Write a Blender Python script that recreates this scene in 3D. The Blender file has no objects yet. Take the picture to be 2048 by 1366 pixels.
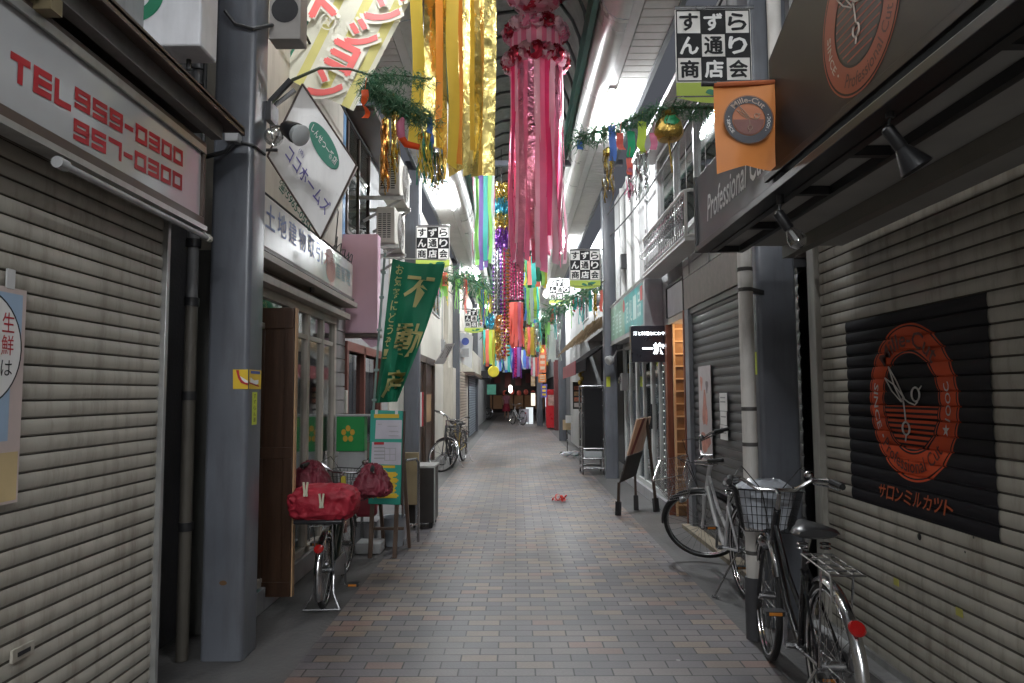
import bpy, math, random
from mathutils import Vector, Matrix, noise
R = math.radians
rnd = random.Random(7)
SC = bpy.context.scene
COL = SC.collection

# ------------------------------------------------------------------ camera, world, exposure
cam_d = bpy.data.cameras.new("camera")
cam_d.sensor_width = 36.0
FPX = 1420.0
cam_d.lens = FPX / 2048 * 36
cam_d.clip_start = 0.05
cam_d.clip_end = 400
cam = bpy.data.objects.new("camera", cam_d)
COL.objects.link(cam)
CAMZ = 1.5
MC = (Matrix.Translation((0, 0, CAMZ)) @ Matrix.Rotation(R(0.24), 4, 'Z')
      @ Matrix.Rotation(R(90 + 4.23), 4, 'X') @ Matrix.Rotation(R(-0.3), 4, 'Z'))
cam.matrix_world = MC
SC.camera = cam

world = bpy.data.worlds.new("World")
SC.world = world
world.use_nodes = True
bg = world.node_tree.nodes['Background']
bg.inputs[0].default_value = (0.34, 0.36, 0.42, 1)
bg.inputs[1].default_value = 0.24
SC.view_settings.view_transform = 'Standard'
SC.view_settings.look = 'None'
SC.view_settings.gamma = 1
SC.view_settings.exposure = 0.06
SC.cycles.max_bounces = 8
SC.cycles.transparent_max_bounces = 12
SC.cycles.sample_clamp_indirect = 4.0
LAMP = 1000.0          # fluorescent tube radiance


def P(px, py, Y):
    """world point seen at photo pixel (px,py) of the 2048 px picture, at street depth Y"""
    d = MC.to_3x3() @ Vector(((px - 1024) / FPX, -(py - 683) / FPX, -1))
    return MC.translation + d * (Y / d.y)


# ------------------------------------------------------------------ materials
MATS = {}


def mat(name, col, rough=.6, metal=0., var=.12, vs=5., bump=0., bs=60., dirt=0., dcol=(.05, .045, .04),
        emit=None, es=0., spec=.5, stretch=(1, 1, 1), sub=0., coat=0.):
    if name in MATS:
        return MATS[name]
    m = bpy.data.materials.new(name)
    m.use_nodes = True
    nt = m.node_tree
    N, L = nt.nodes, nt.links
    b = N['Principled BSDF']
    b.inputs['Roughness'].default_value = rough
    b.inputs['Metallic'].default_value = metal
    b.inputs['Specular IOR Level'].default_value = spec
    b.inputs['Coat Weight'].default_value = coat
    tc = N.new('ShaderNodeTexCoord')
    mp = N.new('ShaderNodeMapping')
    mp.inputs['Scale'].default_value = stretch
    L.new(tc.outputs['Object'], mp.inputs[0])
    nz = N.new('ShaderNodeTexNoise')
    nz.inputs['Scale'].default_value = vs
    nz.inputs['Detail'].default_value = 6
    L.new(mp.outputs[0], nz.inputs[0])
    rp = N.new('ShaderNodeValToRGB')
    rp.color_ramp.elements[0].position = .3
    rp.color_ramp.elements[1].position = .7
    rp.color_ramp.elements[0].color = (*[c * (1 - var) for c in col], 1)
    rp.color_ramp.elements[1].color = (*[min(1, c * (1 + var)) for c in col], 1)
    L.new(nz.outputs[0], rp.inputs[0])
    out = rp.outputs[0]
    if dirt:
        mp2 = N.new('ShaderNodeMapping')
        mp2.inputs['Scale'].default_value = (7, 7, 1.1)
        L.new(tc.outputs['Object'], mp2.inputs[0])
        n2 = N.new('ShaderNodeTexNoise')
        n2.inputs['Scale'].default_value = 1.7
        n2.inputs['Detail'].default_value = 8
        n2.inputs['Roughness'].default_value = .65
        L.new(mp2.outputs[0], n2.inputs[0])
        r2 = N.new('ShaderNodeValToRGB')
        r2.color_ramp.elements[0].position = .48
        r2.color_ramp.elements[1].position = .78
        r2.color_ramp.elements[0].color = (0, 0, 0, 1)
        r2.color_ramp.elements[1].color = (dirt, dirt, dirt, 1)
        L.new(n2.outputs[0], r2.inputs[0])
        mx = N.new('ShaderNodeMix')
        mx.data_type = 'RGBA'
        mx.inputs[7].default_value = (*dcol, 1)
        L.new(r2.outputs[0], mx.inputs[0])
        L.new(out, mx.inputs[6])
        out = mx.outputs[2]
    L.new(out, b.inputs['Base Color'])
    # roughness breakup
    mr = N.new('ShaderNodeMapRange')
    mr.inputs[3].default_value = max(.03, rough - .1)
    mr.inputs[4].default_value = min(1, rough + .1)
    L.new(nz.outputs[0], mr.inputs[0])
    L.new(mr.outputs[0], b.inputs['Roughness'])
    if bump:
        n3 = N.new('ShaderNodeTexNoise')
        n3.inputs['Scale'].default_value = bs
        n3.inputs['Detail'].default_value = 4
        L.new(mp.outputs[0], n3.inputs[0])
        bp = N.new('ShaderNodeBump')
        bp.inputs['Strength'].default_value = bump
        bp.inputs['Distance'].default_value = .02
        L.new(n3.outputs[0], bp.inputs['Height'])
        L.new(bp.outputs[0], b.inputs['Normal'])
    if emit:
        b.inputs['Emission Color'].default_value = (*emit, 1)
        b.inputs['Emission Strength'].default_value = es
    if sub:
        b.inputs['Subsurface Weight'].default_value = sub
    MATS[name] = m
    return m


def cloth_mat(name, col, tr=.4, rough=.7, var=.1, metal=0., bump=0., bs=20.):
    """thin cloth or film that lets some light through"""
    if name in MATS:
        return MATS[name]
    m = mat(name, col, rough, metal, var, bump=bump, bs=bs)
    nt = m.node_tree
    N, L = nt.nodes, nt.links
    b = N['Principled BSDF']
    t = N.new('ShaderNodeBsdfTranslucent')
    t.inputs[0].default_value = (*col, 1)
    mx = N.new('ShaderNodeMixShader')
    mx.inputs[0].default_value = tr
    L.new(b.outputs[0], mx.inputs[1])
    L.new(t.outputs[0], mx.inputs[2])
    L.new(mx.outputs[0], N['Material Output'].inputs[0])
    return m


def glass_mat(name, tint=(.8, .85, .85), refl=.12):
    if name in MATS:
        return MATS[name]
    m = bpy.data.materials.new(name)
    m.use_nodes = True
    nt = m.node_tree
    N, L = nt.nodes, nt.links
    N.remove(N['Principled BSDF'])
    t = N.new('ShaderNodeBsdfTransparent')
    t.inputs[0].default_value = (*tint, 1)
    g = N.new('ShaderNodeBsdfGlossy')
    g.inputs['Roughness'].default_value = .04
    lw = N.new('ShaderNodeLayerWeight')
    lw.inputs[0].default_value = .35
    mr = N.new('ShaderNodeMapRange')
    mr.inputs[3].default_value = refl
    mr.inputs[4].default_value = .8
    L.new(lw.outputs['Facing'], mr.inputs[0])
    mx = N.new('ShaderNodeMixShader')
    L.new(mr.outputs[0], mx.inputs[0])
    L.new(t.outputs[0], mx.inputs[1])
    L.new(g.outputs[0], mx.inputs[2])
    L.new(mx.outputs[0], N['Material Output'].inputs[0])
    MATS[name] = m
    return m


def emit_mat(name, col, s):
    if name in MATS:
        return MATS[name]
    m = bpy.data.materials.new(name)
    m.use_nodes = True
    N = m.node_tree.nodes
    b = N['Principled BSDF']
    b.inputs['Base Color'].default_value = (*col, 1)
    b.inputs['Emission Color'].default_value = (*col, 1)
    b.inputs['Emission Strength'].default_value = s
    MATS[name] = m
    return m


M_col = mat('column_paint', (.112, .120, .138), .32, var=.14, vs=2.2, dirt=.55, bump=.03, bs=90)
M_shut = mat('cream_shutter_paint', (.40, .375, .32), .42, var=.13, vs=2.2, dirt=.75, dcol=(.15, .12, .085), bump=.25, bs=5)
M_groove = mat('groove_dark', (.11, .098, .08), .8, var=.3)  # darker tone given to the grooves between slats
M_shutD = mat('dark_shutter_paint', (.078, .079, .083), .4, var=.15, vs=3, dirt=.3)
M_alu = mat('aluminium', (.46, .46, .45), .35, .7, var=.1, vs=8, dirt=.3)
M_steel = mat('steel', (.45, .45, .46), .25, .95, var=.1, vs=12)
M_chrome = mat('chrome', (.58, .58, .59), .2, 1, var=.05, vs=20)
M_black = mat('black_paint', (.018, .018, .02), .38, var=.2, vs=6)
M_rub = mat('black_rubber', (.015, .015, .015), .75, var=.3, vs=20)
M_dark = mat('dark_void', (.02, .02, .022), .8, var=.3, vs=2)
M_white = mat('white_paint', (.72, .72, .70), .4, var=.05, vs=3, dirt=.22, dcol=(.35, .32, .28))
M_whiteT = mat('white_tile', (.36, .36, .36), .45, var=.12, vs=1.5, dirt=.6, dcol=(.16, .15, .135))
M_cream = mat('cream_wall', (.52, .48, .41), .7, var=.1, vs=1.4, dirt=.35, dcol=(.2, .17, .13), bump=.1, bs=80)
M_greywall = mat('grey_wall', (.33, .33, .33), .75, var=.15, vs=1.3, dirt=.45, dcol=(.1, .095, .09), bump=.15, bs=50)
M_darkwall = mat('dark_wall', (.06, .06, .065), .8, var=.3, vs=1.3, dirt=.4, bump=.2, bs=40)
M_plas = mat('cream_plastic', (.55, .53, .47), .5, var=.06, vs=5, dirt=.25, dcol=(.25, .22, .17))
M_greyp = mat('grey_plastic', (.35, .35, .35), .5, var=.08, dirt=.2)
M_brown = mat('brown_steel', (.075, .05, .04), .45, var=.25, vs=6, dirt=.3)
M_wood = mat('brown_wood', (.046, .020, .009), .42, var=.32, vs=5, stretch=(6, 6, .5), bump=.1, bs=20)
M_woodD = mat('dark_wood', (.045, .027, .018), .5, var=.3, vs=5, stretch=(6, 6, .5))
M_woodL = mat('pale_wood', (.42, .26, .14), .5, var=.25, vs=5, stretch=(6, 6, .6))
M_red = mat('sign_red', (.42, .015, .025), .5, var=.15, vs=9)
M_reflr = mat('reflector_red', (.32, .008, .008), .2, var=.1, vs=9, coat=.6)
M_green = mat('sign_green', (.012, .16, .08), .5, var=.1)
M_blue = mat('sign_blue', (.06, .09, .33), .5, var=.2, vs=9)
M_yel = mat('sign_yellow', (.72, .48, .03), .5, var=.1)
M_blk = mat('print_black', (.014, .014, .015), .8, var=.2)
M_wht = mat('print_white', (.8, .79, .77), .6, var=.06)
M_wire = mat('black_cable', (.02, .02, .02), .6)
M_glass = glass_mat('shop_glass')
M_glassD = glass_mat('dim_glass', (.45, .5, .5), .16)
M_bulb = glass_mat('bulb_glass', (.85, .85, .85), .25)

# ------------------------------------------------------------------ object helpers


def tag(o, label=None, cat=None, group=None, kind=None):
    if label: o['label'] = label
    if cat: o['category'] = cat
    if group: o['group'] = group
    if kind: o['kind'] = kind
    return o


def thing(name, label, cat, loc=(0, 0, 0), group=None):
    o = bpy.data.objects.new(name, None)
    o.empty_display_size = .1
    COL.objects.link(o)
    o.location = loc
    return tag(o, label, cat, group)


def wloc(o):
    v = Vector(o.location)
    while o.parent:
        o = o.parent
        v += o.location
    return v


def copy_tree(o, parent=None):
    kids = list(o.children)
    c = o.copy()
    COL.objects.link(c)
    c.parent = parent
    for k in kids:
        copy_tree(k, c)
    return c


class MB:
    def __init__(s):
        s.v, s.f, s.m = [], [], []

    def add(s, vs, fs, mi=0):
        o = len(s.v)
        s.v += [tuple(v) for v in vs]
        for f in fs:
            s.f.append([i + o for i in f])
            s.m.append(mi)
        return s

    def box(s, x0, x1, y0, y1, z0, z1, mi=0):
        if x0 > x1: x0, x1 = x1, x0
        if y0 > y1: y0, y1 = y1, y0
        if z0 > z1: z0, z1 = z1, z0
        v = [(x, y, z) for z in (z0, z1) for y in (y0, y1) for x in (x0, x1)]
        return s.add(v, [(0, 2, 3, 1), (4, 5, 7, 6), (0, 1, 5, 4), (2, 6, 7, 3), (0, 4, 6, 2), (1, 3, 7, 5)], mi)

    def obox(s, c, u, v, w, hu, hv, hw, mi=0):
        c, u, v, w = Vector(c), Vector(u).normalized() * hu, Vector(v).normalized() * hv, Vector(w).normalized() * hw
        vs = [c + u * a + v * b + w * d for d in (-1, 1) for b in (-1, 1) for a in (-1, 1)]
        return s.add(vs, [(0, 2, 3, 1), (4, 5, 7, 6), (0, 1, 5, 4), (2, 6, 7, 3), (0, 4, 6, 2), (1, 3, 7, 5)], mi)

    def bar(s, p0, p1, w, t=None, mi=0, up=(0, 0, 1)):
        p0, p1 = Vector(p0), Vector(p1)
        d = p1 - p0
        a = d.cross(Vector(up))
        if a.length < 1e-5: a = d.cross(Vector((1, 0, 0)))
        b = a.cross(d)
        return s.obox((p0 + p1) / 2, d, a, b, d.length / 2, w / 2, (t or w) / 2, mi)

    def tube(s, pts, r, n=8, mi=0, closed=False):
        pts = [Vector(p) for p in pts]
        k = len(pts)
        rs = r if isinstance(r, (list, tuple)) else [r] * k
        o = len(s.v)
        prev = None
        for i, p in enumerate(pts):
            if closed:
                t = pts[(i + 1) % k] - pts[i - 1]
            else:
                t = pts[min(i + 1, k - 1)] - pts[max(i - 1, 0)]
            t.normalize()
            if prev is None:
                a = t.cross(Vector((0, 0, 1)))
                if a.length < .05: a = t.cross(Vector((1, 0, 0)))
            else:
                a = prev - t * prev.dot(t)
                if a.length < 1e-4: a = t.cross(Vector((0.3, 1, 0.2)))
            a.normalize()
            prev = a
            b = t.cross(a)
            for j in range(n):
                th = 2 * math.pi * j / n
                s.v.append(tuple(p + (a * math.cos(th) + b * math.sin(th)) * rs[i]))
        rng = k if closed else k - 1
        for i in range(rng):
            i2 = (i + 1) % k
            for j in range(n):
                j2 = (j + 1) % n
                s.f.append([o + i * n + j, o + i * n + j2, o + i2 * n + j2, o + i2 * n + j])
                s.m.append(mi)
        if not closed:
            s.f.append([o + j for j in range(n)][::-1]); s.m.append(mi)
            s.f.append([o + (k - 1) * n + j for j in range(n)]); s.m.append(mi)
        return s

    def circle(s, c, u, v, R0, r, seg=28, n=6, mi=0, a0=0, a1=360):
        c, u, v = Vector(c), Vector(u).normalized(), Vector(v).normalized()
        full = abs(a1 - a0) >= 360
        k = seg if full else seg + 1
        pts = [c + (u * math.cos(R(a0 + (a1 - a0) * i / seg)) + v * math.sin(R(a0 + (a1 - a0) * i / seg))) * R0 for i in range(k)]
        return s.tube(pts, r, n, mi, closed=full)

    def annulus(s, c, u, v, r0, r1, n=48, mi=0, a0=0, a1=360):
        c, u, v = Vector(c), Vector(u).normalized(), Vector(v).normalized()
        vs, fs = [], []
        for i in range(n + 1):
            th = R(a0 + (a1 - a0) * i / n)
            d = u * math.cos(th) + v * math.sin(th)
            vs += [c + d * r0, c + d * r1]
            if i < n: fs.append((2 * i, 2 * i + 1, 2 * i + 3, 2 * i + 2))
        return s.add(vs, fs, mi)

    def disc(s, c, u, v, r, n=40, mi=0, rv=None):
        c, u, v = Vector(c), Vector(u).normalized(), Vector(v).normalized()
        return s.add([c + u * r * math.cos(2 * math.pi * i / n) + v * (rv or r) * math.sin(2 * math.pi * i / n) for i in range(n)],
                     [list(range(n))], mi)

    def poly(s, pts, mi=0):
        return s.add(pts, [list(range(len(pts)))], mi)

    def prism(s, pts, vec, mi=0):
        pts = [Vector(p) for p in pts]
        vec = Vector(vec)
        n = len(pts)
        fs = [list(range(n))[::-1], list(range(n, 2 * n))]
        for i in range(n):
            j = (i + 1) % n
            fs.append([i, j, n + j, n + i])
        return s.add(pts + [p + vec for p in pts], fs, mi)

    def lathe(s, prof, c, axis=(0, 0, 1), n=16, mi=0):
        c, ax = Vector(c), Vector(axis).normalized()
        a = ax.cross(Vector((0, 0, 1)))
        if a.length < .05: a = Vector((1, 0, 0))
        a.normalize()
        b = ax.cross(a)
        o = len(s.v)
        for r, h in prof:
            for j in range(n):
                th = 2 * math.pi * j / n
                s.v.append(tuple(c + ax * h + (a * math.cos(th) + b * math.sin(th)) * max(r, 1e-4)))
        for i in range(len(prof) - 1):
            for j in range(n):
                j2 = (j + 1) % n
                s.f.append([o + i * n + j, o + i * n + j2, o + (i + 1) * n + j2, o + (i + 1) * n + j]); s.m.append(mi)
        s.f.append([o + j for j in range(n)][::-1]); s.m.append(mi)
        s.f.append([o + (len(prof) - 1) * n + j for j in range(n)]); s.m.append(mi)
        return s

    def ball(s, c, r, n=12, mi=0, sc=(1, 1, 1), jit=0.):
        c = Vector(c)
        o = len(s.v)
        m = max(4, n // 2)
        for i in range(m + 1):
            ph = math.pi * i / m
            for j in range(n):
                th = 2 * math.pi * j / n
                k = 1 + (rnd.uniform(-jit, jit) if jit else 0)
                s.v.append((c.x + r * sc[0] * k * math.sin(ph) * math.cos(th), c.y + r * sc[1] * k * math.sin(ph) * math.sin(th), c.z + r * sc[2] * k * math.cos(ph)))
        for i in range(m):
            for j in range(n):
                j2 = (j + 1) % n
                s.f.append([o + i * n + j, o + (i + 1) * n + j, o + (i + 1) * n + j2, o + i * n + j2]); s.m.append(mi)
        return s

    def text(s, st, c, u, v, w, h, mi=0, bold=.0, shear=0., lift=.0):
        """lettering fitted to a w x h box centred on c in the plane (u,v)"""
        cu = bpy.data.curves.new('lettering', 'FONT')
        cu.body = st
        cu.offset = bold
        cu.resolution_u = 2
        ob = bpy.data.objects.new('lettering', cu)
        me = bpy.data.meshes.new_from_object(ob)
        xs = [p.co.x for p in me.vertices]
        ys = [p.co.y for p in me.vertices]
        c, u, v = Vector(c), Vector(u), Vector(v)
        nrm = u.cross(v).normalized()
        if xs:
            cx, cy = (min(xs) + max(xs)) / 2, (min(ys) + max(ys)) / 2
            sx = w / max(1e-4, max(xs) - min(xs))
            sy = h / max(1e-4, max(ys) - min(ys))
            if w is None or w <= 0: sx = sy
            vs = []
            for p in me.vertices:
                a, b = (p.co.x - cx) * sx, (p.co.y - cy) * sy
                vs.append(c + u * (a + shear * b) + v * b + nrm * lift)
            s.add(vs, [list(p.vertices) for p in me.polygons], mi)
        bpy.data.objects.remove(ob)
        bpy.data.curves.remove(cu)
        bpy.data.meshes.remove(me)
        return s

    def btext(s, st, c, u, v, w, h, mi=0, k=.02):
        """heavier lettering: overlapping copies nudged by a fraction of the height"""
        c, u, v = Vector(c), Vector(u), Vector(v)
        nrm = u.cross(v).normalized()
        for i, (a, b) in enumerate(((-1, 0), (1, 0), (0, 1), (0, -1), (0, 0))):
            s.text(st, c + (u * a + v * b) * (k * h) + nrm * (.0002 * i), u, v, w * (1 - k), h * (1 - k), mi)
        return s

    def build(s, name, mats, parent=None, label=None, cat=None, group=None, kind=None, bev=0., smooth=True, ang=38, recalc=False):
        if not isinstance(mats, (list, tuple)): mats = [mats]
        me = bpy.data.meshes.new(name)
        if parent is not None:
            off = wloc(parent)
        elif s.v:
            xs, ys, zs = zip(*s.v)
            off = Vector(((min(xs) + max(xs)) / 2, (min(ys) + max(ys)) / 2, min(zs)))
        else:
            off = Vector()
        me.from_pydata([(a - off.x, b - off.y, c - off.z) for a, b, c in s.v], [], s.f)
        for m in mats: me.materials.append(m)
        me.polygons.foreach_set('material_index', s.m)
        if smooth:
            me.polygons.foreach_set('use_smooth', [True] * len(me.polygons))
            me.set_sharp_from_angle(angle=R(ang))
        me.update()
        o = bpy.data.objects.new(name, me)
        COL.objects.link(o)
        if parent is not None:
            o.parent = parent
        else:
            o.location = off
        if bev:
            b = o.modifiers.new('bevel', 'BEVEL')
            b.width = bev
            b.segments = 2
            b.limit_method = 'ANGLE'
        return tag(o, label, cat, group, kind)


X, Yv, Z = Vector((1, 0, 0)), Vector((0, 1, 0)), Vector((0, 0, 1))
# ================================================================== SETTING
# ground and paving
gm = MB().add([(-80, -60, -.03), (80, -60, -.03), (80, 200, -.03), (-80, 200, -.03)], [(0, 1, 2, 3)])
gm.build('ground', mat('ground_asphalt', (.05, .05, .05), .9, bump=.3), kind='structure')


def paving_mat():
    m = bpy.data.materials.new('brick_paving')
    m.use_nodes = True
    nt = m.node_tree
    N, L = nt.nodes, nt.links
    b = N['Principled BSDF']
    tc = N.new('ShaderNodeTexCoord')
    br = N.new('ShaderNodeTexBrick')
    br.offset = .5
    br.inputs['Color1'].default_value = (0, 0, 0, 1)
    br.inputs['Color2'].default_value = (1, 1, 1, 1)
    br.inputs['Mortar'].default_value = (.5, .5, .5, 1)
    br.inputs['Scale'].default_value = 1
    br.inputs['Mortar Size'].default_value = .0052
    br.inputs['Mortar Smooth'].default_value = .35
    br.inputs['Bias'].default_value = 0
    br.inputs['Brick Width'].default_value = .209
    br.inputs['Row Height'].default_value = .1045
    L.new(tc.outputs['Object'], br.inputs[0])
    rp = N.new('ShaderNodeValToRGB')
    cr = rp.color_ramp
    cr.interpolation = 'CONSTANT'
    cols = [(0, (.104, .096, .104)), (.15, (.157, .138, .131)), (.32, (.126, .115, .121)), (.48, (.182, .145, .117)), (.60, (.140, .126, .124)),
            (.73, (.190, .127, .107)), (.82, (.114, .105, .112)), (.92, (.205, .160, .124))]
    cr.elements[0].position, cr.elements[0].color = 0, (*cols[0][1], 1)
    cr.elements[1].position, cr.elements[1].color = cols[1][0], (*cols[1][1], 1)
    for p, c in cols[2:]:
        e = cr.elements.new(p)
        e.color = (*c, 1)
    L.new(br.outputs['Color'], rp.inputs[0])
    nz = N.new('ShaderNodeTexNoise')
    nz.inputs['Scale'].default_value = 1.3
    nz.inputs['Detail'].default_value = 8
    L.new(tc.outputs['Object'], nz.inputs[0])
    nr = N.new('ShaderNodeMapRange')
    nr.inputs[1].default_value = .3; nr.inputs[2].default_value = .7
    nr.inputs[3].default_value = .62; nr.inputs[4].default_value = 1.3
    L.new(nz.outputs[0], nr.inputs[0])
    n2 = N.new('ShaderNodeTexNoise')
    n2.inputs['Scale'].default_value = 70
    n2.inputs['Detail'].default_value = 3
    L.new(tc.outputs['Object'], n2.inputs[0])
    n2r = N.new('ShaderNodeMapRange')
    n2r.inputs[3].default_value = .75; n2r.inputs[4].default_value = 1.25
    L.new(n2.outputs[0], n2r.inputs[0])
    mu = N.new('ShaderNodeMath'); mu.operation = 'MULTIPLY'
    L.new(nr.outputs[0], mu.inputs[0]); L.new(n2r.outputs[0], mu.inputs[1])
    vm = N.new('ShaderNodeVectorMath'); vm.operation = 'SCALE'
    L.new(rp.outputs[0], vm.inputs[0]); L.new(mu.outputs[0], vm.inputs['Scale'])
    mx = N.new('ShaderNodeMix'); mx.data_type = 'RGBA'
    mx.inputs[7].default_value = (.022, .021, .021, 1)
    L.new(br.outputs['Fac'], mx.inputs[0]); L.new(vm.outputs[0], mx.inputs[6])
    # gum spots
    vo = N.new('ShaderNodeTexVoronoi'); vo.inputs['Scale'].default_value = 2.4
    L.new(tc.outputs['Object'], vo.inputs[0])
    lt = N.new('ShaderNodeMath'); lt.operation = 'LESS_THAN'; lt.inputs[1].default_value = .034
    L.new(vo.outputs['Distance'], lt.inputs[0])
    mx2 = N.new('ShaderNodeMix'); mx2.data_type = 'RGBA'
    mx2.inputs[7].default_value = (.38, .37, .35, 1)
    lm = N.new('ShaderNodeMath'); lm.operation = 'MULTIPLY'; lm.inputs[1].default_value = .5
    L.new(lt.outputs[0], lm.inputs[0]); L.new(lm.outputs[0], mx2.inputs[0]); L.new(mx.outputs[2], mx2.inputs[6])
    L.new(mx2.outputs[2], b.inputs['Base Color'])
    rr = N.new('ShaderNodeMapRange'); rr.inputs[3].default_value = .38; rr.inputs[4].default_value = .6
    L.new(nz.outputs[0], rr.inputs[0]); L.new(rr.outputs[0], b.inputs['Roughness'])
    bp = N.new('ShaderNodeBump'); bp.inputs['Strength'].default_value = .55; bp.inputs['Distance'].default_value = .004; bp.invert = True
    L.new(br.outputs['Fac'], bp.inputs['Height'])
    bp2 = N.new('ShaderNodeBump'); bp2.inputs['Strength'].default_value = .25; bp2.inputs['Distance'].default_value = .004
    L.new(n2.outputs[0], bp2.inputs['Height']); L.new(bp.outputs[0], bp2.inputs['Normal'])
    L.new(bp2.outputs[0], b.inputs['Normal'])
    return m


MB().add([(-1.22, -16, 0), (1.42, -16, 0), (1.42, 70, 0), (-1.22, 70, 0)], [(0, 1, 2, 3)]).build('paved_street', paving_mat(), kind='structure')
M_band = mat('dark_paving_band', (.085, .083, .082), .6, var=.3, vs=2.2, dirt=.3, dcol=(.15, .13, .12), bump=.25, bs=30)
MB().add([(-2.6, -16, -.004), (-1.22, -16, -.004), (-1.22, 70, -.004), (-2.6, 70, -.004)], [(0, 1, 2, 3)]).build('side_paving', M_band, kind='structure')
MB().add([(1.42, -16, -.004), (2.7, -16, -.004), (2.7, 70, -.004), (1.42, 70, -.004)], [(0, 1, 2, 3)]).build('side_paving', M_band, kind='structure')
# cross street at the far end
MB().add([(-14, 50, .004), (14, 50, .004), (14, 58, .004), (-14, 58, .004)], [(0, 1, 2, 3)]).build('cross_street', mat('far_road', (.05, .045, .045), .8), kind='structure')


def roller(Y0, Y1, z0, z1, xf, side, pitch=.075, depth=.014, hump=True):
    """roller shutter curtain: curved slats with a double groove between them; side=+1 faces +X"""
    prof, mi = [], []
    z = z0
    while z < z1 - .001:
        zt = min(z + pitch, z1)
        h = zt - z
        prof += [(-depth, z), (-depth * .9, z + h * .07), (-depth * .3, z + h * .08), (-depth * .45, z + h * .125), (-.0038, z + h * .15), (-.0006, z + h * .30), (.0008, z + h * .55), (-.0006, z + h * .80), (-.0040, z + h * .985)]
        mi += [1, 1, 1, 0, 0, 0, 0, 0, 1]
        z = zt
    prof.append((-depth, z1))
    m = MB()
    vs = []
    for d, zz in prof:
        vs += [(xf + side * d, Y0, zz), (xf + side * d, Y1, zz)]
    m.v = vs
    for i in range(len(prof) - 1):
        m.f.append([2 * i, 2 * i + 1, 2 * i + 3, 2 * i + 2] if side > 0 else [2 * i, 2 * i + 2, 2 * i + 3, 2 * i + 1]); m.m.append(mi[i])
    return m


# ------------------------------------------------------------------ steel arcade columns
def column(x0, x1, y0, y1, label, far=False):
    t = thing('steel_column', label, 'column', ((x0 + x1) / 2, (y0 + y1) / 2, 0), 'steel columns carrying the arcade roof')
    r = .03
    pts = []
    for cx, cy, a in ((x1 - r, y1 - r, 0), (x0 + r, y1 - r, 90), (x0 + r, y0 + r, 180), (x1 - r, y0 + r, 270)):
        for k in range(5):
            th = R(a + 22.5 * k)
            pts.append((cx + r * math.cos(th), cy + r * math.sin(th), 0))
    MB().prism(pts, (0, 0, 5.2)).build('shaft', M_col, t)
    MB().box(x0 + .01, x1 - .01, y0 + .01, y1 - .01, 5.201, 5.26).build('head_plate', M_col, t)
    return t


for x0, x1, y0, y1, lb in (
        (-1.80, -1.555, 4.13, 4.37, 'grey steel column at the left front with an eye sticker and a yellow tag'),
        (-1.80, -1.555, 11.45, 11.70, 'grey steel column behind the green banner, beside the air conditioners'),
        (-1.80, -1.56, 19.9, 20.15, 'slim grey steel column behind the parked black bicycles'),
        (-1.75, -1.52, 29.0, 29.25, 'distant grey steel column on the left before the dark crossing'),
        (1.60, 1.86, 4.66, 4.92, 'grey steel column between the cream shutter and the dark shutter'),
        (1.60, 1.83, 12.72, 12.96, 'grey steel column beside the black rolling rack, right of the awning'),
        (1.40, 1.64, 22.9, 23.15, 'slim grey steel column beside the red vending machine'),
        (1.02, 1.30, 33.8, 34.05, 'distant grey steel column by the glowing white sign')):
    column(x0, x1, y0, y1, lb)

# ------------------------------------------------------------------ arcade roof
roof = thing('arcade_roof', 'long barrel vaulted arcade roof with dark ribs and green edge beams over the street', 'roof', (0, 20, 5.2))
prof = []
for k in range(13):
    a = math.pi * k / 12
    prof.append((.86 * math.cos(a), 5.62 + .95 * math.sin(a)))
vs, fs = [], []
for x, z in prof: vs += [(x, -16, z), (x, 50, z)]
for k in range(12): fs.append((2 * k, 2 * k + 1, 2 * k + 3, 2 * k + 2))
MB().add(vs, fs).build('vault', mat('roof_panel', (.26, .26, .25), .5, var=.25, vs=2, dirt=.5), roof)
M_rib = mat('roof_rib', (.05, .055, .055), .5)
y = 1.0
while y < 48:
    MB().tube([(x * .985, y, 5.62 + (z - 5.62) * .985) for x, z in prof], .022, 5).build('rib', M_rib, roof)
    y += .62 if y < 24 else 1.24
M_gut = mat('gutter_sheet', (.55, .54, .52), .3, .35, var=.12, vs=1.5, dirt=.25, dcol=(.25, .22, .18))
M_gutw = mat('soffit_white', (.62, .61, .58), .5, var=.08, vs=2, dirt=.25, dcol=(.3, .28, .24))
M_grn = mat('beam_green', (.012, .085, .062), .4, var=.15)
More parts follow.
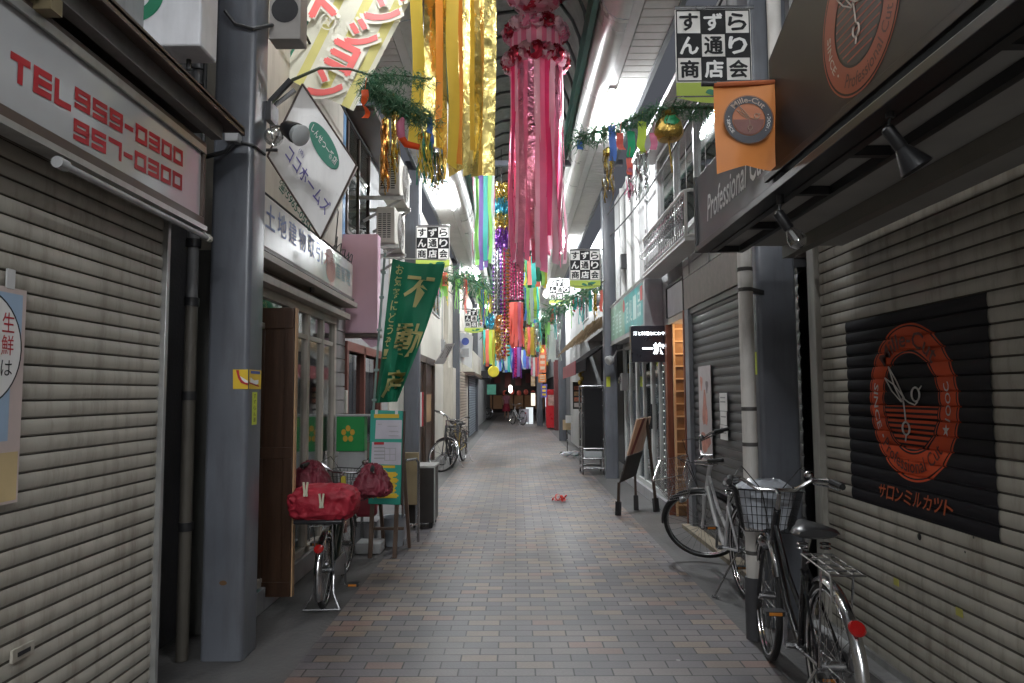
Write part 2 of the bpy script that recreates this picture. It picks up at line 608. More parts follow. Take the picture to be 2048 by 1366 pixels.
for sd in (-1, 1):
    MB().box(sd * .80, sd * .86, -16, 50, 5.40, 5.68).build('edge_beam', M_grn, roof)
    g = MB()
    pr = []
    for k in range(9):
        a = R(-5 + 95 * k / 8)
        pr.append((.87 + .27 * math.sin(a) ** 1.0, 5.20 + .30 * (1 - math.sin(a) ** 2) ** .5 if k < 8 else 5.20))
    pr = [(.862, 5.50), (.90, 5.36), (.95, 5.27), (1.02, 5.215), (1.10, 5.20), (1.145, 5.20)]
    vs, fs = [], []
    n = 0
    yy = -16
    while yy < 50:
        y2 = yy + 1.9
        for x, z in pr: vs += [(sd * x, yy, z), (sd * x, y2 - .012, z)]
        for k in range(len(pr) - 1): fs.append((n + 2 * k, n + 2 * k + 1, n + 2 * k + 3, n + 2 * k + 2))
        n += 2 * len(pr)
        yy = y2
    g.add(vs, fs).build('gutter', M_gut, roof)
    # louvred soffit planks
    s = MB()
    x = 1.27
    s.box(sd * 1.255, sd * 1.60, -16, 50, 5.262, 5.275)
    yy = -7.9
    while yy < 50:
        s.box(sd * 1.262, sd * 1.59, yy, yy + (.136 if yy < 26 else .54), 5.222, 5.245)
        yy += .15 if yy < 26 else .56
    s.build('soffit', M_gutw, roof)
    MB().box(sd * 1.592, sd * 1.64, -16, 50, 5.19, 5.30).build('edge_trim', mat('trim_dark', (.05, .055, .06), .5), roof)
    MB().box(sd * 1.15, sd * 1.25, -16, 50, 5.212, 5.27).build('light_trunking', M_white, roof)
for k, yy in enumerate((4.25, 11.55, 20.0, 28.0, 36.0)):
    MB().box(-1.8, 1.8, yy - .05, yy + .05, 5.275, 5.36).build('cross_beam', M_col, roof)

# fluorescent lamps under the trunking
M_tube = emit_mat('lit_tube', (.93, .97, 1.0), LAMP)


def fluoro(x, y, label, group, es=None, ln=1.6):
    t = thing('fluorescent_lamp', label, 'lamp', (x, y, 5.20), group)
    MB().box(x - .035, x + .035, y - ln / 2 - .04, y + ln / 2 + .04, 5.175, 5.211).build('housing', M_white, t)
    MB().tube([(x, y - ln / 2, 5.155), (x, y + ln / 2, 5.155)], .017, 10).build('tube', es or M_tube, t)
    return t


G = 'lit fluorescent tubes under the arcade eaves'
fluoro(1.2, 9.2, 'brightest fluorescent tube under the right eave, above the small right paper ornaments', G)
fluoro(1.2, 17.5, 'lit fluorescent tube under the right eave, second nearest, above the checkered banner', G)
fluoro(1.2, 25.9, 'lit fluorescent tube under the right eave, third nearest', G)
fluoro(1.2, 34.5, 'farthest fluorescent tube under the right eave', G)
fluoro(-1.2, 13.0, 'lit fluorescent tube under the left eave just below the gold streamers', G)
fluoro(-1.2, 21.6, 'lit fluorescent tube under the left eave, second nearest', G)
fluoro(-1.2, 30.0, 'farthest fluorescent tube under the left eave', G)
fluoro(-1.2, -3.6, 'lit fluorescent tube under the left eave behind the viewer', G, emit_mat('lit_tube_dim', (.93, .97, 1.0), LAMP * .50))
fluoro(1.2, 0.9, 'lit fluorescent tube under the right eave just above the viewer', G, emit_mat('lit_tube_near', (.93, .97, 1.0), LAMP * .20))
fluoro(1.2, -7.4, 'lit fluorescent tube under the right eave farther behind the viewer', G)
fluoro(-1.2, 4.6, 'added weak fluorescent tube under the left eave brightening the yellow banner', G, emit_mat('lit_tube_added', (.95, .97, 1.0), LAMP * .15))  # weak tube added to brighten the gold streamers and near signs
fluoro(-1.2, -12.0, 'lit fluorescent tube under the left eave farthest behind the viewer', G)

bl_ = thing('fill_tubes', 'added pair of crosswise fill tubes behind the viewer', 'lamp', (0, -3.9, 5.18))  # added out of view to light surfaces that face the viewer
MB().box(-1.3, 1.3, -4.0, -3.8, 5.19, 5.26).build('housing', M_white, bl_)
for sx in (-1, 1):
    MB().tube([(sx * .15, -3.9, 5.165), (sx * 1.25 * .98, -3.9, 5.165)], .017, 10).build('tube', emit_mat('lit_tube_fill', (.95, .97, 1.0), LAMP * .75), bl_)

# ------------------------------------------------------------------ building bodies
def block(name, label, cat, parts, base):
    t = thing(name, label, cat, base)
    for pn, m, bx in parts:
        b = MB()
        for q in bx: b.box(*q)
        b.build(pn, m, t)
    return t


# LEFT 1: shop with cream shutter
L1 = block('shop_building', 'left front shop with cream roller shutter under a telephone number sign', 'building', [
    ('wall', M_greywall, [(-3.2, -1.84, -16, 3.68, 2.42, 5.0), (-3.2, -1.9, 3.61, 3.68, 0, 2.42), (-3.2, -1.82, -16, -5, 0, 2.42)]),
], (-2.4, 0, 0))
roller(-5, 3.585, 0.03, 2.44, -1.80, 1, .066).build('shutter', [M_shut, M_groove], L1)
MB().box(-1.84, -1.775, 3.585, 3.615, 0, 2.42).build('guide_rail', M_alu, L1, bev=.003)
MB().box(-1.83, -1.79, -5, 3.585, 0, .045).build('bottom_rail', M_alu, L1)
MB().box(-2.05, -1.62, -6, 3.66, -.02, .012).build('sill', M_greywall, L1)
lk = MB()
lk.box(-1.798, -1.787, 2.585, 2.70, .555, .60)
lk.build('lock_plate', M_shut, L1)
MB().box(-1.7875, -1.784, 2.61, 2.675, .57, .585).build('lock_slot', M_black, L1)
# gap with pipes
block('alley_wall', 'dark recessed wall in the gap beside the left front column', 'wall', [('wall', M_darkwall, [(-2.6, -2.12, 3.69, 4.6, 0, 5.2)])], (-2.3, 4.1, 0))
dp = thing('drain_pipe', 'grey and beige drain pipe in the dark gap left of the front column', 'pipe', (-1.905, 4.15, 0))
MB().tube([(-1.905, 4.15, 2.05), (-1.905, 4.15, 5.0)], .033, 12).build('upper_pipe', mat('pipe_grey', (.17, .17, .175), .45, dirt=.3), dp)
MB().tube([(-1.905, 4.15, 0), (-1.905, 4.15, 2.05)], .035, 12).build('lower_pipe', mat('pipe_beige', (.10, .09, .075), .5, dirt=.4), dp)
for z in (.75, 1.5, 2.05, 2.4):
    MB().tube([(-1.905, 4.15, z - .025), (-1.905, 4.15, z + .025)], .043, 12).build('clamp', M_black, dp)
lad = MB()
for k in range(22):
    z = 2.9 + k * .095
    lad.tube([(-1.95, 4.12, z), (-1.84, 4.10, z - .03)], .006, 5)
lad.tube([(-1.84, 4.1, 2.6), (-1.84, 4.1, 5)], .012, 6)
lad.build('cable_bundle', M_wire, None, 'bundle of black cable wrapped along the pipe beside the left front column', 'cable')

# canopy over the left shop
cn = thing('awning_canopy', 'thin dark steel canopy above the telephone number sign', 'canopy', (-1.68, 1, 2.9))
MB().box(-1.84, -1.525, -5, 3.92, 2.985, 3.0).build('canopy_sheet', M_brown, cn)
MB().box(-1.54, -1.525, -5, 3.92, 2.965, 3.012).build('edge_strip', M_brown, cn)
MB().box(-1.66, -1.60, -5, 3.80, 2.90, 2.983).build('support_beam', mat('beam_grey', (.17, .16, .15), .5, dirt=.4), cn)
MB().box(-1.83, -1.60, 2.36, 2.42, 2.84, 2.898).build('bracket', mat('brass_dull', (.2, .16, .09), .5, dirt=.3), cn)

# TEL sign
ts = thing('telephone_sign', 'long white sign board with red telephone numbers above the left shutter', 'sign', (-1.74, 1, 2.39))
MB().box(-1.79, -1.68, -5, 3.72, 2.455, 2.835).build('panel', mat('acrylic_white', (.47, .475, .48), .16, var=.03, vs=2, dirt=.12, dcol=(.4, .38, .34), coat=.5), ts)
fr = MB()
fr.box(-1.795, -1.665, -5, 3.75, 2.405, 2.452); fr.box(-1.795, -1.665, -5, 3.75, 2.838, 2.862); fr.box(-1.795, -1.665, 3.722, 3.75, 2.4525, 2.8375)
fr.build('frame', M_brown, ts, bev=.003)
MB().box(-1.72, -1.64, -5, 3.73, 2.375, 2.40).build('lower_ledge', M_alu, ts)
MB().box(-1.672, -1.66, -5, 3.74, 2.80, 2.836).build('upper_ledge', M_alu, ts)
SEG = {'T': 'atv', 'E': 'aefdg', 'L': 'fed', '9': 'abcdfg', '5': 'afgcd', '7': 'abc', '0': 'abcdef', '3': 'abgcd', '-': 'g'}


def seg_text(st, x, y0, z0, w, h, gap, sw):
    """squared wide sign letters made of thick strokes on the plane x (reading along +Y)"""
    b = MB()
    y = y0
    for ch in st:
        cw = w * (.7 if ch == '-' else 1)
        y1, zt, zm = y + cw, z0 + h, z0 + h / 2
        r = {'a': (y, y1, zt - sw, zt), 'd': (y, y1, z0, z0 + sw), 'g': (y, y1, zm - sw / 2, zm + sw / 2), 'f': (y, y + sw, zm, zt), 'e': (y, y + sw, z0, zm),
             'b': (y1 - sw, y1, zm, zt), 'c': (y1 - sw, y1, z0, zm), 't': ((y + y1) / 2 - sw / 2, (y + y1) / 2 + sw / 2, z0, zt), 'v': ((y + y1) / 2 - sw / 2, (y + y1) / 2 + sw / 2, z0, zt)}
        for i, c in enumerate(SEG[ch]):
            ya, yb, za_, zb_ = r[c]
            q = [(x + .0003 * i, a_, b_ + (a_ - y0) * .06) for a_, b_ in ((ya, za_), (yb, za_), (yb, zb_), (ya, zb_))]
            b.add(q, [(0, 1, 2, 3)])
        y = y1 + gap
    return b


seg_text('TEL', -1.678, 2.285, 2.555, .098, .098, .016, .026).build('lettering', M_red, ts, smooth=False)
seg_text('959-0300', -1.678, 2.63, 2.602, .100, .082, .016, .021).build('lettering', M_red, ts, smooth=False)
seg_text('957-0300', -1.678, 2.63, 2.478, .100, .082, .016, .021).build('lettering', M_red, ts, smooth=False)
tb = thing('tube_lamp', 'unlit tube lamp hung along the bottom of the telephone sign', 'lamp', (-1.64, 3, 2.32))
MB().tube([(-1.63, 2.52, 2.335), (-1.63, 3.70, 2.335)], .014, 10).build('tube', mat('tube_glass', (.34, .34, .35), .15, coat=.5), tb)
MB().tube([(-1.63, 2.47, 2.335), (-1.63, 2.52, 2.335)], .022, 10).build('end_cap', M_greyp, tb)
MB().tube([(-1.63, 3.70, 2.335), (-1.63, 3.735, 2.335)], .02, 10).build('end_cap', M_plas, tb)
MB().bar((-1.63, 3.71, 2.335), (-1.66, 3.71, 2.38), .015).build('bracket', M_alu, tb)
# white projecting box sign
bs = thing('projecting_sign', 'white projecting box sign with a green emblem, above the left canopy', 'sign', (-1.83, 3.5, 3.24))
MB().box(-2.12, -1.555, 3.40, 3.60, 3.235, 4.3).build('box', mat('sign_box_white', (.6, .6, .62), .35, dirt=.15), bs, bev=.01)
em = MB()
cc = P(268, -14, 3.397)
em.annulus((cc.x, 3.397, cc.z), X, Z, .085, .15, 40, 0, 190, 360 + 60)
em.poly([(cc.x - .03, 3.397, cc.z - .03), (cc.x + .16, 3.397, cc.z - .02), (cc.x + .16, 3.397, cc.z + .05), (cc.x, 3.397, cc.z + .06)])
em.build('emblem', M_green, bs)
MB().tube([(-1.68, 3.55, 3.18), (-1.68, 3.55, 3.24)], .012, 6).build('bolt', M_black, bs)
sw = thing('switch_box', 'small dark switch box with cable on the left column', 'switch box', (-1.72, 4.1, 2.9))
MB().box(-1.70, -1.62, 4.06, 4.128, 2.99, 3.08).build('case', M_greyp, sw, bev=.006)
MB().tube([(-1.66, 4.1, 2.99), (-1.70, 4.08, 2.93), (-1.80, 4.07, 2.90), (-1.9, 4.1, 2.90)], .014, 6).build('conduit', M_black, sw)
MB().tube([(-1.545, 4.3, 2.99), (-1.55, 4.12, 2.985), (-1.62, 4.11, 3.0)], .008, 6).build('cable', M_wire, sw)
# stickers on the left column
st = thing('eye_sticker', 'yellow and red painted-eye sticker wrapped on the left front column', 'sticker', (-1.63, 4.12, 1.52))
k = MB()
q = lambda px, py: (lambda p: (p.x, 4.1275, p.z))(P(px, py, 4.1275))
k.poly([q(466, 778), q(496, 778), q(496, 739), q(466, 739)], 0)
k.add([(-1.5535, 4.145, P(500, 778, 4.14).z), (-1.5535, 4.34, P(500, 778, 4.14).z), (-1.5535, 4.34, P(500, 739, 4.14).z), (-1.5535, 4.145, P(500, 739, 4.14).z)], [(0, 1, 2, 3)], 0)
q2 = lambda a, b: (-1.5525, 4.145 + .195 * a, P(500, 778, 4.14).z + (P(500, 739, 4.14).z - P(500, 778, 4.14).z) * b)
k.poly([(lambda p: (p[0], 4.1265, p[2]))(q(a, b)) for a, b in ((472, 740), (476, 756), (482, 766), (496, 771), (496, 766), (484, 760), (479, 750), (478, 740))], 1)
k.poly([(lambda p: (p[0], 4.126, p[2]))(q(a, b)) for a, b in ((480, 752), (484, 760), (490, 765), (496, 766), (496, 762), (488, 757))], 2)
k.poly([q2(.05, .35), q2(.5, .2), q2(.75, .3), q2(.75, .5), q2(.4, .45), q2(.1, .6)], 2)
k.poly([q2(.1, .95), q2(.9, .95), q2(.9, .8), q2(.1, .8)], 3)
k.poly([q2(.0, .28), q2(.8, .12), q2(.8, .2), q2(.0, .36)], 1)
k.build('print', [M_yel, M_red, M_wht, M_blue], st)
yt = MB()
yt.add([(-1.5535, 4.20, P(519, 850, 4.2).z), (-1.5535, 4.28, P(519, 850, 4.2).z), (-1.5535, 4.28, P(519, 784, 4.2).z), (-1.5535, 4.20, P(519, 784, 4.2).z)], [(0, 1, 2, 3)])
for i, ch in enumerate('すずらん通'):
    yt.text(ch, (-1.5525, 4.24, P(519, 792 + i * 12, 4.2).z), Yv, Z, .035, .026, 1)
yt.build('column_tag', [mat('tag_yellow', (.55, .62, .05), .5), M_blk], None, 'narrow yellow tag below the eye sticker on the left front column', 'sticker')
MB().disc((P(446, 1166, 4.127).x, 4.127, P(446, 1166, 4.127).z), X, Z, .022, 12, 0, .014).build('rust_sticker', mat('rust', (.12, .06, .02), .8), None, 'small rusty brown sticker low on the left front column', 'sticker')
# poster on left shutter
po = thing('event_poster', 'pale poster with a speech bubble taped on the left cream shutter', 'poster', (-1.78, 2.4, 1.05))
b = MB()
za, zb = 1.125, 1.885
b.box(-1.787, -1.782, 1.8, 2.565, za, zb, 0)
b.box(-1.7815, -1.781, 1.82, 2.545, zb - .22, zb - .02, 1)
b.box(-1.7815, -1.781, 1.82, 2.50, za + .22, za + .42, 1)
b.box(-1.7813, -1.7808, 1.82, 2.555, za + .01, za + .18, 2)
b.disc((-1.780, 2.345, 1.665), Yv, Z, .198, 40, 3)
b.annulus((-1.7795, 2.345, 1.665), Yv, Z, .198, .204, 40, 4)
b.build('sheet', [mat('poster_pink', (.55, .45, .42), .5, var=.1), mat('poster_blue', (.33, .45, .6), .5), mat('poster_tan', (.55, .42, .22), .5), M_wht, M_blk], po, smooth=False)
l = MB()
l.text('生', (-1.7785, 2.475, 1.76), Yv, Z, .06, .07, 0); l.text('鮮', (-1.7785, 2.475, 1.68), Yv, Z, .06, .07, 0); l.text('は', (-1.7785, 2.475, 1.60), Yv, Z, .055, .055, 1)
l.build('lettering', [M_red, M_blk], po, smooth=False)
MB().box(-1.786, -1.78, 2.46, 2.50, 1.88, 1.95).build('tape', mat('tape', (.6, .6, .6), .2), po)

# LEFT 2: real estate shop
L2 = block('estate_shop', 'estate agency shop with white mullioned windows under a faded sign box', 'building', [
    ('wall', M_cream, [(-3.2, -1.86, 4.6, 7.55, 2.45, 5.15)]),
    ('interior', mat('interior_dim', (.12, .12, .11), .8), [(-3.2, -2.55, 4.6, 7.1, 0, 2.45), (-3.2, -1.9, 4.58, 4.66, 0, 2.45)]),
], (-2.4, 6, 0))
sd_ = MB()
sd_.box(-3.2, -1.83, 7.10, 7.55, 0, 2.449)
for k in range(17):
    sd_.box(-1.829, -1.815, 7.10, 7.56, .02 + k * .143, .02 + k * .143 + .132)
    sd_.box(-1.9, -1.83, 7.551, 7.563, .02 + k * .143, .02 + k * .143 + .132)
sd_.build('siding', mat('grey_siding', (.24, .23, .23), .7, var=.2, vs=3, dirt=.35, bump=.2, bs=30), L2)
MB().box(-1.95, -1.76, 4.55, 7.10, 0, .16).build('plinth', mat('plinth', (.3, .3, .31), .6, dirt=.4), L2, bev=.006)
wf = MB()
M_mull = mat('mullion_beige', (.42, .38, .33), .5, dirt=.25)
for yy, w in ((4.62, .05), (5.62, .05), (6.15, .07), (6.62, .05), (7.06, .07)):
    wf.box(-1.86, -1.79, yy - w / 2, yy + w / 2, .161, 2.20)
wf.box(-1.86, -1.79, 4.6, 7.1, 2.201, 2.27); wf.box(-1.86, -1.79, 4.6, 7.1, .1615, .215)
wf.box(-1.855, -1.80, 4.65, 7.0, 1.98, 2.02)
wf.build('window_frame', M_mull, L2, bev=.003)
MB().box(-1.825, -1.819, 4.65, 7.06, .2155, 2.20).build('window_pane', M_glass, L2)
wi = MB()
wi.box(-1.95, -1.93, 5.2, 5.60, .5, 1.75, 0); wi.box(-1.95, -1.93, 5.65, 6.1, .75, 1.35, 0); wi.box(-1.95, -1.93, 6.2, 6.6, .6, 1.8, 4)
wi.box(-1.928, -1.925, 5.2, 6.6, 1.22, 1.30, 1); wi.box(-1.928, -1.925, 4.7, 6.6, 1.12, 1.18, 2); wi.box(-1.928, -1.925, 4.7, 7.0, .22, .45, 3)
wi.box(-1.928, -1.925, 5.28, 5.5, .7, 1.05, 5); wi.box(-1.928, -1.925, 6.25, 6.5, 1.4, 1.7, 5)
wi.build('window_display', [mat('pale_blind', (.4, .42, .4), .7), M_yel, mat('display_green', (.06, .3, .16), .6), mat('display_teal', (.05, .25, .2), .6), mat('curtain_grey', (.3, .3, .28), .8), M_wht], L2)
MB().box(-1.86, -1.70, 4.6, 7.3, 2.272, 2.33).build('lintel_rail', mat('rail_beige', (.38, .34, .29), .5, dirt=.3), L2, bev=.004)
MB().box(-1.86, -1.64, 4.55, 7.35, 2.40, 2.449).build('soffit_band', mat('rail_cream', (.4, .36, .31), .5, dirt=.3), L2, bev=.004)
MB().box(-1.86, -1.80, 4.6, 7.3, 2.331, 2.399).build('fascia', mat('fascia_dark', (.12, .1, .09), .6), L2)
MB().tube([(-1.70, 5.9, 2.36), (-1.70, 5.9, 2.40)], .02, 8).build('sensor', M_black, L2)
# teal display board low at the shop corner
MB().box(-1.80, -1.765, 4.66, 5.02, .01, .16).build('floor_sign', mat('teal_print', (.03, .2, .15), .5, var=.6, vs=30), None, 'small teal patterned board on the floor under the brown door', 'sign')
# wooden door leaf, swung open
dl = thing('wooden_door', 'brown panelled wooden door leaf swung open beside the left column', 'door', (-1.70, 5.2, .09))
MB().box(-1.875, -1.585, 5.10, 5.135, .09, 2.13).build('leaf', M_wood, dl, bev=.004)
e = MB()
for z0, z1 in ((.09, .19), (1.05, 1.13), (1.98, 2.13)): e.box(-1.87, -1.59, 5.085, 5.099, z0, z1)
e.box(-1.87, -1.80, 5.086, 5.0985, .1905, 1.0495); e.box(-1.655, -1.59, 5.086, 5.0985, .1905, 1.0495)
e.box(-1.87, -1.80, 5.086, 5.0985, 1.1305, 1.9795); e.box(-1.655, -1.59, 5.086, 5.0985, 1.1305, 1.9795)
e.build('rails', M_wood, dl, bev=.003)
MB().box(-1.584, -1.575, 5.09, 5.14, .09, 2.13).build('edge_strip', M_woodL, dl)
# sign box of the estate shop
es = thing('shop_sign', 'faded white sign box with blue and red characters above the estate agency windows', 'sign', (-1.73, 6, 2.47))
MB().box(-1.86, -1.65, 4.5, 7.16, 2.475, 2.83).build('box', mat('faded_white', (.62, .59, .55), .22, var=.12, vs=2, dirt=.2, dcol=(.35, .3, .25), coat=.35), es, bev=.012)
MB().box(-1.86, -1.64, 4.48, 7.2, 2.451, 2.474).build('lower_trim', M_brown, es)
l = MB()
for i, ch in enumerate('土地建物取引'):
    l.text(ch, (-1.6475, 4.72 + i * .24, 2.70), Yv, Z, .19, .17, 0, .01)
l.disc((-1.6478, 6.30, 2.60), Yv, Z, .16, 30, 3, .09); l.disc((-1.6478, 6.26, 2.73), Yv, Z, .13, 30, 4, .07)
for i, ch in enumerate('不動産管理'):
    l.text(ch, (-1.6472, 6.16 + i * .2, 2.66), Yv, Z, .17, .15, (2 if i > 1 else 1), .01)
l.build('lettering', [mat('faded_blue', (.13, .17, .36), .5), mat('faded_red', (.5, .2, .17), .5), mat('faded_teal', (.2, .3, .32), .5), mat('faded_salmon', (.55, .26, .2), .5), mat('faded_pink', (.6, .4, .38), .5)], es, smooth=False)
wr = MB()
for i in range(5):
    y0 = 6.5 + i * .16
    wr.tube([(-1.72, y0, 2.83), (-1.68 + rnd.uniform(-.03, .03), y0 + .1, 2.90 + rnd.uniform(0, .06)), (-1.70, y0 + .22, 2.95 + rnd.uniform(0, .1)), (-1.75, y0 + .35, 2.85)], .005, 5)
wr.tube([(-1.75, 6.8, 2.83), (-1.74, 6.9, 3.3), (-1.80, 7.0, 3.5)], .006, 5)
wr.tube([(-1.66, 4.6, 2.845), (-1.66, 5.8, 2.84), (-1.66, 7.1, 2.845)], .008, 5)
wr.build('loose_wires', M_wire, None, 'tangle of loose black wires on top of the estate agency sign', 'cable')
# diamond sign
ds = thing('diamond_sign', 'white diamond-shaped hanging sign with purple letters and a green oval', 'sign', P(624, 320, 5.15))
T_, R_, B_, L_ = P(605, 168, 5.05), P(713, 330, 5.15), P(641, 478, 5.15), P(535, 312, 5.05)
MB().prism([L_, B_, R_, T_], (0, .05, 0)).build('panel', mat('diamond_white', (.72, .70, .68), .3, var=.04, dirt=.15), ds)
f = MB()
for a, b_ in ((T_, R_), (R_, B_), (B_, L_), (L_, T_)): f.bar(a + Vector((0, .02, 0)), b_ + Vector((0, .02, 0)), .062, .016, up=(0, 0, 1)) if False else f.tube([a + Vector((0, .0, 0)), b_ + Vector((0, .0, 0))], .008, 6)
f.build('frame', M_brown, ds)
du = (R_ - T_).normalized(); dv = (T_ - L_).normalized()
at_ = lambda px, py: P(px, py, 5.05 + .1 * max(0, (px - 560) / 150) - .012)
DM = [mat('oval_green', (.02, .2, .13), .5), M_wht, mat('print_purple', (.09, .07, .27), .5), mat('print_dkgreen', (.01, .09, .055), .5)]
c_ = at_(648, 291)
MB().disc(c_, du, dv, .185, 40, 0, .085).text('しんせつ一番店', at_(649, 290) + Vector((0, -.004, 0)), du, dv, .31, .055, 1, .01).build('oval_print', DM, ds, smooth=False)
MB().text('ココホームズ', at_(616, 360), du, dv, .52, .105, 2, .012).build('lettering', DM, ds, smooth=False)
MB().text('(株)', at_(603, 306), du, dv, .06, .04, 2, .0).build('lettering', DM, ds, smooth=False)
MB().text('☎5965-0555', at_(590, 412), du, dv, .40, .07, 3, .012).build('lettering', DM, ds, smooth=False)
MB().tube([P(555, 300, 5.05), (-1.86, 5.05, P(555, 300, 5.05).z)], .012, 6).build('hanger', M_black, ds)
# clamp arm on the column + spot lamps
ca = thing('flag_bracket', 'dark steel clamp arm on the left front column holding the arched branch', 'bracket', (-1.55, 4.4, 3.3))
MB().bar(P(540, 205, 4.42), P(582, 160, 4.42), .03).build('arm', M_black, ca)
MB().bar(P(548, 212, 4.45), P(590, 180, 4.45), .022).build('arm', M_steel, ca)
MB().box(-1.557, -1.52, 4.32, 4.46, 3.22, 3.34).build('plate', M_black, ca)
sl = thing('spot_lamp', 'pair of unlit clear spot lamps with a white shade on the left front column', 'lamp', (-1.5, 4.3, 3.05))
c1, c2 = P(545, 278, 4.3), P(586, 263, 4.4)
MB().lathe([(.015, 0), (.05, .03), (.058, .08), (.045, .12), (.0, .13)], c1, (.4, -.9, -.15), 14).build('bulb', M_bulb, sl)
MB().lathe([(.02, -.06), (.03, -.02), (.045, .02), (.062, .05), (.068, .085), (.055, .095)], c2, (.75, -.45, -.5), 18).build('shade', mat('milk_glass', (.5, .52, .52), .25, coat=.4), sl)
MB().lathe([(.025, -.11), (.05, -.07), (.066, .025), (.066, .04)], c2, (.75, -.45, -.5), 14).build('socket', M_black, sl)
MB().tube([c1, (c1.x - .03, 4.34, c1.z + .10), c2 + Vector((-.04, .02, .04)), c2 + Vector((0, .05, .03))], .006, 6).build('wire', M_steel, sl)
# speaker on column
sp = thing('wall_speaker', 'beige box loudspeaker high on the left front column', 'speaker', (-1.37, 4.4, 3.62))
pa, pb = P(537, 78, 4.30), P(603, -60, 4.30)
MB().box(pa.x, pb.x, 4.30, 4.44, pa.z, pb.z).build('case', mat('speaker_case', (.3, .28, .26), .5, dirt=.2), sp, bev=.006)
MB().disc(((pa.x + pb.x) / 2, 4.297, pa.z + .19), X, Z, .085, 24).build('cone', M_black, sp)
cb = MB()
cb.tube([P(450, 22, 4.1), P(470, 48, 4.1), P(505, 58, 4.11), P(545, 50, 4.28)], .012, 6)
cb.build('speaker_cable', M_wire, None, 'black cable swagged across the front of the left column to the speaker', 'cable')
# ================================================================== LEFT 3..: further buildings
def quadwin(b, x, side, y0, y1, z0, z1, fr=.04, d=.03, mf=0, mg=1, mull=1):
    """window on a wall plane x: frame bars + pane + reveal"""
    xo = x + side * d
    b.box(x, xo, y0, y1, z0 - fr, z0, mf); b.box(x, xo, y0, y1, z1, z1 + fr, mf)
    b.box(x, xo, y0 - fr, y0, z0 - fr, z1 + fr, mf); b.box(x, xo, y1, y1 + fr, z0 - fr, z1 + fr, mf)
    for i in range(mull):
        ym = y0 + (y1 - y0) * (i + 1) / (mull + 1)
        b.box(x, xo - side * .004, ym - .018, ym + .018, z0, z1, mf)
    b.box(x + side * .004, x + side * .008, y0, y1, z0, z1, mg)


def addwin(par, x, side, y0, y1, z0, z1, fm=None, gm2=None, mull=1, fr=.04, d=.03):
    b = MB(); quadwin(b, x, side, y0, y1, z0, z1, fr, d, 0, 1, mull)
    fv = MB(); keep = [i for i in range(len(b.f)) if b.m[i] == 0]
    fv.v = b.v; fv.f = [b.f[i] for i in keep]; fv.m = [0] * len(keep)
    o = fv.build('window', fm or M_alu, par)
    MB().box(x + side * .004, x + side * .008, y0, y1, z0, z1).build('pane', gm2 or M_glassD, o)


L3 = block('narrow_shop', 'narrow shop with dark doorway behind the pink sign, air conditioners above', 'building', [
    ('wall', M_greywall, [(-3.2, -1.90, 7.57, 10.6, 2.1, 5.15), (-3.2, -1.90, 7.58, 7.85, 0, 2.1), (-3.2, -1.90, 9.9, 10.6, 0, 2.1)]),
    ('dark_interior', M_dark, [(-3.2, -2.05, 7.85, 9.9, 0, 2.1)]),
    ('door_frame', mat('red_wood', (.16, .05, .035), .5, dirt=.2), [(-1.95, -1.86, 7.86, 7.94, 0, 2.1), (-1.95, -1.86, 8.75, 8.82, 0, 2.1), (-1.95, -1.86, 9.82, 9.9, 0, 2.1), (-1.95, -1.86, 7.94, 9.82, 2.0, 2.1)]),
], (-2.4, 9, 0))
for y0, y1 in ((7.96, 8.34), (8.36, 8.73), (8.84, 9.3), (9.32, 9.8)):
    MB().box(-1.93, -1.91, y0, y1, .9, 1.97).build('door_pane', M_glassD, L3)
MB().box(-1.94, -1.905, 7.95, 9.81, .02, .88).build('door_panel', M_woodD, L3)
bl = MB()
bl.box(-1.895, -1.87, 7.60, 7.72, 3.2, 4.9)
bl.build('blue_pillar', mat('blue_strip', (.06, .17, .33), .5), L3)
addwin(L3, -1.895, 1, 7.85, 9.0, 3.35, 4.6, fm=M_brown)
MB().box(-1.895, -1.55, 7.7, 10.5, 4.66, 4.72).build('window_hood', M_brown, L3)
mb_ = MB(); mb_.box(-1.855, -1.80, 7.59, 7.66, 1.30, 1.55)
mb_.build('meter_box', M_plas, None, 'small cream meter box on the grey siding by the estate agency', 'meter box', bev=.008)
# pink sign
ps = thing('pink_sign', 'blank pink box sign projecting beside the estate agency', 'sign', (-1.67, 7.7, 2.1))
pa, pb = P(672, 672, 7.62), P(756, 468, 7.62)
pm = mat('pink_acrylic', (.82, .53, .66), .4, var=.03, dirt=.08, dcol=(.5, .3, .4))
MB().box(pa.x, pb.x, 7.62, 7.78, pa.z + .03, pb.z).build('panel', pm, ps, bev=.008)
MB().box(pa.x - .02, pb.x + .02, 7.60, 7.80, pa.z - .012, pa.z + .026).build('base_lip', M_brown, ps)
MB().prism([(pb.x - .2, 7.70, pa.z - .013), (pb.x, 7.70, pa.z - .013), (pb.x, 7.70, pa.z - .10), (pb.x - .08, 7.70, pa.z - .12)], (0, .02, 0)).build('lower_tip', pm, ps)


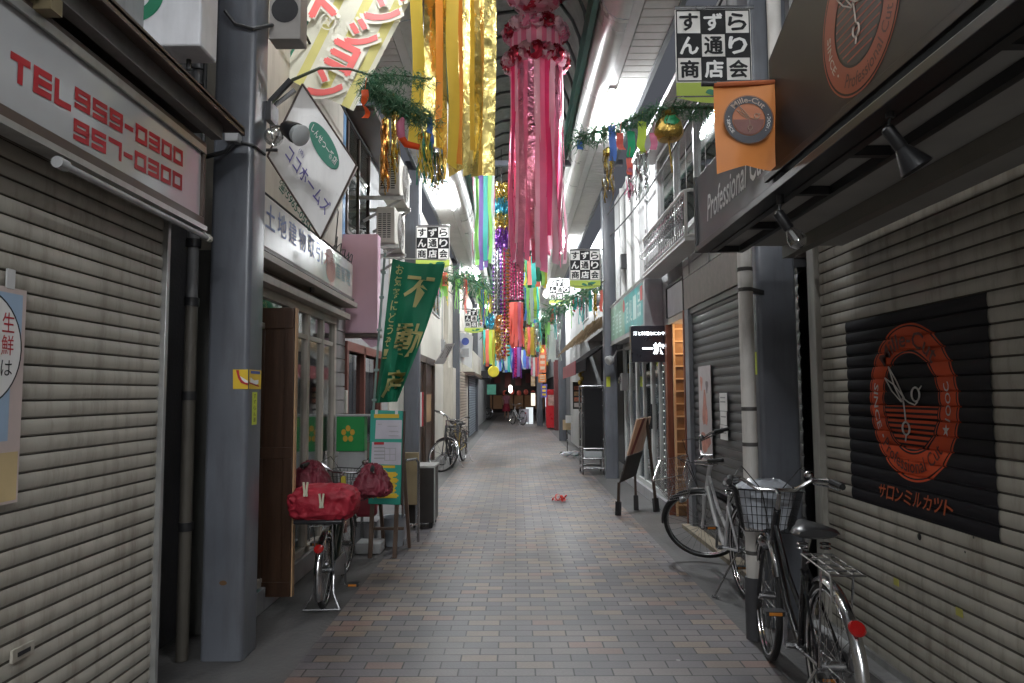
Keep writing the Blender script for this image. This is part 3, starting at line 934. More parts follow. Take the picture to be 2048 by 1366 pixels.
# air conditioner outdoor units
def aircon(px0, py1, px1, py0, Y, label):
    a, b_ = P(px0, py1, Y), P(px1, py0, Y)
    t = thing('outdoor_aircon', label, 'air conditioner', ((a.x + b_.x) / 2, Y + .3, a.z), 'outdoor air conditioner units on wall brackets')
    MB().box(a.x, b_.x, Y, Y + .78, a.z + .03, b_.z).build('case', M_plas, t, bev=.012)
    g = MB()
    n = 12
    wd = (b_.x - a.x) * .72
    for c in range(3):
        for r_ in range(n):
            x0 = a.x + .025 + c * wd / 3
            z0 = a.z + .09 + r_ * (b_.z - a.z - .16) / n
            g.box(x0, x0 + wd / 3 - .014, Y - .004, Y + .002, z0, z0 + (b_.z - a.z - .16) / n - .014)
    g.build('grille', M_black, t)
    cz = (a.z + b_.z) / 2 + .02
    f = MB()
    for r_ in (.05, .11, .17, .225): f.circle((b_.x + .008, Y + .42, cz), Yv, Z, r_, .006, 24, 4)
    for k in range(8):
        an = R(45 * k)
        f.tube([(b_.x + .008, Y + .42, cz), (b_.x + .008, Y + .42 + .225 * math.cos(an), cz + .225 * math.sin(an))], .004, 4)
    f.disc((b_.x + .002, Y + .42, cz), Yv, Z, .225, 24)
    f.build('fan_guard', mat('fan_grey', (.25, .24, .22), .5), t)
    for yy in (Y + .08, Y + .66):
        br = MB()
        br.box(a.x - .25, b_.x + .03, yy, yy + .04, a.z - .015, a.z + .028)
        br.bar((a.x - .2, yy + .02, a.z - .28), (b_.x, yy + .02, a.z - .015), .03)
        br.build('bracket', M_alu, t)
    MB().box(a.x - .02, b_.x + .05, Y - .03, Y, a.z - .045, a.z - .016).build('front_rail', M_alu, t)


aircon(757, 392, 800, 310, 8.3, 'upper outdoor air conditioner unit half hidden behind gold tassels')
aircon(752, 490, 790, 413, 8.35, 'lower outdoor air conditioner unit above the pink sign')

# LEFT 4: white fronted shops with wooden door
L4 = block('cream_shop', 'cream plastered shop with a wooden door and posters behind the second left column', 'building', [
    ('wall', mat('cream_wall_pale', (.62, .59, .52), .65, var=.07, vs=1.4, dirt=.3, dcol=(.3, .27, .22)), [(-3.2, -1.88, 10.62, 18.6, 2.3, 5.2), (-3.2, -1.88, 10.62, 13.3, 0, 2.3), (-3.2, -1.88, 16.6, 18.6, 0, 2.3)]),
    ('door', M_wood, [(-1.98, -1.93, 13.3, 16.6, 0, 2.3)]),
    ('door_frame', M_woodD, [(-1.93, -1.87, 13.3, 13.42, 0, 2.3), (-1.93, -1.87, 14.9, 15.0, 0, 2.3), (-1.93, -1.87, 16.5, 16.6, 0, 2.3), (-1.93, -1.87, 13.42, 16.5, 2.16, 2.3)]),
    ('wood_panel', M_woodL, [(-1.929, -1.915, 13.6, 14.3, 1.75, 2.05), (-1.929, -1.915, 15.1, 16.2, .9, 1.5)]),
], (-2.4, 14, 0))
addwin(L4, -1.878, 1, 13.2, 14.6, 3.4, 4.4, fm=M_alu)
addwin(L4, -1.878, 1, 16.0, 17.4, 3.4, 4.4, fm=M_alu)
for i in range(5): MB().box(-1.914, -1.905, 13.55 + i * .26, 13.73 + i * .26, .85, 1.55).build('menu_strip', (M_red, M_wht)[i % 2], L4)
MB().box(-1.875, -1.80, 12.0, 12.06, .55, 2.5).build('wall_post', M_white, L4)
dbx = MB(); dbx.box(-1.876, -1.72, 12.6, 12.9, .95, 1.5)
dbx.build('fuse_box', M_greyp, None, 'grey fuse box on the cream wall above the parked black bicycles', 'fuse box', bev=.01)
hs = MB()
hc = P(868, 640, 13.0)
for r_ in (.10, .14, .17): hs.circle((-1.84, 13.0, hc.z), Yv, Z, r_, .014, 20, 6)
hs.build('hose_coil', M_brown, None, 'coiled brown hose hung high on the cream wall behind the green banner', 'hose')
ss = thing('slanted_sign', 'white slanted shop signboard with brown streaks over the wooden door', 'sign', (-1.7, 15, 2.35))
a = [P(868, 728, 14.2), P(892, 690, 14.2), P(908, 690, 15.6), P(888, 728, 15.6)]
MB().prism(a, (.02, 0, .03)).build('board', M_white, ss)
l = MB()
for i in range(4):
    u = .2 + i * .2
    p0 = a[0].lerp(a[3], u); p1 = a[1].lerp(a[2], u)
    l.bar(p0.lerp(p1, .2) + Vector((.03, -.01, .05)), p0.lerp(p1, .8) + Vector((.03, -.01, .05)), .05, .01)
l.build('brush_marks', M_woodD, ss)

# LEFT 5, 6
L5 = block('shuttered_shops', 'row of closed shops with pale shutters beyond the third left column', 'building', [
    ('wall', M_cream, [(-3.2, -1.75, 18.62, 29.5, 2.2, 5.2), (-3.2, -1.62, 18.62, 19.4, 0, 2.2), (-3.2, -1.66, 24.2, 25.0, 0, 2.2)]),
    ('fascia_board', mat('fascia_ivory', (.55, .52, .44), .5, dirt=.2), [(-1.75, -1.40, 23.6, 29.2, 2.25, 2.95)]),
    ('pelmet', M_brown, [(-1.78, -1.35, 23.6, 29.2, 2.12, 2.24)]),
], (-2.4, 24, 0))
roller(19.4, 24.2, 0, 2.2, -1.66, 1, .09).build('shutter', [mat('shutter_beige', (.5, .42, .34), .5, dirt=.2), M_groove], L5)
roller(25.0, 29.4, 0, 2.2, -1.62, 1, .09).build('shutter', [mat('shutter_blue', (.26, .31, .36), .5, dirt=.2), M_groove], L5)
addwin(L5, -1.748, 1, 20.2, 21.6, 3.4, 4.5, fm=M_alu)
addwin(L5, -1.748, 1, 25.2, 26.6, 3.4, 4.5, fm=M_alu)
ss = thing('hanging_signboard', 'tall white shop signboard with blue marks hung beside the third left column', 'sign', (-1.5, 20.6, 2.4))
MB().prism([P(918, 722, 20.6), P(943, 738, 20.9), P(946, 672, 20.9), P(921, 664, 20.6)], (0, .08, 0)).build('board', M_white, ss)
l = MB(); cA = P(931, 690, 20.55); l.disc((cA.x, 20.5, cA.z + .1), X, Z, .11, 20, 0); l.box(cA.x - .12, cA.x + .1, 20.5, 20.51, cA.z - .35, cA.z - .1, 1)
l.build('emblem', [M_blue, M_greyp], ss)
yr = thing('round_sign', 'yellow oval shop sign hung on the left near the far crossing', 'sign', P(987, 743, 29.8))
c = P(987, 743, 29.8)
MB().lathe([(.0, -.04), (.21, -.04), (.24, 0), (.21, .04), (.0, .04)], c, Yv, 20).build('disc', mat('yellow_lit', (.75, .62, .05), .5, emit=(.8, .65, .05), es=.12), yr)
MB().bar((c.x, 29.8, c.z + .23), (c.x, 29.8, c.z + .6), .04).build('hanger', M_black, yr)
gs = thing('green_sign', 'small green shop sign on the left by the dark crossing', 'sign', P(980, 779, 40))
c = P(983, 779, 40)
MB().box(c.x - .25, c.x + .25, 40, 40.1, c.z - .28, c.z + .28).build('panel', mat('pale_green', (.12, .4, .28), .5, emit=(.1, .4, .3), es=.08), gs)
MB().box(c.x - .28, c.x + .28, 39.98, 40.12, c.z + .281, c.z + .32).build('frame', M_black, gs)
block('end_shop_left', 'dim shop building on the left beyond the yellow oval sign', 'building', [
    ('wall', M_greywall, [(-3.4, -1.7, 29.52, 49.5, 2.3, 5.2), (-3.4, -1.75, 29.52, 49.5, 0, 2.3)]),
    ('awning', M_dark, [(-1.7, -1.15, 30.5, 34, 2.2, 2.5)]),
], (-2.5, 40, 0))
# far buildings behind the cross street
fb = block('far_building', 'dark building closing the view at the end of the arcade', 'building', [
    ('wall', mat('far_wall', (.045, .035, .033), .8, var=.5, vs=1.2), [(-14, 14, 58.2, 62, 0, 9)]),
], (0, 60, 0))
for i in range(9):
    x = -3.4 + i * .85
    MB().box(x, x + .5, 58.1, 58.2, 2.0 + .2 * (i % 3), 2.9 + .3 * (i % 2)).build('upper_sign', mat('far_red', (.10, .02, .02), .6), fb)
    MB().box(x - .1, x + .65, 58.05, 58.2, .3, 1.4).build('added_glow_window', mat('far_added_glow', (.10, .07, .05), .6, emit=(.9, .45, .2), es=.035), fb)  # faint warm glow added so the far end is less black
for i in range(5):
    c = P(1010 + i * 14, 786 - 2 * (i % 2), 57.5)
    MB().lathe([(.05, -.22), (.16, -.14), (.19, 0), (.16, .14), (.05, .22)], c, Z, 10).build('paper_lantern', mat('lantern_red', (.25, .05, .04), .6, emit=(.6, .12, .08), es=.12), None, 'small dim red paper lantern in the row across the dark far end', 'lantern', 'row of dim red lanterns at the far end')
c = P(1021, 778, 57)
MB().lathe([(.06, -.3), (.13, -.2), (.13, .2), (.06, .3)], c, Z, 10).build('far_fill_globe', emit_mat('far_fill_glow', (1, .93, .82), 9), None, 'small added white lamp brightening the dark far end', 'lamp')  # lamp added at the crossing to lift its surroundings

# ================================================================== RIGHT 1: barber shop
R1 = block('barber_shop', 'barber shop on the right front with a cream roller shutter', 'building', [
    ('wall', M_greywall, [(2.03, 3.3, -16, 4.79, 2.57, 5.0), (2.1, 3.3, 4.74, 4.79, 0, 2.57), (2.02, 3.3, -16, -5, 0, 2.57)]),
    ('header_box', mat('header_cream', (.33, .31, .27), .5, dirt=.3), [(1.88, 2.029, -5, 4.79, 2.562, 2.70)]),
], (2.6, 0, 0))
roller(-5, 4.63, .03, 2.56, 2.0, -1, .070).build('shutter', [M_shut, M_groove], R1)
MB().box(1.965, 2.05, 4.632, 4.74, 0, 2.555).build('guide_rail', mat('rail_weathered', (.36, .34, .30), .5, dirt=.6), R1, bev=.006)
MB().box(1.985, 2.02, -5, 4.63, 0, .05).build('bottom_rail', M_alu, R1)
MB().box(1.9, 2.2, -6, 4.79, -.02, .01).build('sill', M_greywall, R1)
kh = MB()
for px, py, r_ in ((1822, 1071, .018), (1928, 1073, .006), (1910, 1101, .006)):
    Y_ = 2.0 * FPX / (px - 1030)
    kh.disc((1.9965, Y_, 1.5 - (py - 788) * Y_ / FPX), -Yv, Z, r_, 12)
kh.build('lock_hole', M_black, R1)
for px, py in ((1773, 1158), (1893, 1216)):
    Y_ = 2.0 * FPX / (px - 1030)
    z_ = 1.5 - (py - 788) * Y_ / FPX
    MB().box(1.995, 1.9975, Y_ - .025, Y_ + .025, z_ - .018, z_ + .018).build('shutter_sticker', mat('sticker_yellow', (.45, .42, .1), .6, var=.3), R1)


# vinyl emblem poster on the right shutter: follows the slats, printed ring
def emblem_print_mat(cy, cz, r):
    m = bpy.data.materials.new('emblem_print')
    m.use_nodes = True
    nt = m.node_tree
    N, L = nt.nodes, nt.links
    b = N['Principled BSDF']
    b.inputs['Roughness'].default_value = .6
    b.inputs['Specular IOR Level'].default_value = .2
    tc = N.new('ShaderNodeTexCoord')
    sep = N.new('ShaderNodeSeparateXYZ')
    L.new(tc.outputs['Object'], sep.inputs[0])

    def mth(op, a, b_=None):
        n = N.new('ShaderNodeMath'); n.operation = op
        for i, q in enumerate((a, b_)):
            if q is None: continue
            if isinstance(q, (int, float)): n.inputs[i].default_value = q
            else: L.new(q, n.inputs[i])
        return n.outputs[0]
    dy = mth('SUBTRACT', sep.outputs[1], cy)
    dz = mth('SUBTRACT', sep.outputs[2], cz)
    rr = mth('SQRT', mth('ADD', mth('MULTIPLY', dy, dy), mth('MULTIPLY', dz, dz)))

    def band(a, c): return mth('MULTIPLY', mth('GREATER_THAN', rr, a), mth('LESS_THAN', rr, c))
    ring = mth('ADD', band(r * .66, r * .955), band(r * .975, r))
    ring = mth('ADD', ring, band(r * .62, r * .635))
    strp = mth('MULTIPLY', mth('LESS_THAN', mth('FRACT', mth('MULTIPLY', dz, 38)), .55), mth('MULTIPLY', mth('LESS_THAN', rr, r * .6), mth('LESS_THAN', dz, -.02)))
    fac = mth('MINIMUM', mth('ADD', ring, strp), 1)
    mx = N.new('ShaderNodeMix'); mx.data_type = 'RGBA'
    mx.inputs[6].default_value = (.012, .011, .014, 1)
    mx.inputs[7].default_value = (.60, .085, .028, 1)
    L.new(fac, mx.inputs[0]); L.new(mx.outputs[2], b.inputs['Base Color'])
    return m


ep = thing('emblem_poster', 'black poster with an orange scissors emblem across the right cream shutter', 'poster', (1.99, 3.63, .885))
pz0, pz1 = .03 + .070 * 12, .03 + .070 * 27
rs_ = roller(2.99, 4.28, pz0, pz1, 1.9945, -1, .070, .014)
rs_.m = [0] * len(rs_.m)
rs_.build('sheet', emblem_print_mat(3.615 - 3.63, 1.45 - .885, .40), ep, smooth=True)


def scissors(b, c, u, v, s, mi, thick=.004, lift=.0):
    """open scissors drawn as outlines"""
    c, u, v = Vector(c), Vector(u), Vector(v)
    f = lambda x, y: c + u * (x * s) + v * (y * s)
    for pts in ([(-.52, .62), (-.30, .18), (-.05, -.12), (.05, -.06), (-.22, .30), (-.52, .62)], [(-.68, .38), (-.42, .10), (-.08, -.12), (.0, -.02), (-.3, .22), (-.68, .38)]):
        b.tube([f(*p) for p in pts], thick, 4, mi)
    b.tube([f(.0, -.08), f(.04, -.3), f(.06, -.5)], thick, 4, mi)
    b.tube([f(.02, -.05), f(.2, -.13), f(.42, -.18), f(.52, -.12)], thick, 4, mi)
    b.circle(f(.06, -.66), u, v, .13 * s, thick * 1.3, 18, 4, mi)
    b.circle(f(.46, .03), u, v, .14 * s, thick * 1.3, 18, 4, mi)
    b.tube([f(.06, -.8), f(.02, -.92)], thick, 4, mi)
    b.tube([f(.56, .1), f(.68, .2)], thick, 4, mi)


def arc_text(b, st, c, u, v, r, a_mid, step, h, mi, flip=False, bold=.01, lift=.0):
    """a whole word bent round a circle, letters keeping their own proportions; step is the angle per letter"""
    c, u, v = Vector(c), Vector(u), Vector(v)
    t = MB()
    t.text(st, (0, 0, 0), X, Z, 1.0, 1.0, mi, bold)
    span = step * len(st)
    nv = []
    for x, _, z in t.v:
        a = a_mid + (x if flip else -x) * span
        rr = r + (-z if flip else z) * h
        nv.append(c + (u * math.cos(R(a)) + v * math.sin(R(a))) * rr)
    o = len(b.v)
    b.v += [tuple(p) for p in nv]
    b.f += [[i + o for i in f] for f in t.f]
    b.m += t.m


cE = Vector((1.990, 3.615, 1.45))
EM_ = [mat('print_silver', (.6, .58, .55), .4), mat('print_darkred', (.09, .015, .008), .5)]
l = MB(); scissors(l, cE + Vector((0, .05, .03)), -Yv, Z, .25, 0, .004); l.build('scissors_print', EM_, ep)
l = MB()
arc_text(l, 'SINCE・', cE, -Yv, Z, .325, 190, 9, .045, 0, True)
l.build('side_lettering', EM_, ep, smooth=False)
l = MB()
arc_text(l, '★1OOC', cE, -Yv, Z, .325, -6, 9, .05, 0, True)
l.build('side_lettering', EM_, ep, smooth=False)
l = MB()
arc_text(l, 'Mille-Cut', cE, -Yv, Z, .322, 90, 11, .085, 1)
l.build('top_lettering', EM_, ep, smooth=False)
l = MB()
arc_text(l, 'Professional Cut', cE, -Yv, Z, .322, 270, 6.2, .07, 1, True)
l.build('bottom_lettering', EM_, ep, smooth=False)
l = MB()
for i, ch in enumerate('サロンミルカット'):
    l.text(ch, (1.989, 3.615 + .30 - i * .085, .965), -Yv, Z, .07, .075, 0, .01, .3)
l.build('lettering', mat('print_orange', (.42, .08, .02), .5), ep, smooth=False)

# long black sign canopy
cs = thing('sign_canopy', 'long dark sign canopy with an orange scissors emblem over the right shutter', 'sign', (1.5, 2, 2.34))
M_sg = mat('sign_darkbrown', (.015, .0115, .011), .45, var=.2, vs=2, spec=.25)
M_sgg = mat('sign_gunmetal', (.075, .075, .085), .42, .0, var=.2, vs=2)
MB().box(1.10, 1.16, 2.94, 4.2, 2.375, 2.79).build('strip_panel', M_sgg, cs, bev=.004)
fr = MB()
fr.box(1.085, 1.165, 4.201, 4.225, 2.34, 2.80); fr.box(1.085, 1.165, -1, 4.20, 2.34, 2.374)
fr.build('frame', M_black, cs, bev=.003)
MB().prism([(1.095, 2.955, 2.43), (1.095, 2.955, 2.92), (1.095, 2.70, 3.02), (1.095, 1.9, 3.35), (1.095, .2, 3.6), (1.095, -1, 3.6), (1.095, -1, 2.43)], (.06, 0, 0)).build('main_panel', M_sg, cs)
MB().box(1.075, 1.094, -1, 3.0, 2.40, 2.429).build('panel_lip', M_sg, cs, bev=.002)
u_ = MB()
u_.box(1.166, 1.20, -1, 4.2, 2.335, 2.372); u_.box(1.335, 1.365, -1, 4.2, 2.335, 2.372)
for yy in (.9, 1.68, 2.48, 2.97, 3.6, 4.19): u_.box(1.2005, 1.3345, yy - .016, yy + .016, 2.337, 2.372)
u_.build('underside_bars', M_black, cs)
MB().box(1.16, 1.96, -1, 4.2, 2.374, 2.392).build('underside_panel', mat('canopy_underside', (.32, .32, .30), .6, var=.1), cs)
MB().box(1.60, 1.66, -1, 4.2, 2.30, 2.372).build('inner_beam', mat('inner_beam', (.16, .15, .13), .6), cs)
l = MB()
MB().text('Professional Cut', (1.0975, 3.50, 2.545), -Yv, Z, .94, .15, 0, .01, .18).build('lettering', mat('print_grey', (.8, .8, .8), .5), cs, smooth=False)
cC = Vector((1.093, 2.175, 2.70))
l.annulus(cC, -Yv, Z, .163, .243, 56, 1); l.annulus(cC, -Yv, Z, .25, .256, 56, 1)
l.disc(cC + Vector((.0008, 0, 0)), -Yv, Z, .155, 40, 3)
for i in range(22):
    zz = -.14 + i * .0132
    hw = math.sqrt(max(0, .15 ** 2 - zz ** 2))
    if hw > .02 and (i % 2): l.poly([cC + Vector((-.0003, hw, zz)), cC + Vector((-.0003, -hw, zz)), cC + Vector((-.0003, -hw, zz + .006)), cC + Vector((-.0003, hw, zz + .006))], 1)
scissors(l, cC + Vector((-.002, .02, .055)), -Yv, Z, .16, 2, .003)
arc_text(l, 'SINCE・', cC + Vector((-.001, 0, 0)), -Yv, Z, .203, 200, 8.5, .028, 2, True)
arc_text(l, 'Professional Cut', cC + Vector((-.001, 0, 0)), -Yv, Z, .203, 290, 6, .045, 4, True)
arc_text(l, 'Mille-Cut', cC + Vector((-.001, 0, 0)), -Yv, Z, .203, 90, 10, .05, 4)
l.build('emblem', [M_wht, mat('emblem_orange', (.30, .05, .02), .45), mat('print_bone', (.5, .42, .36), .5), mat('emblem_dark', (.03, .02, .018), .5), mat('print_darkred', (.09, .015, .008), .5)], cs, smooth=False)


# track lamps under the sign canopy
def spot(px, py, Y, s, lab, bulb):
    p = P(px, py, Y)
    p.x = 1.135
    t = thing('track_lamp', lab, 'lamp', p, 'lamps on the barber sign canopy')
    MB().lathe([(.022 * s, 0), (.022 * s, -.06 * s), (.015 * s, -.062 * s)], p, Z, 12).build('socket', M_black, t)
    e = p + Vector((-.005 * s, 0, -.13 * s))
    MB().tube([p + Vector((0, 0, -.06 * s)), p + Vector((-.01 * s, 0, -.10 * s)), e], .009 * s, 8).build('arm', mat('lamp_arm', (.06, .06, .06), .35, .5), t)
    ax = Vector((.45, -.12, -.80)).normalized()
    MB().lathe([(.02 * s, -.03 * s), (.03 * s, -.02 * s), (.032 * s, .09 * s), (.028 * s, .1 * s)], e, ax, 14).build('body', M_black, t)
    if bulb:
        MB().lathe([(.025 * s, .101 * s), (.05 * s, .15 * s), (.055 * s, .19 * s), (.03 * s, .225 * s), (0, .23 * s)], e, ax, 14).build('bulb', M_bulb, t)
        MB().lathe([(.01 * s, .11 * s), (.012 * s, .17 * s), (0, .18 * s)], e, ax, 8).build('filament', M_white, t)
    else:
        MB().lathe([(.034 * s, .101 * s), (.05 * s, .14 * s), (.075 * s, .21 * s), (.078 * s, .22 * s), (.06 * s, .2 * s)], e, ax, 18).build('hood', M_black, t)


spot(1553, 388, 2.98, .72, 'track lamp with a clear glass bulb at the far end of the barber sign canopy', True)
spot(1785, 212, 2.09, .62, 'black hooded track lamp under the middle of the barber sign canopy', False)

# orange flag
of = thing('orange_flag', 'orange swallow-tailed flag with a round dark scissors emblem hung from the barber sign', 'flag', P(1493, 343, 2.90))
Yf = 2.90
fl = lambda px, py: P(px, py, Yf)
tl, tr, br_, nt_, bl_ = fl(1427, 168), fl(1558, 162), fl(1560, 342), fl(1492, 331), fl(1434, 348)
m = MB()
n, mm = 12, 14
for i in range(n + 1):
    for j in range(mm + 1):
        a, b_ = i / n, j / mm
        top = tl.lerp(tr, a)
        bot = bl_.lerp(nt_, a * 2) if a < .5 else nt_.lerp(br_, a * 2 - 1)
        p = top.lerp(bot, b_)
        p.y += .010 * math.sin(a * 7 + b_ * 2) * b_ + .008 * math.sin(a * 4 + b_ * 5)
        m.v.append(tuple(p))
for i in range(n):
    for j in range(mm):
        k = i * (mm + 1) + j
        m.f.append([k, k + mm + 1, k + mm + 2, k + 1]); m.m.append(0)
m.build('cloth', cloth_mat('orange_cloth', (.62, .22, .055), .25, .6, .12), of)
MB().tube([fl(1405, 168) + Vector((0, -.0, 0)), fl(1566, 161)], .008, 8).build('pole', M_black, of)
MB().tube([fl(1403, 168), fl(1432, 168)], .011, 8).build('pole_end', M_black, of)
MB().tube([tl + Vector((0, 0, -.005)), tr + Vector((0, 0, -.005))], .012, 8).build('sleeve', cloth_mat('orange_sleeve', (.40, .10, .03), .2), of)
cF = fl(1494, 243) + Vector((0, -.022, 0))
rf = .104
l = MB()
l.annulus(cF, X, Z, rf * .66, rf * .97, 48, 0); l.annulus(cF, X, Z, rf * .985, rf, 48, 0)
l.disc(cF + Vector((0, .001, 0)), X, Z, rf * .64, 40, 1)
l.add([cF + Vector((rf * .62 * math.cos(R(180 + 180 * k / 20)), -.0004, rf * .62 * math.sin(R(180 + 180 * k / 20)))) for k in range(21)], [list(range(21))], 2)
scissors(l, cF + Vector((0, -.002, .012)), X, Z, .072, 3, .0014)
arc_text(l, 'Mille-Cut', cF + Vector((0, -.001, 0)), X, Z, rf * .81, 90, 11.5, .024, 3)
arc_text(l, '・SINCE', cF + Vector((0, -.001, 0)), X, Z, rf * .81, 195, 8.5, .013, 4, True)
arc_text(l, '・1OOC・', cF + Vector((0, -.001, 0)), X, Z, rf * .81, -10, 8.5, .013, 4, True)
l.build('emblem', [mat('emblem_navy', (.03, .03, .036), .5), mat('emblem_copper', (.33, .11, .045), .5, var=.2, vs=9), mat('emblem_maroon', (.12, .04, .03), .5), mat('print_tan', (.38, .28, .22), .5), mat('print_silver', (.6, .58, .55), .4)], of, smooth=False)

# drain pipe right
dp = thing('drain_pipe', 'pale weathered drain pipe with black clamps behind the right bicycles', 'pipe', (1.46, 4.47, 0))
MB().tube([(1.462, 4.47, .36), (1.462, 4.47, 2.6), (1.55, 4.52, 2.8), (1.75, 4.6, 3.2), (1.75, 4.6, 5)], .045, 16).build('pipe', mat('pipe_weathered', (.66, .63, .59), .55, var=.12, vs=4, dirt=.5, dcol=(.1, .09, .08)), dp)
MB().tube([(1.462, 4.47, 0), (1.462, 4.47, .37)], .056, 16).build('sleeve', M_darkwall, dp)
e = MB()
for z in (.52, .87, 1.18, 1.40, 2.15, 2.28):
    e.tube([(1.462, 4.47, z - .012), (1.462, 4.47, z + .012)], .0475, 16)
e.build('clamp_marks', mat('clamp_dark', (.08, .075, .07), .6), dp)
MB().bar((1.5, 4.48, 2.15), (1.62, 4.62, 2.15), .03).build('bracket', M_black, dp)
MB().box(1.5975, 1.5995, 4.70, 4.80, 1.62, 1.77).build('column_sticker', mat('tag_yellow', (.55, .62, .05), .5), None, 'yellow sticker on the right front column beside the pale pipe', 'sticker')
MB().box(1.63, 1.70, 12.7185, 12.7205, 1.62, 1.80).build('column_sticker', mat('tag_yellow', (.55, .62, .05), .5), None, 'yellow sticker on the column next to the rolling rack', 'sticker')

# ================================================================== RIGHT 2: dark shutter shop
R2 = block('tile_shop', 'closed shop with a dark grey shutter, tiled header and white tiled upper floor', 'building', [
    ('upper_wall', M_whiteT, [(1.94, 3.3, 4.81, 8.12, 2.81, 5.2), (1.94, 3.3, 8.12, 12.9, 3.12, 5.2)]),
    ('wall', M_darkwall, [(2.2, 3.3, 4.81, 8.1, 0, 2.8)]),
    ('shutter_box', M_shutD, [(1.96, 2.1, 4.95, 7.98, 2.38, 2.44)]),
], (2.6, 7, 0))
th = MB()
th.box(1.94, 2.2, 4.93, 8.10, 2.445, 2.80)
th.build('tile_header', None or mat('small_tiles', (.19, .155, .14), .5, var=.2, vs=16, dirt=.3), R2)
roller(4.95, 7.93, .04, 2.40, 1.985, -1, .085, .014, hump=False).build('shutter', [M_shutD, M_black], R2)
MB().box(1.94, 2.05, 7.93, 8.10, 0, 2.4445).build('guide_rail', mat('rail_grey', (.2, .21, .23), .5, dirt=.3), R2, bev=.006)
MB().box(1.86, 2.1, 4.95, 8.1, -.02, .04).build('sill', mat('sill_tan', (.25, .21, .15), .6, dirt=.3), R2)
# trim bands on the white wall
tr_ = MB()
for z in (2.93, 3.06): tr_.box(1.928, 1.939, 4.81, 8.12, z, z + .01)
for y in (5.4, 6.2, 7.0, 7.8): tr_.box(1.9285, 1.939, y, y + .012, 2.81, 5.2)
tr_.build('tile_joints', M_greywall, R2)
addwin(R2, 1.938, -1, 6.4, 9.2, 3.35, 4.55, mull=2, fr=.06, d=.05, fm=M_alu)
MB().box(1.62, 1.938, 6.0, 9.6, 4.64, 4.70).build('window_hood', M_white, R2)
ld = MB()
for y in (5.0, 5.12): ld.tube([(1.90, y, 4.2), (1.90, y, 5.2)], .025, 8)
ld.build('upper_pipe', M_white, R2)
rl = thing('window_railing', 'white window railing with rows of scroll bars on the right upper wall', 'railing', (1.8, 8, 3.1))
f = MB()
ry0, ry1, rz0, rz1, rx = 6.95, 9.3, 3.06, 3.52, 1.70
for z in (rz0, rz1): f.tube([(1.93, ry0, z), (rx + .05, ry0, z), (rx, ry0 + .05, z), (rx, ry1 - .05, z), (rx + .05, ry1, z), (1.93, ry1, z)], .017, 8)
for y in (ry0 + .03, ry1 - .03): f.tube([(rx + .01, y, rz0), (rx + .01, y, rz1)], .017, 8)
f.box(rx - .01, 1.93, ry0, ry1, rz0 - .05, rz0 - .02)
f.build('frame', M_white, rl)
f = MB()
n = 24
for i in range(n):
    y = ry0 + .08 + i * (ry1 - ry0 - .16) / (n - 1)
    f.tube([(rx + .01, y, rz0), (rx + .01, y, rz1)], .005, 5)
    for zc in (rz0 + .07, rz1 - .07):
        f.circle((rx + .008, y + .03, zc), Yv, Z, .036, .0045, 12, 4)
    f.circle((rx - .02, y, (rz0 + rz1) / 2), X, Z, .04, .004, 12, 4)
f.build('scrollwork', M_steel, rl)
il = thing('iron_bracket', 'black scrolled iron bracket on the right upper wall behind the orange flag', 'bracket', (1.9, 5.6, 3.2))
f = MB()
for k, (y0, z0) in enumerate(((5.5, 3.55), (5.7, 3.35), (5.9, 3.15), (6.1, 2.98))):
    f.circle((1.90, y0, z0), Yv, Z, .07, .008, 14, 5, 0, 0, 300)
f.tube([(1.92, 5.35, 3.75), (1.92, 6.3, 2.85)], .010, 6)
f.tube([(1.92, 5.35, 3.75), (1.92, 5.35, 3.2), (1.92, 6.3, 2.85)], .008, 6)
f.build('scrolls', M_black, il)
# posters on the dark shutter
pp = thing('menu_poster', 'tall pale poster with reddish figures on the dark grey shutter', 'poster', (1.97, 7.2, .85))
yA, yB = 7.15, 7.62
b = MB()
b.box(1.962, 1.967, yA, yB, .80, 1.78, 0)
for (a, c, z0, z1, mi) in ((.1, .85, .1, .3, 1), (.3, .7, .35, .72, 1), (.15, .35, .75, .9, 1), (.6, .8, .72, .85, 2), (.1, .9, .03, .08, 2)):
    pts = []
    for k in range(14):
        th = 2 * math.pi * k / 14
        q = 1 + .25 * math.sin(3 * th + z0 * 9)
        pts.append((1.9605, yB - (yB - yA) * ((a + c) / 2 + (c - a) / 2 * math.cos(th) * q), .80 + .98 * ((z0 + z1) / 2 + (z1 - z0) / 2 * math.sin(th) * q)))
    b.poly(pts, mi)
b.build('sheet', [mat('poster_grey', (.5, .46, .46), .5, var=.1), mat('poster_salmon', (.5, .22, .17), .5, var=.3, vs=12), mat('poster_dark', (.2, .16, .17), .5)], pp, smooth=False)
nn = thing('paper_notice', 'small crumpled white notices taped on the dark shutter beside the tall poster', 'notice', (1.97, 6.75, 1.2))
b = MB(); b.box(1.963, 1.967, 6.62, 6.86, 1.33, 1.50); b.box(1.961, 1.966, 6.64, 6.84, 1.20, 1.325); b.box(1.963, 1.967, 6.63, 6.86, 1.06, 1.195)
b.build('sheets', M_wht, nn)
l = MB()
for z in (1.45, 1.41, 1.27, 1.16, 1.12): l.box(1.9595, 1.9605, 6.66, 6.82, z, z + .012)
l.build('lettering', M_greyp, nn)

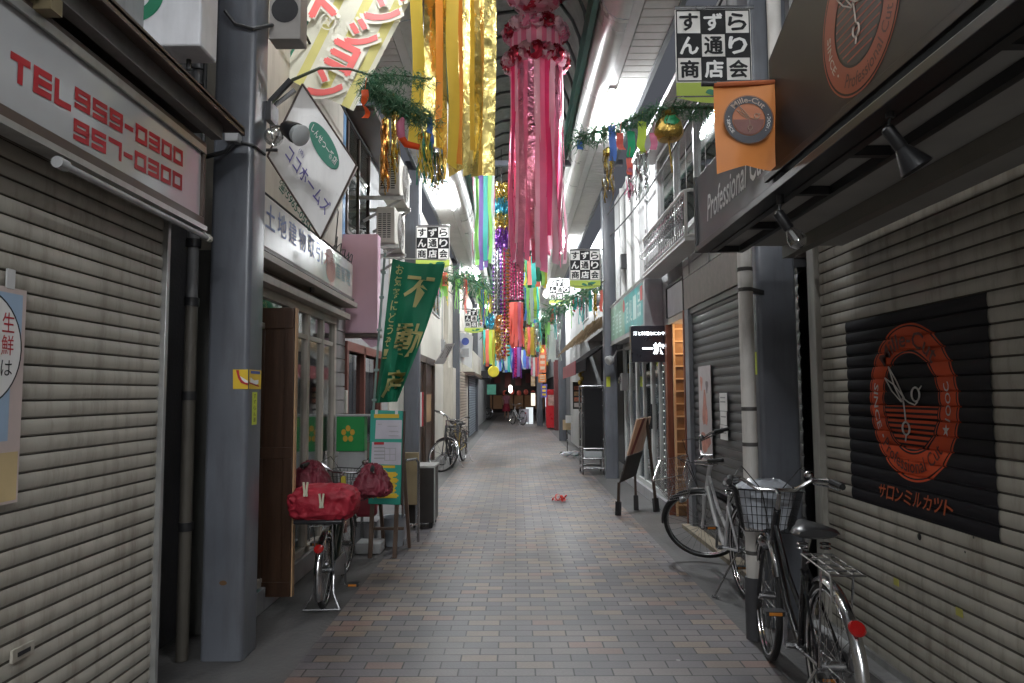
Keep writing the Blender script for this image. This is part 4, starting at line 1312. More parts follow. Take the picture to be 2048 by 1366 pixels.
# doorway with warm lit stairs
dwy = thing('stair_doorway', 'narrow doorway with warmly lit wooden stairs beside the dark shutter', 'doorway', (2.3, 8.5, 0))
M_jamb = mat('jamb_redwood', (.20, .065, .035), .4, var=.25, vs=5, stretch=(6, 6, .5))
b = MB()
b.box(1.90, 1.99, 8.90, 9.02, 0, 2.36); b.box(1.93, 3.2, 8.115, 8.15, 0, 2.45)
b.build('jamb', M_jamb, dwy, bev=.004)
MB().box(1.93, 3.2, 8.15, 8.90, 2.36, 2.43).build('ceiling', M_cream, dwy)
MB().box(3.2, 3.25, 8.15, 8.9, 0, 2.43).build('back_wall', M_woodL, dwy)
b = MB()
b.box(1.98, 3.2, 8.86, 8.895, 0, 2.36)
b.build('side_wall', mat('stair_boards', (.27, .16, .075), .5, var=.35, vs=4), dwy)
b = MB()
for k in range(15): b.box(1.97, 2.6, 8.83, 8.859, .12 + k * .155, .138 + k * .155)
b.box(1.965, 1.99, 8.82, 8.859, 0, 2.36)
b.build('shelf_rails', mat('rail_blond', (.66, .48, .28), .45), dwy)
for k in range(9):
    MB().box(2.15 + .2 * k if k < 5 else 3.0, 3.19, 8.16, 8.82, .012 + .17 * k, .17 * k + .17).build('stair_step', M_woodL, dwy) if k < 5 else None
hd = MB(); hd.box(1.945, 1.97, 8.13, 9.0, 2.45, 2.82)
hd.build('header_panel', mat('frosted_grey', (.4, .4, .42), .4, dirt=.2), dwy, bev=.006)
hf = MB(); hf.box(1.93, 1.98, 8.11, 9.02, 2.825, 2.85); hf.box(1.93, 1.98, 8.11, 8.128, 2.45, 2.824); hf.box(1.93, 1.98, 9.005, 9.02, 2.45, 2.824)
hf.build('header_frame', M_black, dwy)
bulb = thing('stair_lamp', 'warm ceiling lamp inside the stair doorway', 'lamp', (2.35, 8.5, 2.3))
MB().ball((2.35, 8.5, 2.25), .06, 12).build('globe', emit_mat('warm_globe', (1.0, .66, .38), 100), bulb)
MB().lathe([(.03, 0), (.04, .05)], (2.35, 8.5, 2.30), Z, 10).build('base', M_white, bulb)
MB().box(2.02, 2.10, 8.35, 8.5, .0, .16).build('red_bag', M_red, None, 'small red bag on the floor inside the stair doorway', 'bag')

# RIGHT 3: glass front shop with teal sign
R3 = block('glass_shop', 'glass fronted shop with pale frames under a teal box sign', 'building', [
    ('interior', mat('interior_pale', (.28, .3, .29), .8), [(2.5, 3.3, 9.05, 12.9, 0, 3.1)]),
    ('upper_band', M_greywall, [(1.96, 2.5, 9.03, 12.9, 2.30, 3.115)]),
    ('plinth', mat('plinth', (.3, .3, .31), .6, dirt=.4), [(1.88, 2.2, 9.03, 12.7, 0, .14)]),
], (2.6, 11, 0))
b = MB()
for yy, w_ in ((9.08, .10), (9.55, .05), (10.1, .12), (10.75, .05), (11.35, .12), (12.0, .05), (12.6, .12)):
    b.box(1.93, 1.99, yy - w_ / 2, yy + w_ / 2, .141, 2.25)
b.box(1.93, 1.99, 9.03, 12.66, 2.2505, 2.30); b.box(1.9295, 1.9905, 9.03, 12.66, .1405, .21)
b.build('window_frame', mat('frame_pale', (.45, .46, .45), .5, dirt=.3), R3, bev=.003)
MB().box(1.955, 1.962, 9.1, 12.6, .2105, 2.25).build('window_pane', M_glass, R3)
c_ = MB()
for i in range(40):
    y = 9.15 + i * .085
    c_.box(2.1 + .02 * (i % 2), 2.115 + .02 * (i % 2), y, y + .08, .2, 2.25)
c_.build('curtain', mat('pale_curtain', (.42, .45, .43), .8, var=.15), R3)
MB().bar((1.915, 10.05, 1.0), (1.915, 10.05, 1.35), .02).build('door_handle', M_black, R3)
fl_ = thing('light_string', 'vertical string of tiny white lights in the glass shop window', 'light string', (1.97, 9.25, .2))
MB().tube([(1.945, 9.33, .2), (1.945, 9.33, 2.25)], .004, 5).build('wire', M_wire, fl_)
for i in range(24): MB().ball((1.94, 9.33 + .012 * (i % 3 - 1), .25 + i * .085), .008, 6).build('bulb', emit_mat('string_light', (.9, 1, .93), 1.0), fl_)
tsn = thing('teal_sign', 'teal and green box sign with grey end above the glass shop', 'sign', (1.85, 11, 2.4))
MB().box(1.71, 1.955, 9.32, 12.6, 2.37, 3.02).build('box', mat('sign_grey', (.36, .35, .36), .5, dirt=.15), tsn, bev=.008)
l = MB()
l.poly([(1.7065, 12.55, 2.42), (1.7065, 11.0, 2.42), (1.7065, 11.0, 2.98), (1.7065, 12.55, 2.98)], 0)
l.poly([(1.7065, 11.0, 2.42), (1.7065, 9.4, 2.42), (1.7065, 9.4, 2.98), (1.7065, 11.0, 2.98)], 1)
for i, ch in enumerate('酒処一品'):
    l.text(ch, (1.7050, 10.75 - .35 * i, 2.72), -Yv, Z, .26, .34, 2, .01)
for i, ch in enumerate('居酒屋'):
    l.text(ch, (1.7050, 12.25 - .4 * i, 2.66), -Yv, Z, .28, .34, 2, .0)
l.disc((1.7048, 11.05, 2.86), -Yv, Z, .10, 20, 3); l.poly([(1.7048, 9.6, 2.75), (1.7048, 9.42, 2.75), (1.7048, 9.42, 2.95), (1.7048, 9.6, 2.95)], 3)
l.build('print', [mat('print_sage', (.2, .36, .27), .4, var=.3, vs=7), mat('print_teal', (.04, .30, .30), .35, var=.35, vs=6), mat('print_mint', (.5, .65, .6), .5), mat('print_signred', (.45, .08, .08), .5)], tsn, smooth=False)
f = MB(); f.box(1.70, 1.712, 9.32, 12.6, 3.021, 3.05); f.box(1.70, 1.712, 9.32, 12.6, 2.345, 2.369)
f.build('frame', M_alu, tsn)
# pipes / lamp on wall above
pw = MB()
for y, x in ((12.3, 1.90), (11.6, 1.9), (10.9, 1.91)):
    pw.tube([(x, y, 3.12), (x, y, 5.1)], .045, 10)
pw.build('wall_pipes', M_white, R3)
bx = MB(); bx.box(1.8, 1.93, 11.85, 12.05, 3.62, 3.85)
bx.build('junction_box', M_black, None, 'small dark junction box on the white wall above the teal sign', 'junction box')
sp2 = MB()
sp2.lathe([(.03, 0), (.07, .05), (.085, .13), (.06, .15)], (1.72, 12.45, 2.12), (-.7, -.5, -.4), 14); sp2.tube([(1.72, 12.45, 2.12), (1.8, 12.5, 2.25), (1.95, 12.5, 2.28)], .015, 6)
sp2.build('wall_spotlight', M_greyp, None, 'grey spotlight under the teal sign beside the right column', 'lamp')
# black lit sign
ls = thing('lit_sign', 'black lit box sign with glowing white characters hung by the stair doorway', 'sign', (1.7, 9.0, 1.9))
pa, pb = P(1263, 724, 9.0), P(1334, 651, 9.0)
MB().box(pa.x, pb.x, 9.0, 9.12, pa.z, pb.z).build('box', mat('sign_navyblack', (.01, .014, .03), .3, coat=.3), ls, bev=.006)
MB().box(pb.x, 1.95, 9.03, 9.08, pb.z - .08, pb.z - .04).build('bracket', M_black, ls)
l = MB()
cx = (pa.x + pb.x) / 2
MB().text('酒と料理なにわや', (cx, 8.997, pb.z - .10), X, Z, .40, .05, 0, .015).build('lettering', emit_mat('lit_letters', (.88, .95, 1), 3.2), ls, smooth=False)
l.text('一旅', (cx + .05, 8.997, pa.z + .17), X, Z, .28, .15, 0, .035)
l.build('lettering', emit_mat('lit_letters', (.88, .95, 1), 3.2), ls, smooth=False)

# RIGHT 4: awning shop, thatch
R4 = block('thatched_shop', 'dark open shop with a straw thatched eave and dark red awning behind the rolling rack', 'building', [
    ('upper_wall', M_whiteT, [(1.94, 3.3, 12.95, 22.6, 2.9, 5.2)]),
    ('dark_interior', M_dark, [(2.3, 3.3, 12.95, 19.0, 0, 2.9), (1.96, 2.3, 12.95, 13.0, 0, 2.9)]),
    ('side_wall', M_greywall, [(1.75, 3.3, 19.0, 22.6, 0, 2.9)]),
], (2.6, 16, 0))
addwin(R4, 1.938, -1, 14.5, 16.2, 3.5, 4.6, fm=M_alu)
addwin(R4, 1.938, -1, 18.5, 20.2, 3.5, 4.6, fm=M_alu)
th = MB()
for i in range(900):
    y = rnd.uniform(13.1, 19.2); a = rnd.uniform(0, 1)
    x0, z0 = 1.95 - .65 * a, 3.05 - .35 * a ** 1.5
    ln = rnd.uniform(.15, .35)
    th.bar((x0, y, z0 + rnd.uniform(0, .04)), (x0 - ln * .6, y + rnd.uniform(-.1, .1), z0 - ln * .75), .012, .006)
th.build('thatch', mat('straw', (.24, .17, .10), .9, var=.4, vs=9), R4)
MB().prism([(1.95, 13.1, 2.62), (1.30, 13.1, 2.15), (1.30, 13.1, 1.93), (1.32, 13.1, 1.93), (1.33, 13.1, 2.13), (1.95, 13.1, 2.58)], (0, 6.0, 0)).build('awning', mat('awning_dark', (.010, .009, .010), .95, spec=.05), R4)
MB().box(1.285, 1.2985, 15.2, 19.1, 1.90, 2.2).build('awning_valance', mat('awning_red', (.22, .045, .055), .7, var=.2), R4)
gl = MB()
for i in range(6): gl.ball((1.42 + .05 * (i % 2), 15.6, 2.1 - .09 * i), .05, 8, 0, (1, 1, 1.2), .2)
gl.build('gold_ornament', mat('gold_dull', (.45, .3, .06), .35, .6), None, 'string of small gold ornaments hanging under the dark awning', 'ornament')
mp = thing('menu_board', 'dark framed menu board with food pictures on the right wall past the awning', 'sign', (1.6, 19.6, 1.3))
pa, pb = P(1146, 818, 18.95), P(1164, 764, 18.95)
MB().box(pa.x, pb.x, 18.93, 18.99, pa.z, pb.z).build('board', M_black, mp)
l = MB()
for i, mi in enumerate((0, 1, 2, 1)):
    l.box(pa.x + .03, pb.x - .03, 18.92, 18.93, pa.z + .05 + i * .15, pa.z + .16 + i * .15, mi)
l.build('pictures', [M_wht, mat('food_red', (.45, .16, .1), .5, var=.4, vs=20), mat('food_tan', (.5, .35, .2), .5, var=.4, vs=20)], mp)
# rolling rack
rk = thing('rolling_rack', 'tall black panelled rolling rack with silver frame beside the column', 'rack', (1.4, 13.4, 0))
pa, pb = P(1166, 930, 13.3), P(1206, 772, 13.3)
f = MB()
for x in (pa.x, pb.x):
    for y in (13.3, 13.85): f.tube([(x, y, .08), (x, y, pb.z)], .018, 8)
for z in (.12, .30, .48, pb.z):
    f.tube([(pa.x, 13.3, z), (pb.x, 13.3, z)], .016, 8); f.tube([(pa.x, 13.85, z), (pb.x, 13.85, z)], .016, 8)
    f.tube([(pa.x, 13.3, z), (pa.x, 13.85, z)], .016, 8)
f.build('frame', M_steel, rk)
MB().box(pa.x + .04, pb.x - .01, 13.32, 13.82, .50, pb.z - .04).build('panel', mat('rack_black', (.012, .012, .013), .7, spec=.15), rk)
MB().box(pa.x + .03, pb.x - .03, 13.32, 13.8, .31, .44).build('crate', mat('crate_clear', (.4, .42, .43), .3), rk, bev=.02)
for x in (pa.x, pb.x):
    for y in (13.3, 13.85): MB().lathe([(.04, -.012), (.045, 0), (.04, .012)], (x, y, .045), X, 10).build('caster', M_rub, rk)
pst = thing('paper_stand', 'thin metal stand with pinned paper sheets beside the awning shop', 'stand', (1.42, 18, 0))
c = P(1134, 842, 18.0)
f = MB(); f.tube([(c.x, 18, 0), (c.x, 18, c.z)], .015, 6); f.tube([(c.x - .2, 17.8, .02), (c.x + .15, 18.2, .02)], .02, 6); f.tube([(c.x + .2, 17.8, .02), (c.x - .15, 18.2, .02)], .02, 6)
f.build('pole', M_steel, pst)
b = MB(); b.box(c.x - .11, c.x + .09, 17.96, 17.98, c.z - .22, c.z + .03, 0); b.box(c.x - .04, c.x + .12, 17.93, 17.95, c.z - .05, c.z + .14, 1)
b.build('sheet', [mat('sheet_tan', (.55, .42, .25), .6), M_wht], pst)
cb = MB()
for k in range(7): cb.ball((1.32 + rnd.uniform(-.15, .18), 17.4 + rnd.uniform(-.3, .3), .05), .07, 7, 0, (1.3, 1, .6), .4)
cb.build('plastic_bags', mat('bag_white', (.6, .6, .62), .3, sub=.2), None, 'crumpled pale plastic bags on the ground left of the rolling rack', 'bag')
# RIGHT 5
R5 = block('shop_row', 'row of shops behind the red vending machine with red and orange posters', 'building', [
    ('upper_wall', mat('upper_pale', (.5, .5, .5), .6, dirt=.3), [(1.94, 3.3, 22.62, 49.5, 2.4, 5.2)]),
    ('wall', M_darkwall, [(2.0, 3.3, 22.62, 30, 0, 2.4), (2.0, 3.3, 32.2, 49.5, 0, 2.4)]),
    ('red_pillar', mat('pillar_maroon', (.12, .03, .03), .6), [(1.62, 1.95, 29.5, 30.0, 0, 2.9)]),
], (2.6, 30, 0))
vm = thing('vending_machine', 'red drink vending machine standing on the right before the far lit sign', 'vending machine', (1.65, 31, 0))
pa, pb = P(1094, 856, 30.5), P(1118, 779, 30.5)
M_vr = mat('vending_red', (.5, .012, .02), .3, coat=.4, var=.06)
MB().box(pa.x, pb.x + .25, 30.5, 31.2, .04, pb.z).build('body', M_vr, vm, bev=.02)
MB().box(pa.x - .03, pa.x - .001, 30.55, 31.15, .12, pb.z - .05).build('door', M_vr, vm, bev=.01)
e = MB(); e.box(pa.x - .036, pa.x - .031, 30.65, 31.05, .95, pb.z - .15, 0); e.box(pa.x - .036, pa.x - .031, 30.65, 31.05, .25, .45, 1)
e.build('display_window', [mat('vending_lit', (.8, .85, .9), .4, emit=(.8, .9, 1), es=.8), M_black], vm)
MB().box(pa.x + .05, pb.x, 30.496, 30.499, 1.0, 1.45).build('emblem', mat('vend_pale', (.5, .3, .25), .5, var=.3, vs=9), vm)
for i, (px0, py1, px1, py0, Y_, col, lb) in enumerate((
        (1078, 745, 1092, 705, 27, (.5, .12, .05), 'orange-red shop banner hanging by the distant right pillar, uppermost'),
        (1077, 765, 1092, 748, 28, (.6, .2, .05), 'orange food poster under the red banner on the distant right'),
        (1082, 795, 1094, 768, 28, (.12, .1, .35), 'dark blue poster beside the red vending machine'),
        (1062, 772, 1070, 752, 33, (.5, .35, .2), 'tan poster on the distant right pillar'))):
    a, b_ = P(px0, py1, Y_), P(px1, py0, Y_)
    t = thing('shop_poster', lb, 'poster', (a.x, Y_, a.z))
    MB().box(a.x, b_.x, Y_, Y_ + .03, a.z, b_.z).build('sheet', mat('poster_%d' % i, col, .6, var=.5, vs=9), t)
    b = MB()
    for k in range(3): b.box(a.x + .05, b_.x - .05, Y_ - .008, Y_ - .001, a.z + (b_.z - a.z) * (.15 + .28 * k), a.z + (b_.z - a.z) * (.3 + .28 * k))
    b.build('print', mat('print_fade', (.45, .36, .26), .6) if i != 2 else M_yel, t)
ws = thing('glowing_sign', 'glowing white standing sign at the far end of the street', 'sign', P(1056, 850, 36))
pa, pb = P(1052, 849, 36), P(1066, 815, 36)
MB().box(pa.x, pb.x, 36, 36.15, pa.z, pb.z).build('panel', emit_mat('white_sign_lit', (.9, .97, 1), .5), ws)
MB().box(pa.x - .03, pb.x + .03, 35.98, 36.17, 0, pa.z).build('base', M_black, ws)
wt = thing('doorway_light', 'small bright doorway light above the glowing standing sign', 'lamp', P(1066, 795, 37.5))
c = P(1066, 798, 37.5)
MB().box(c.x - .1, c.x + .12, 37.5, 37.6, c.z - .35, c.z + .3).build('panel', emit_mat('warm_door', (1, .9, .74), .8), wt)
MB().box(c.x - .14, c.x + .16, 37.49, 37.62, c.z + .301, c.z + .35).build('frame', M_black, wt)

# ------------------------------------------------------------------ overhead cables, conduits, meters
for i, (sd, x, z0, y0, y1, lb) in enumerate(((-1, -1.70, 4.55, 4.4, 11.5, 'thin black cable sagging along the left upper walls above the air conditioners'), (-1, -1.66, 4.25, 11.6, 20, 'thin black cable sagging along the left cream wall'),
                                            (1, 1.74, 4.35, 4.9, 12.7, 'thin black cable sagging along the right upper wall past the railing'), (1, 1.72, 4.1, 12.9, 22.9, 'thin black cable sagging along the right wall above the thatch'),
                                            (1, 1.70, 4.75, 4.9, 12.7, 'upper black cable along the right wall over the window hood'))):
    b = MB()
    b.tube([(x, y0 + (y1 - y0) * k / 14, z0 - .22 * math.sin(math.pi * k / 14)) for k in range(15)], .011, 5)
    b.build('overhead_cable', M_wire, None, lb, 'cable')
for i, (x, y, z, w_, h_, lb) in enumerate(((1.90, 12.4, 1.55, .2, .3, 'grey electric meter on the glass shop wall by the column'), (-1.86, 11.0, 1.6, .22, .32, 'grey electric meter on the left wall beside the second column'), (-1.86, 18.1, 2.6, .2, .3, 'grey electric meter high on the cream wall before the third column'))):
    t = thing('electric_meter', lb, 'meter', (x, y, z))
    MB().box(x - .06, x + .06, y - w_ / 2, y + w_ / 2, z, z + h_).build('case', M_greyp, t, bev=.01)
    sx = -1 if x > 0 else 1
    MB().lathe([(.07, 0), (.07, .03), (.05, .04)], (x + sx * .061, y, z + h_ * .6), (sx, 0, 0), 16).build('dial', M_bulb, t)
    MB().tube([(x, y, z + h_), (x, y, z + h_ + 1.2)], .012, 6).build('conduit', M_greyp, t)
for i, (y, lb) in enumerate(((5.35, 'thin grey conduit on the right tiled wall nearest the column'), (10.2, 'thin grey conduit on the right upper wall above the teal sign'), (13.9, 'thin grey conduit on the right wall above the thatch'))):
    b = MB(); b.tube([(1.915, y, 2.9 if i != 1 else 3.2), (1.915, y, 5.1)], .016, 6)
    for k in range(4): b.box(1.9, 1.94, y - .03, y + .03, 3.3 + k * .5, 3.33 + k * .5)
    b.build('wall_conduit', M_greyp, None, lb, 'conduit')
# ================================================================== BANNERS
def curved(p0, p1, p2, n=10):
    p0, p1, p2 = Vector(p0), Vector(p1), Vector(p2)
    return [p0 * (1 - t) ** 2 + p1 * 2 * t * (1 - t) + p2 * t * t for t in [i / n for i in range(n + 1)]]


M_bw = cloth_mat('banner_white', (.82, .80, .76), .3)
M_bl = cloth_mat('banner_lime', (.42, .52, .10), .4)
CH = [('す', 0), ('ず', 1), ('ら', 0), ('ん', 1), ('通', 0), ('り', 1), ('商', 0), ('店', 1), ('会', 0)]


def checker_banner(x0, x1, z1, Y, side, label, hang=.0, detail=True):
    """checkered street-association banner; z1 top, width x1-x0, hung from a pole fixed to a column"""
    w = x1 - x0
    t = thing('checkered_banner', label, 'banner', ((x0 + x1) / 2, Y, z1 - w * 1.25), 'checkered shopping street banners on the columns')
    zc = z1 - w * .04
    c = w / 3.12
    zb = zc - 3 * c - w * .02
    b = MB()
    b.add([(x0, Y, zb), (x1, Y, zb), (x1, Y, z1), (x0, Y, z1)], [(0, 1, 2, 3)], 0)
    b.build('cloth', M_bw, t)
    low = [Vector((x0, Y, zb)), Vector((x1, Y, zb)), Vector((x1, Y, zb - w * .20))] + curved((x1, Y, zb - w * .20), ((x0 + x1) / 2, Y - .004, zb - w * .36), (x0, Y, zb - w * .20))[1:]
    MB().poly(low).build('lime_hem', M_bl, t)
    tl_, lt_ = MB(), MB()
    xx0 = x0 + w * .02
    for i, (ch, blk) in enumerate(CH):
        cx, cz = xx0 + c * (i % 3 + .5), zc - c * (i // 3 + .5)
        if blk: tl_.box(cx - c / 2, cx + c / 2, Y - .003, Y - .001, cz - c / 2, cz + c / 2)
        lt_.btext(ch, (cx, Y - .005, cz), X, Z, c * .76, c * .74, 1 if blk else 0, .035)
    tl_.build('black_squares', M_blk, t)
    fb_ = MB()
    for k in range(4):
        fb_.box(xx0 + c * k - .004, xx0 + c * k + .004, Y - .0045, Y - .003, zc - 3 * c, zc); fb_.box(xx0, xx0 + 3 * c, Y - .0046, Y - .0031, zc - c * k - .004, zc - c * k + .004)
    fb_.build('grid_lines', M_blk, t)
    lt_.build('lettering', [M_blk, M_wht], t, smooth=False)
    lf = MB()
    m_ = Vector(((x0 + x1) / 2 + w * .08, Y - .003, zb - w * .17))
    lf.poly(curved(m_, m_ + Vector((-w * .02, 0, w * .16)), m_ + Vector((w * .28, 0, w * .10)), 6) + curved(m_ + Vector((w * .28, 0, w * .10)), m_ + Vector((w * .14, 0, -w * .02)), m_, 6)[1:-1])
    lf.poly(curved(m_, m_ + Vector((-w * .16, 0, w * .14)), m_ + Vector((-w * .2, 0, w * .03)), 6) + curved(m_ + Vector((-w * .2, 0, w * .03)), m_ + Vector((-w * .1, 0, -w * .03)), m_, 6)[1:-1])
    lf.build('leaf_print', M_green, t, smooth=False)
    xe = 1.6 if side > 0 else -1.56
    p = MB()
    p.tube([(x0 if side > 0 else x1, Y, z1), (xe, Y, z1)], .013, 8)
    p.build('pole', M_steel, t)
    MB().tube([(x0 if side > 0 else x1, Y, zb - w * .19), (xe, Y, zb - w * .19)], .006, 6).build('lower_rod', M_steel, t)
    return t


def cb_at(px0, px1, py1, Y, side, label):
    a, b_ = P(px0, py1, Y), P(px1, py1, Y)
    return checker_banner(a.x, b_.x, a.z, Y, side, label)


cb_at(1349, 1500, 16, 4.56, 1, 'nearest checkered banner of nine characters on the right column above the orange flag')
cb_at(1139, 1200, 499, 12.55, 1, 'checkered banner of nine characters on the right column beside the rolling rack')
cb_at(1098, 1140, 558, 18.5, 1, 'small far checkered banner lit from behind by a tube on the right')
cb_at(832, 899, 452, 11.3, -1, 'checkered banner of nine characters above the green flag on the left')
cb_at(929, 966, 618, 19.7, -1, 'small far checkered banner on the slim left column beyond the green flag')

# green estate flag on a pole
nb = thing('green_flag', 'green vertical flag with gold characters wrapped on a pole in front of the pink sign', 'flag', P(757, 840, 6.95))
Y_ = 6.9
e = lambda px, py, d=0: P(px, py, Y_ + d)
TLc, TRc, BLc, BRc = e(785, 517), e(891, 528), e(748, 806), e(800, 803)
m = MB()
n, mm = 14, 30


def flagp(a, b_):
    left = TLc.lerp(BLc, b_)
    rx = 891 + (800 - 891) * (b_ ** 1.15)
    right = P(rx, 528 + (803 - 528) * b_, Y_)
    p = left.lerp(right, a)
    p.y += (.06 * math.sin(a * 8 + b_ * 3) + .03 * math.sin(a * 17 - b_ * 6)) * (.25 + b_) - .05 * a
    if b_ < .12: p.z -= .03 * math.sin(a * math.pi) * (1 - b_ / .12)
    return p


for i in range(n + 1):
    for j in range(mm + 1): m.v.append(tuple(flagp(i / n, j / mm)))
for i in range(n):
    for j in range(mm):
        k = i * (mm + 1) + j
        m.f.append([k, k + mm + 1, k + mm + 2, k + 1]); m.m.append(0)
m.build('cloth', cloth_mat('flag_green', (.010, .16, .085), .3, .6, .12), nb)


def flag_text(b, ch, a, v, w, h, mi):
    """lettering laid on the waving cloth"""
    o = len(b.v)
    b.text(ch, (0, 0, 0), X, Z, w, h, mi, .015)
    for i in range(o, len(b.v)):
        x, _, z = b.v[i]
        aa, vv = min(1, max(0, a + x)), min(1, max(0, v - z))
        p = flagp(aa, vv)
        b.v[i] = (p.x, p.y - .03, p.z)


l = MB()
flag_text(l, '不', .62, .22, .56, .22, 0)
flag_text(l, '動', .66, .56, .62, .24, 0)
flag_text(l, '産', .62, .87, .62, .2, 0)
for i, ch in enumerate('お気軽にどうぞ！'):
    flag_text(l, ch, .17, .07 + .085 * i, .15, .07, 0)
l.build('lettering', cloth_mat('flag_gold', (.56, .50, .22), .25), nb, smooth=False)
pl = MB()
pl.tube([e(770, 505), e(741, 900)], .012, 8)
MB().tube([e(766, 516, -.02), e(892, 520, -.02)], .007, 6).build('top_rod', M_white, nb)
for py in (545, 595, 660, 740, 800):
    q = e(770 - (py - 505) * .073, py); pl.box(q.x - .02, q.x + .025, q.y - .02, q.y + .02, q.z - .012, q.z + .012)
pl.tube([e(741, 900), e(742, 1010)], .010, 8)
pl.build('pole', mat('pole_green', (.22, .3, .28), .4), nb)
MB().ball(e(770, 503), .02, 8).build('pole_cap', M_white, nb)
MB().box(-1.52, -1.28, 6.82, 7.06, 0, .10).build('base', M_greyp, nb, bev=.01)

# estate board stand
eb = thing('estate_board', 'teal standing board with a yellow character and two white listings by the green flag', 'sign', (-1.24, 6.7, 0))
q = lambda px, py, d=0: P(px, py, 6.68 + d)
a, b_, c_, d_ = q(736, 1008), q(801, 1010), q(806, 822), q(741, 820)
MB().prism([a, b_, c_, d_], (0, .03, 0)).build('board', mat('board_teal', (.03, .33, .25), .45, var=.08), eb, bev=.006)
MB().prism([b_ + Vector((.004, 0, 0)), b_ + Vector((.02, 0, 0)), c_ + Vector((.02, 0, 0)), c_ + Vector((.004, 0, 0))], (0, .035, 0)).build('edge', M_woodD, eb)
l = MB()
f_ = lambda px, py: q(px, py, -.004)
l.poly([f_(750, 878), f_(803, 878), f_(804, 840), f_(752, 840)], 0); l.poly([f_(742, 928), f_(802, 930), f_(803, 885), f_(744, 884)], 0)
l.poly([f_(748, 836), f_(798, 836), f_(798, 828), f_(748, 828)], 1); l.poly([f_(748, 936), f_(790, 936), f_(790, 931), f_(748, 931)], 1)
l.build('paper_sheets', [mat('paper_lav', (.55, .52, .58), .6), M_yel], eb, smooth=False)
l = MB()
g_ = lambda px, py: q(px, py, -.008)
l.btext('産', g_(769, 968), X, Z, .245, .26, 0, .05)
for px, py, w_ in ((760, 848, 8), (785, 852, 20), (787, 862, 18), (787, 871, 20)): l.box(g_(px - w_ / 2, py).x, g_(px + w_ / 2, py).x, 6.671, 6.673, g_(px, py + 1).z, g_(px, py).z, 1)
for py in (898, 905, 912, 919):
    l.box(g_(748, py).x, g_(770, py).x, 6.671, 6.673, g_(0, py + 2.2).z, g_(0, py).z, 1)
l.box(g_(748, 893).x, g_(768, 893).x, 6.671, 6.673, g_(0, 893).z, g_(0, 888).z, 2)
for px in (776, 786, 797): l.box(g_(px, 0).x, g_(px + 1, 0).x, 6.671, 6.673, g_(0, 925).z, g_(0, 900).z, 1)
for py in (900, 912, 924): l.box(g_(776, 0).x, g_(798, 0).x, 6.6705, 6.6725, g_(0, py + 1).z, g_(0, py).z, 1)
l.build('lettering', [M_yel, M_greyp, M_red], eb, smooth=False)
for px in (741, 790):
    MB().bar(q(px + 4, 1005, .04), (q(px, 1105).x, 6.66, 0), .035, .03).build('leg', mat('stand_wood', (.11, .07, .05), .6), eb)
for px in (752, 806):
    MB().bar(q(px, 900, .08), (q(px, 1050).x, 7.1, 0), .03, .03).build('leg', mat('stand_wood', (.11, .07, .05), .6), eb)
MB().bar((-1.33, 6.75, .25), (-1.05, 6.75, .25), .025).build('crossbar', mat('stand_wood', (.11, .07, .05), .6), eb)
for px in (753, 793):
    p = q(px, 822, -.012)
    MB().box(p.x - .012, p.x + .012, p.y - .01, p.y + .03, p.z - .03, p.z + .012).build('clip', M_white, eb)
# green leaflet rack
gr = thing('leaflet_box', 'green leaflet box with an orange emblem on a grey stand beside the shop window', 'box', (-1.6, 7.0, 0))
pa, pb = P(672, 903, 7.0), P(729, 833, 7.0)
MB().box(pa.x, pb.x, 7.0, 7.14, pa.z, pb.z).build('case', mat('box_green', (.01, .22, .05), .4), gr, bev=.006)
MB().box(pa.x - .01, pb.x + .05, 7.0, 7.15, pb.z + .002, pb.z + .02).build('lid', M_greyp, gr)
c = P(696, 868, 6.995)
l = MB()
for k in range(5):
    an = R(90 + 72 * k)
    l.disc(c + Vector((.045 * math.cos(an), 0, .055 * math.sin(an))), X, Z, .024, 12, 0, .03)
l.build('emblem', mat('emblem_amber', (.5, .28, .02), .5), gr, smooth=False)
MB().box(pa.x + .02, pb.x, 7.02, 7.13, .5, pa.z - .002).build('stand_panel', M_greyp, gr)
for x in (pa.x + .04, pb.x - .03): MB().box(x - .012, x + .012, 7.06, 7.09, 0, .5).build('leg', M_steel, gr)
# floor clutter behind the bike
ct = MB(); ct.box(-1.62, -1.40, 7.2, 7.5, 0, .22); ct.box(-1.63, -1.39, 7.19, 7.51, .222, .24)
ct.build('storage_crate', mat('crate_grey', (.28, .28, .29), .5, dirt=.3), None, 'grey storage crate on the floor behind the estate board', 'crate', bev=.012)
bk = MB(); bk.lathe([(.11, 0), (.14, .27), (.145, .28), (.13, .275), (.10, .02)], (-1.22, 7.25, 0), Z, 20)
bk.build('bucket', mat('bucket_blue', (.35, .38, .42), .4), None, 'pale plastic bucket on the floor between the legs of the estate board', 'bucket')
rb = MB(); rb.box(-1.55, -1.36, 6.95, 7.1, .32, .55)
rb.build('red_bag', mat('bag_crimson', (.22, .02, .035), .6, var=.3), None, 'dark red bag hanging behind the estate board', 'bag', bev=.03)
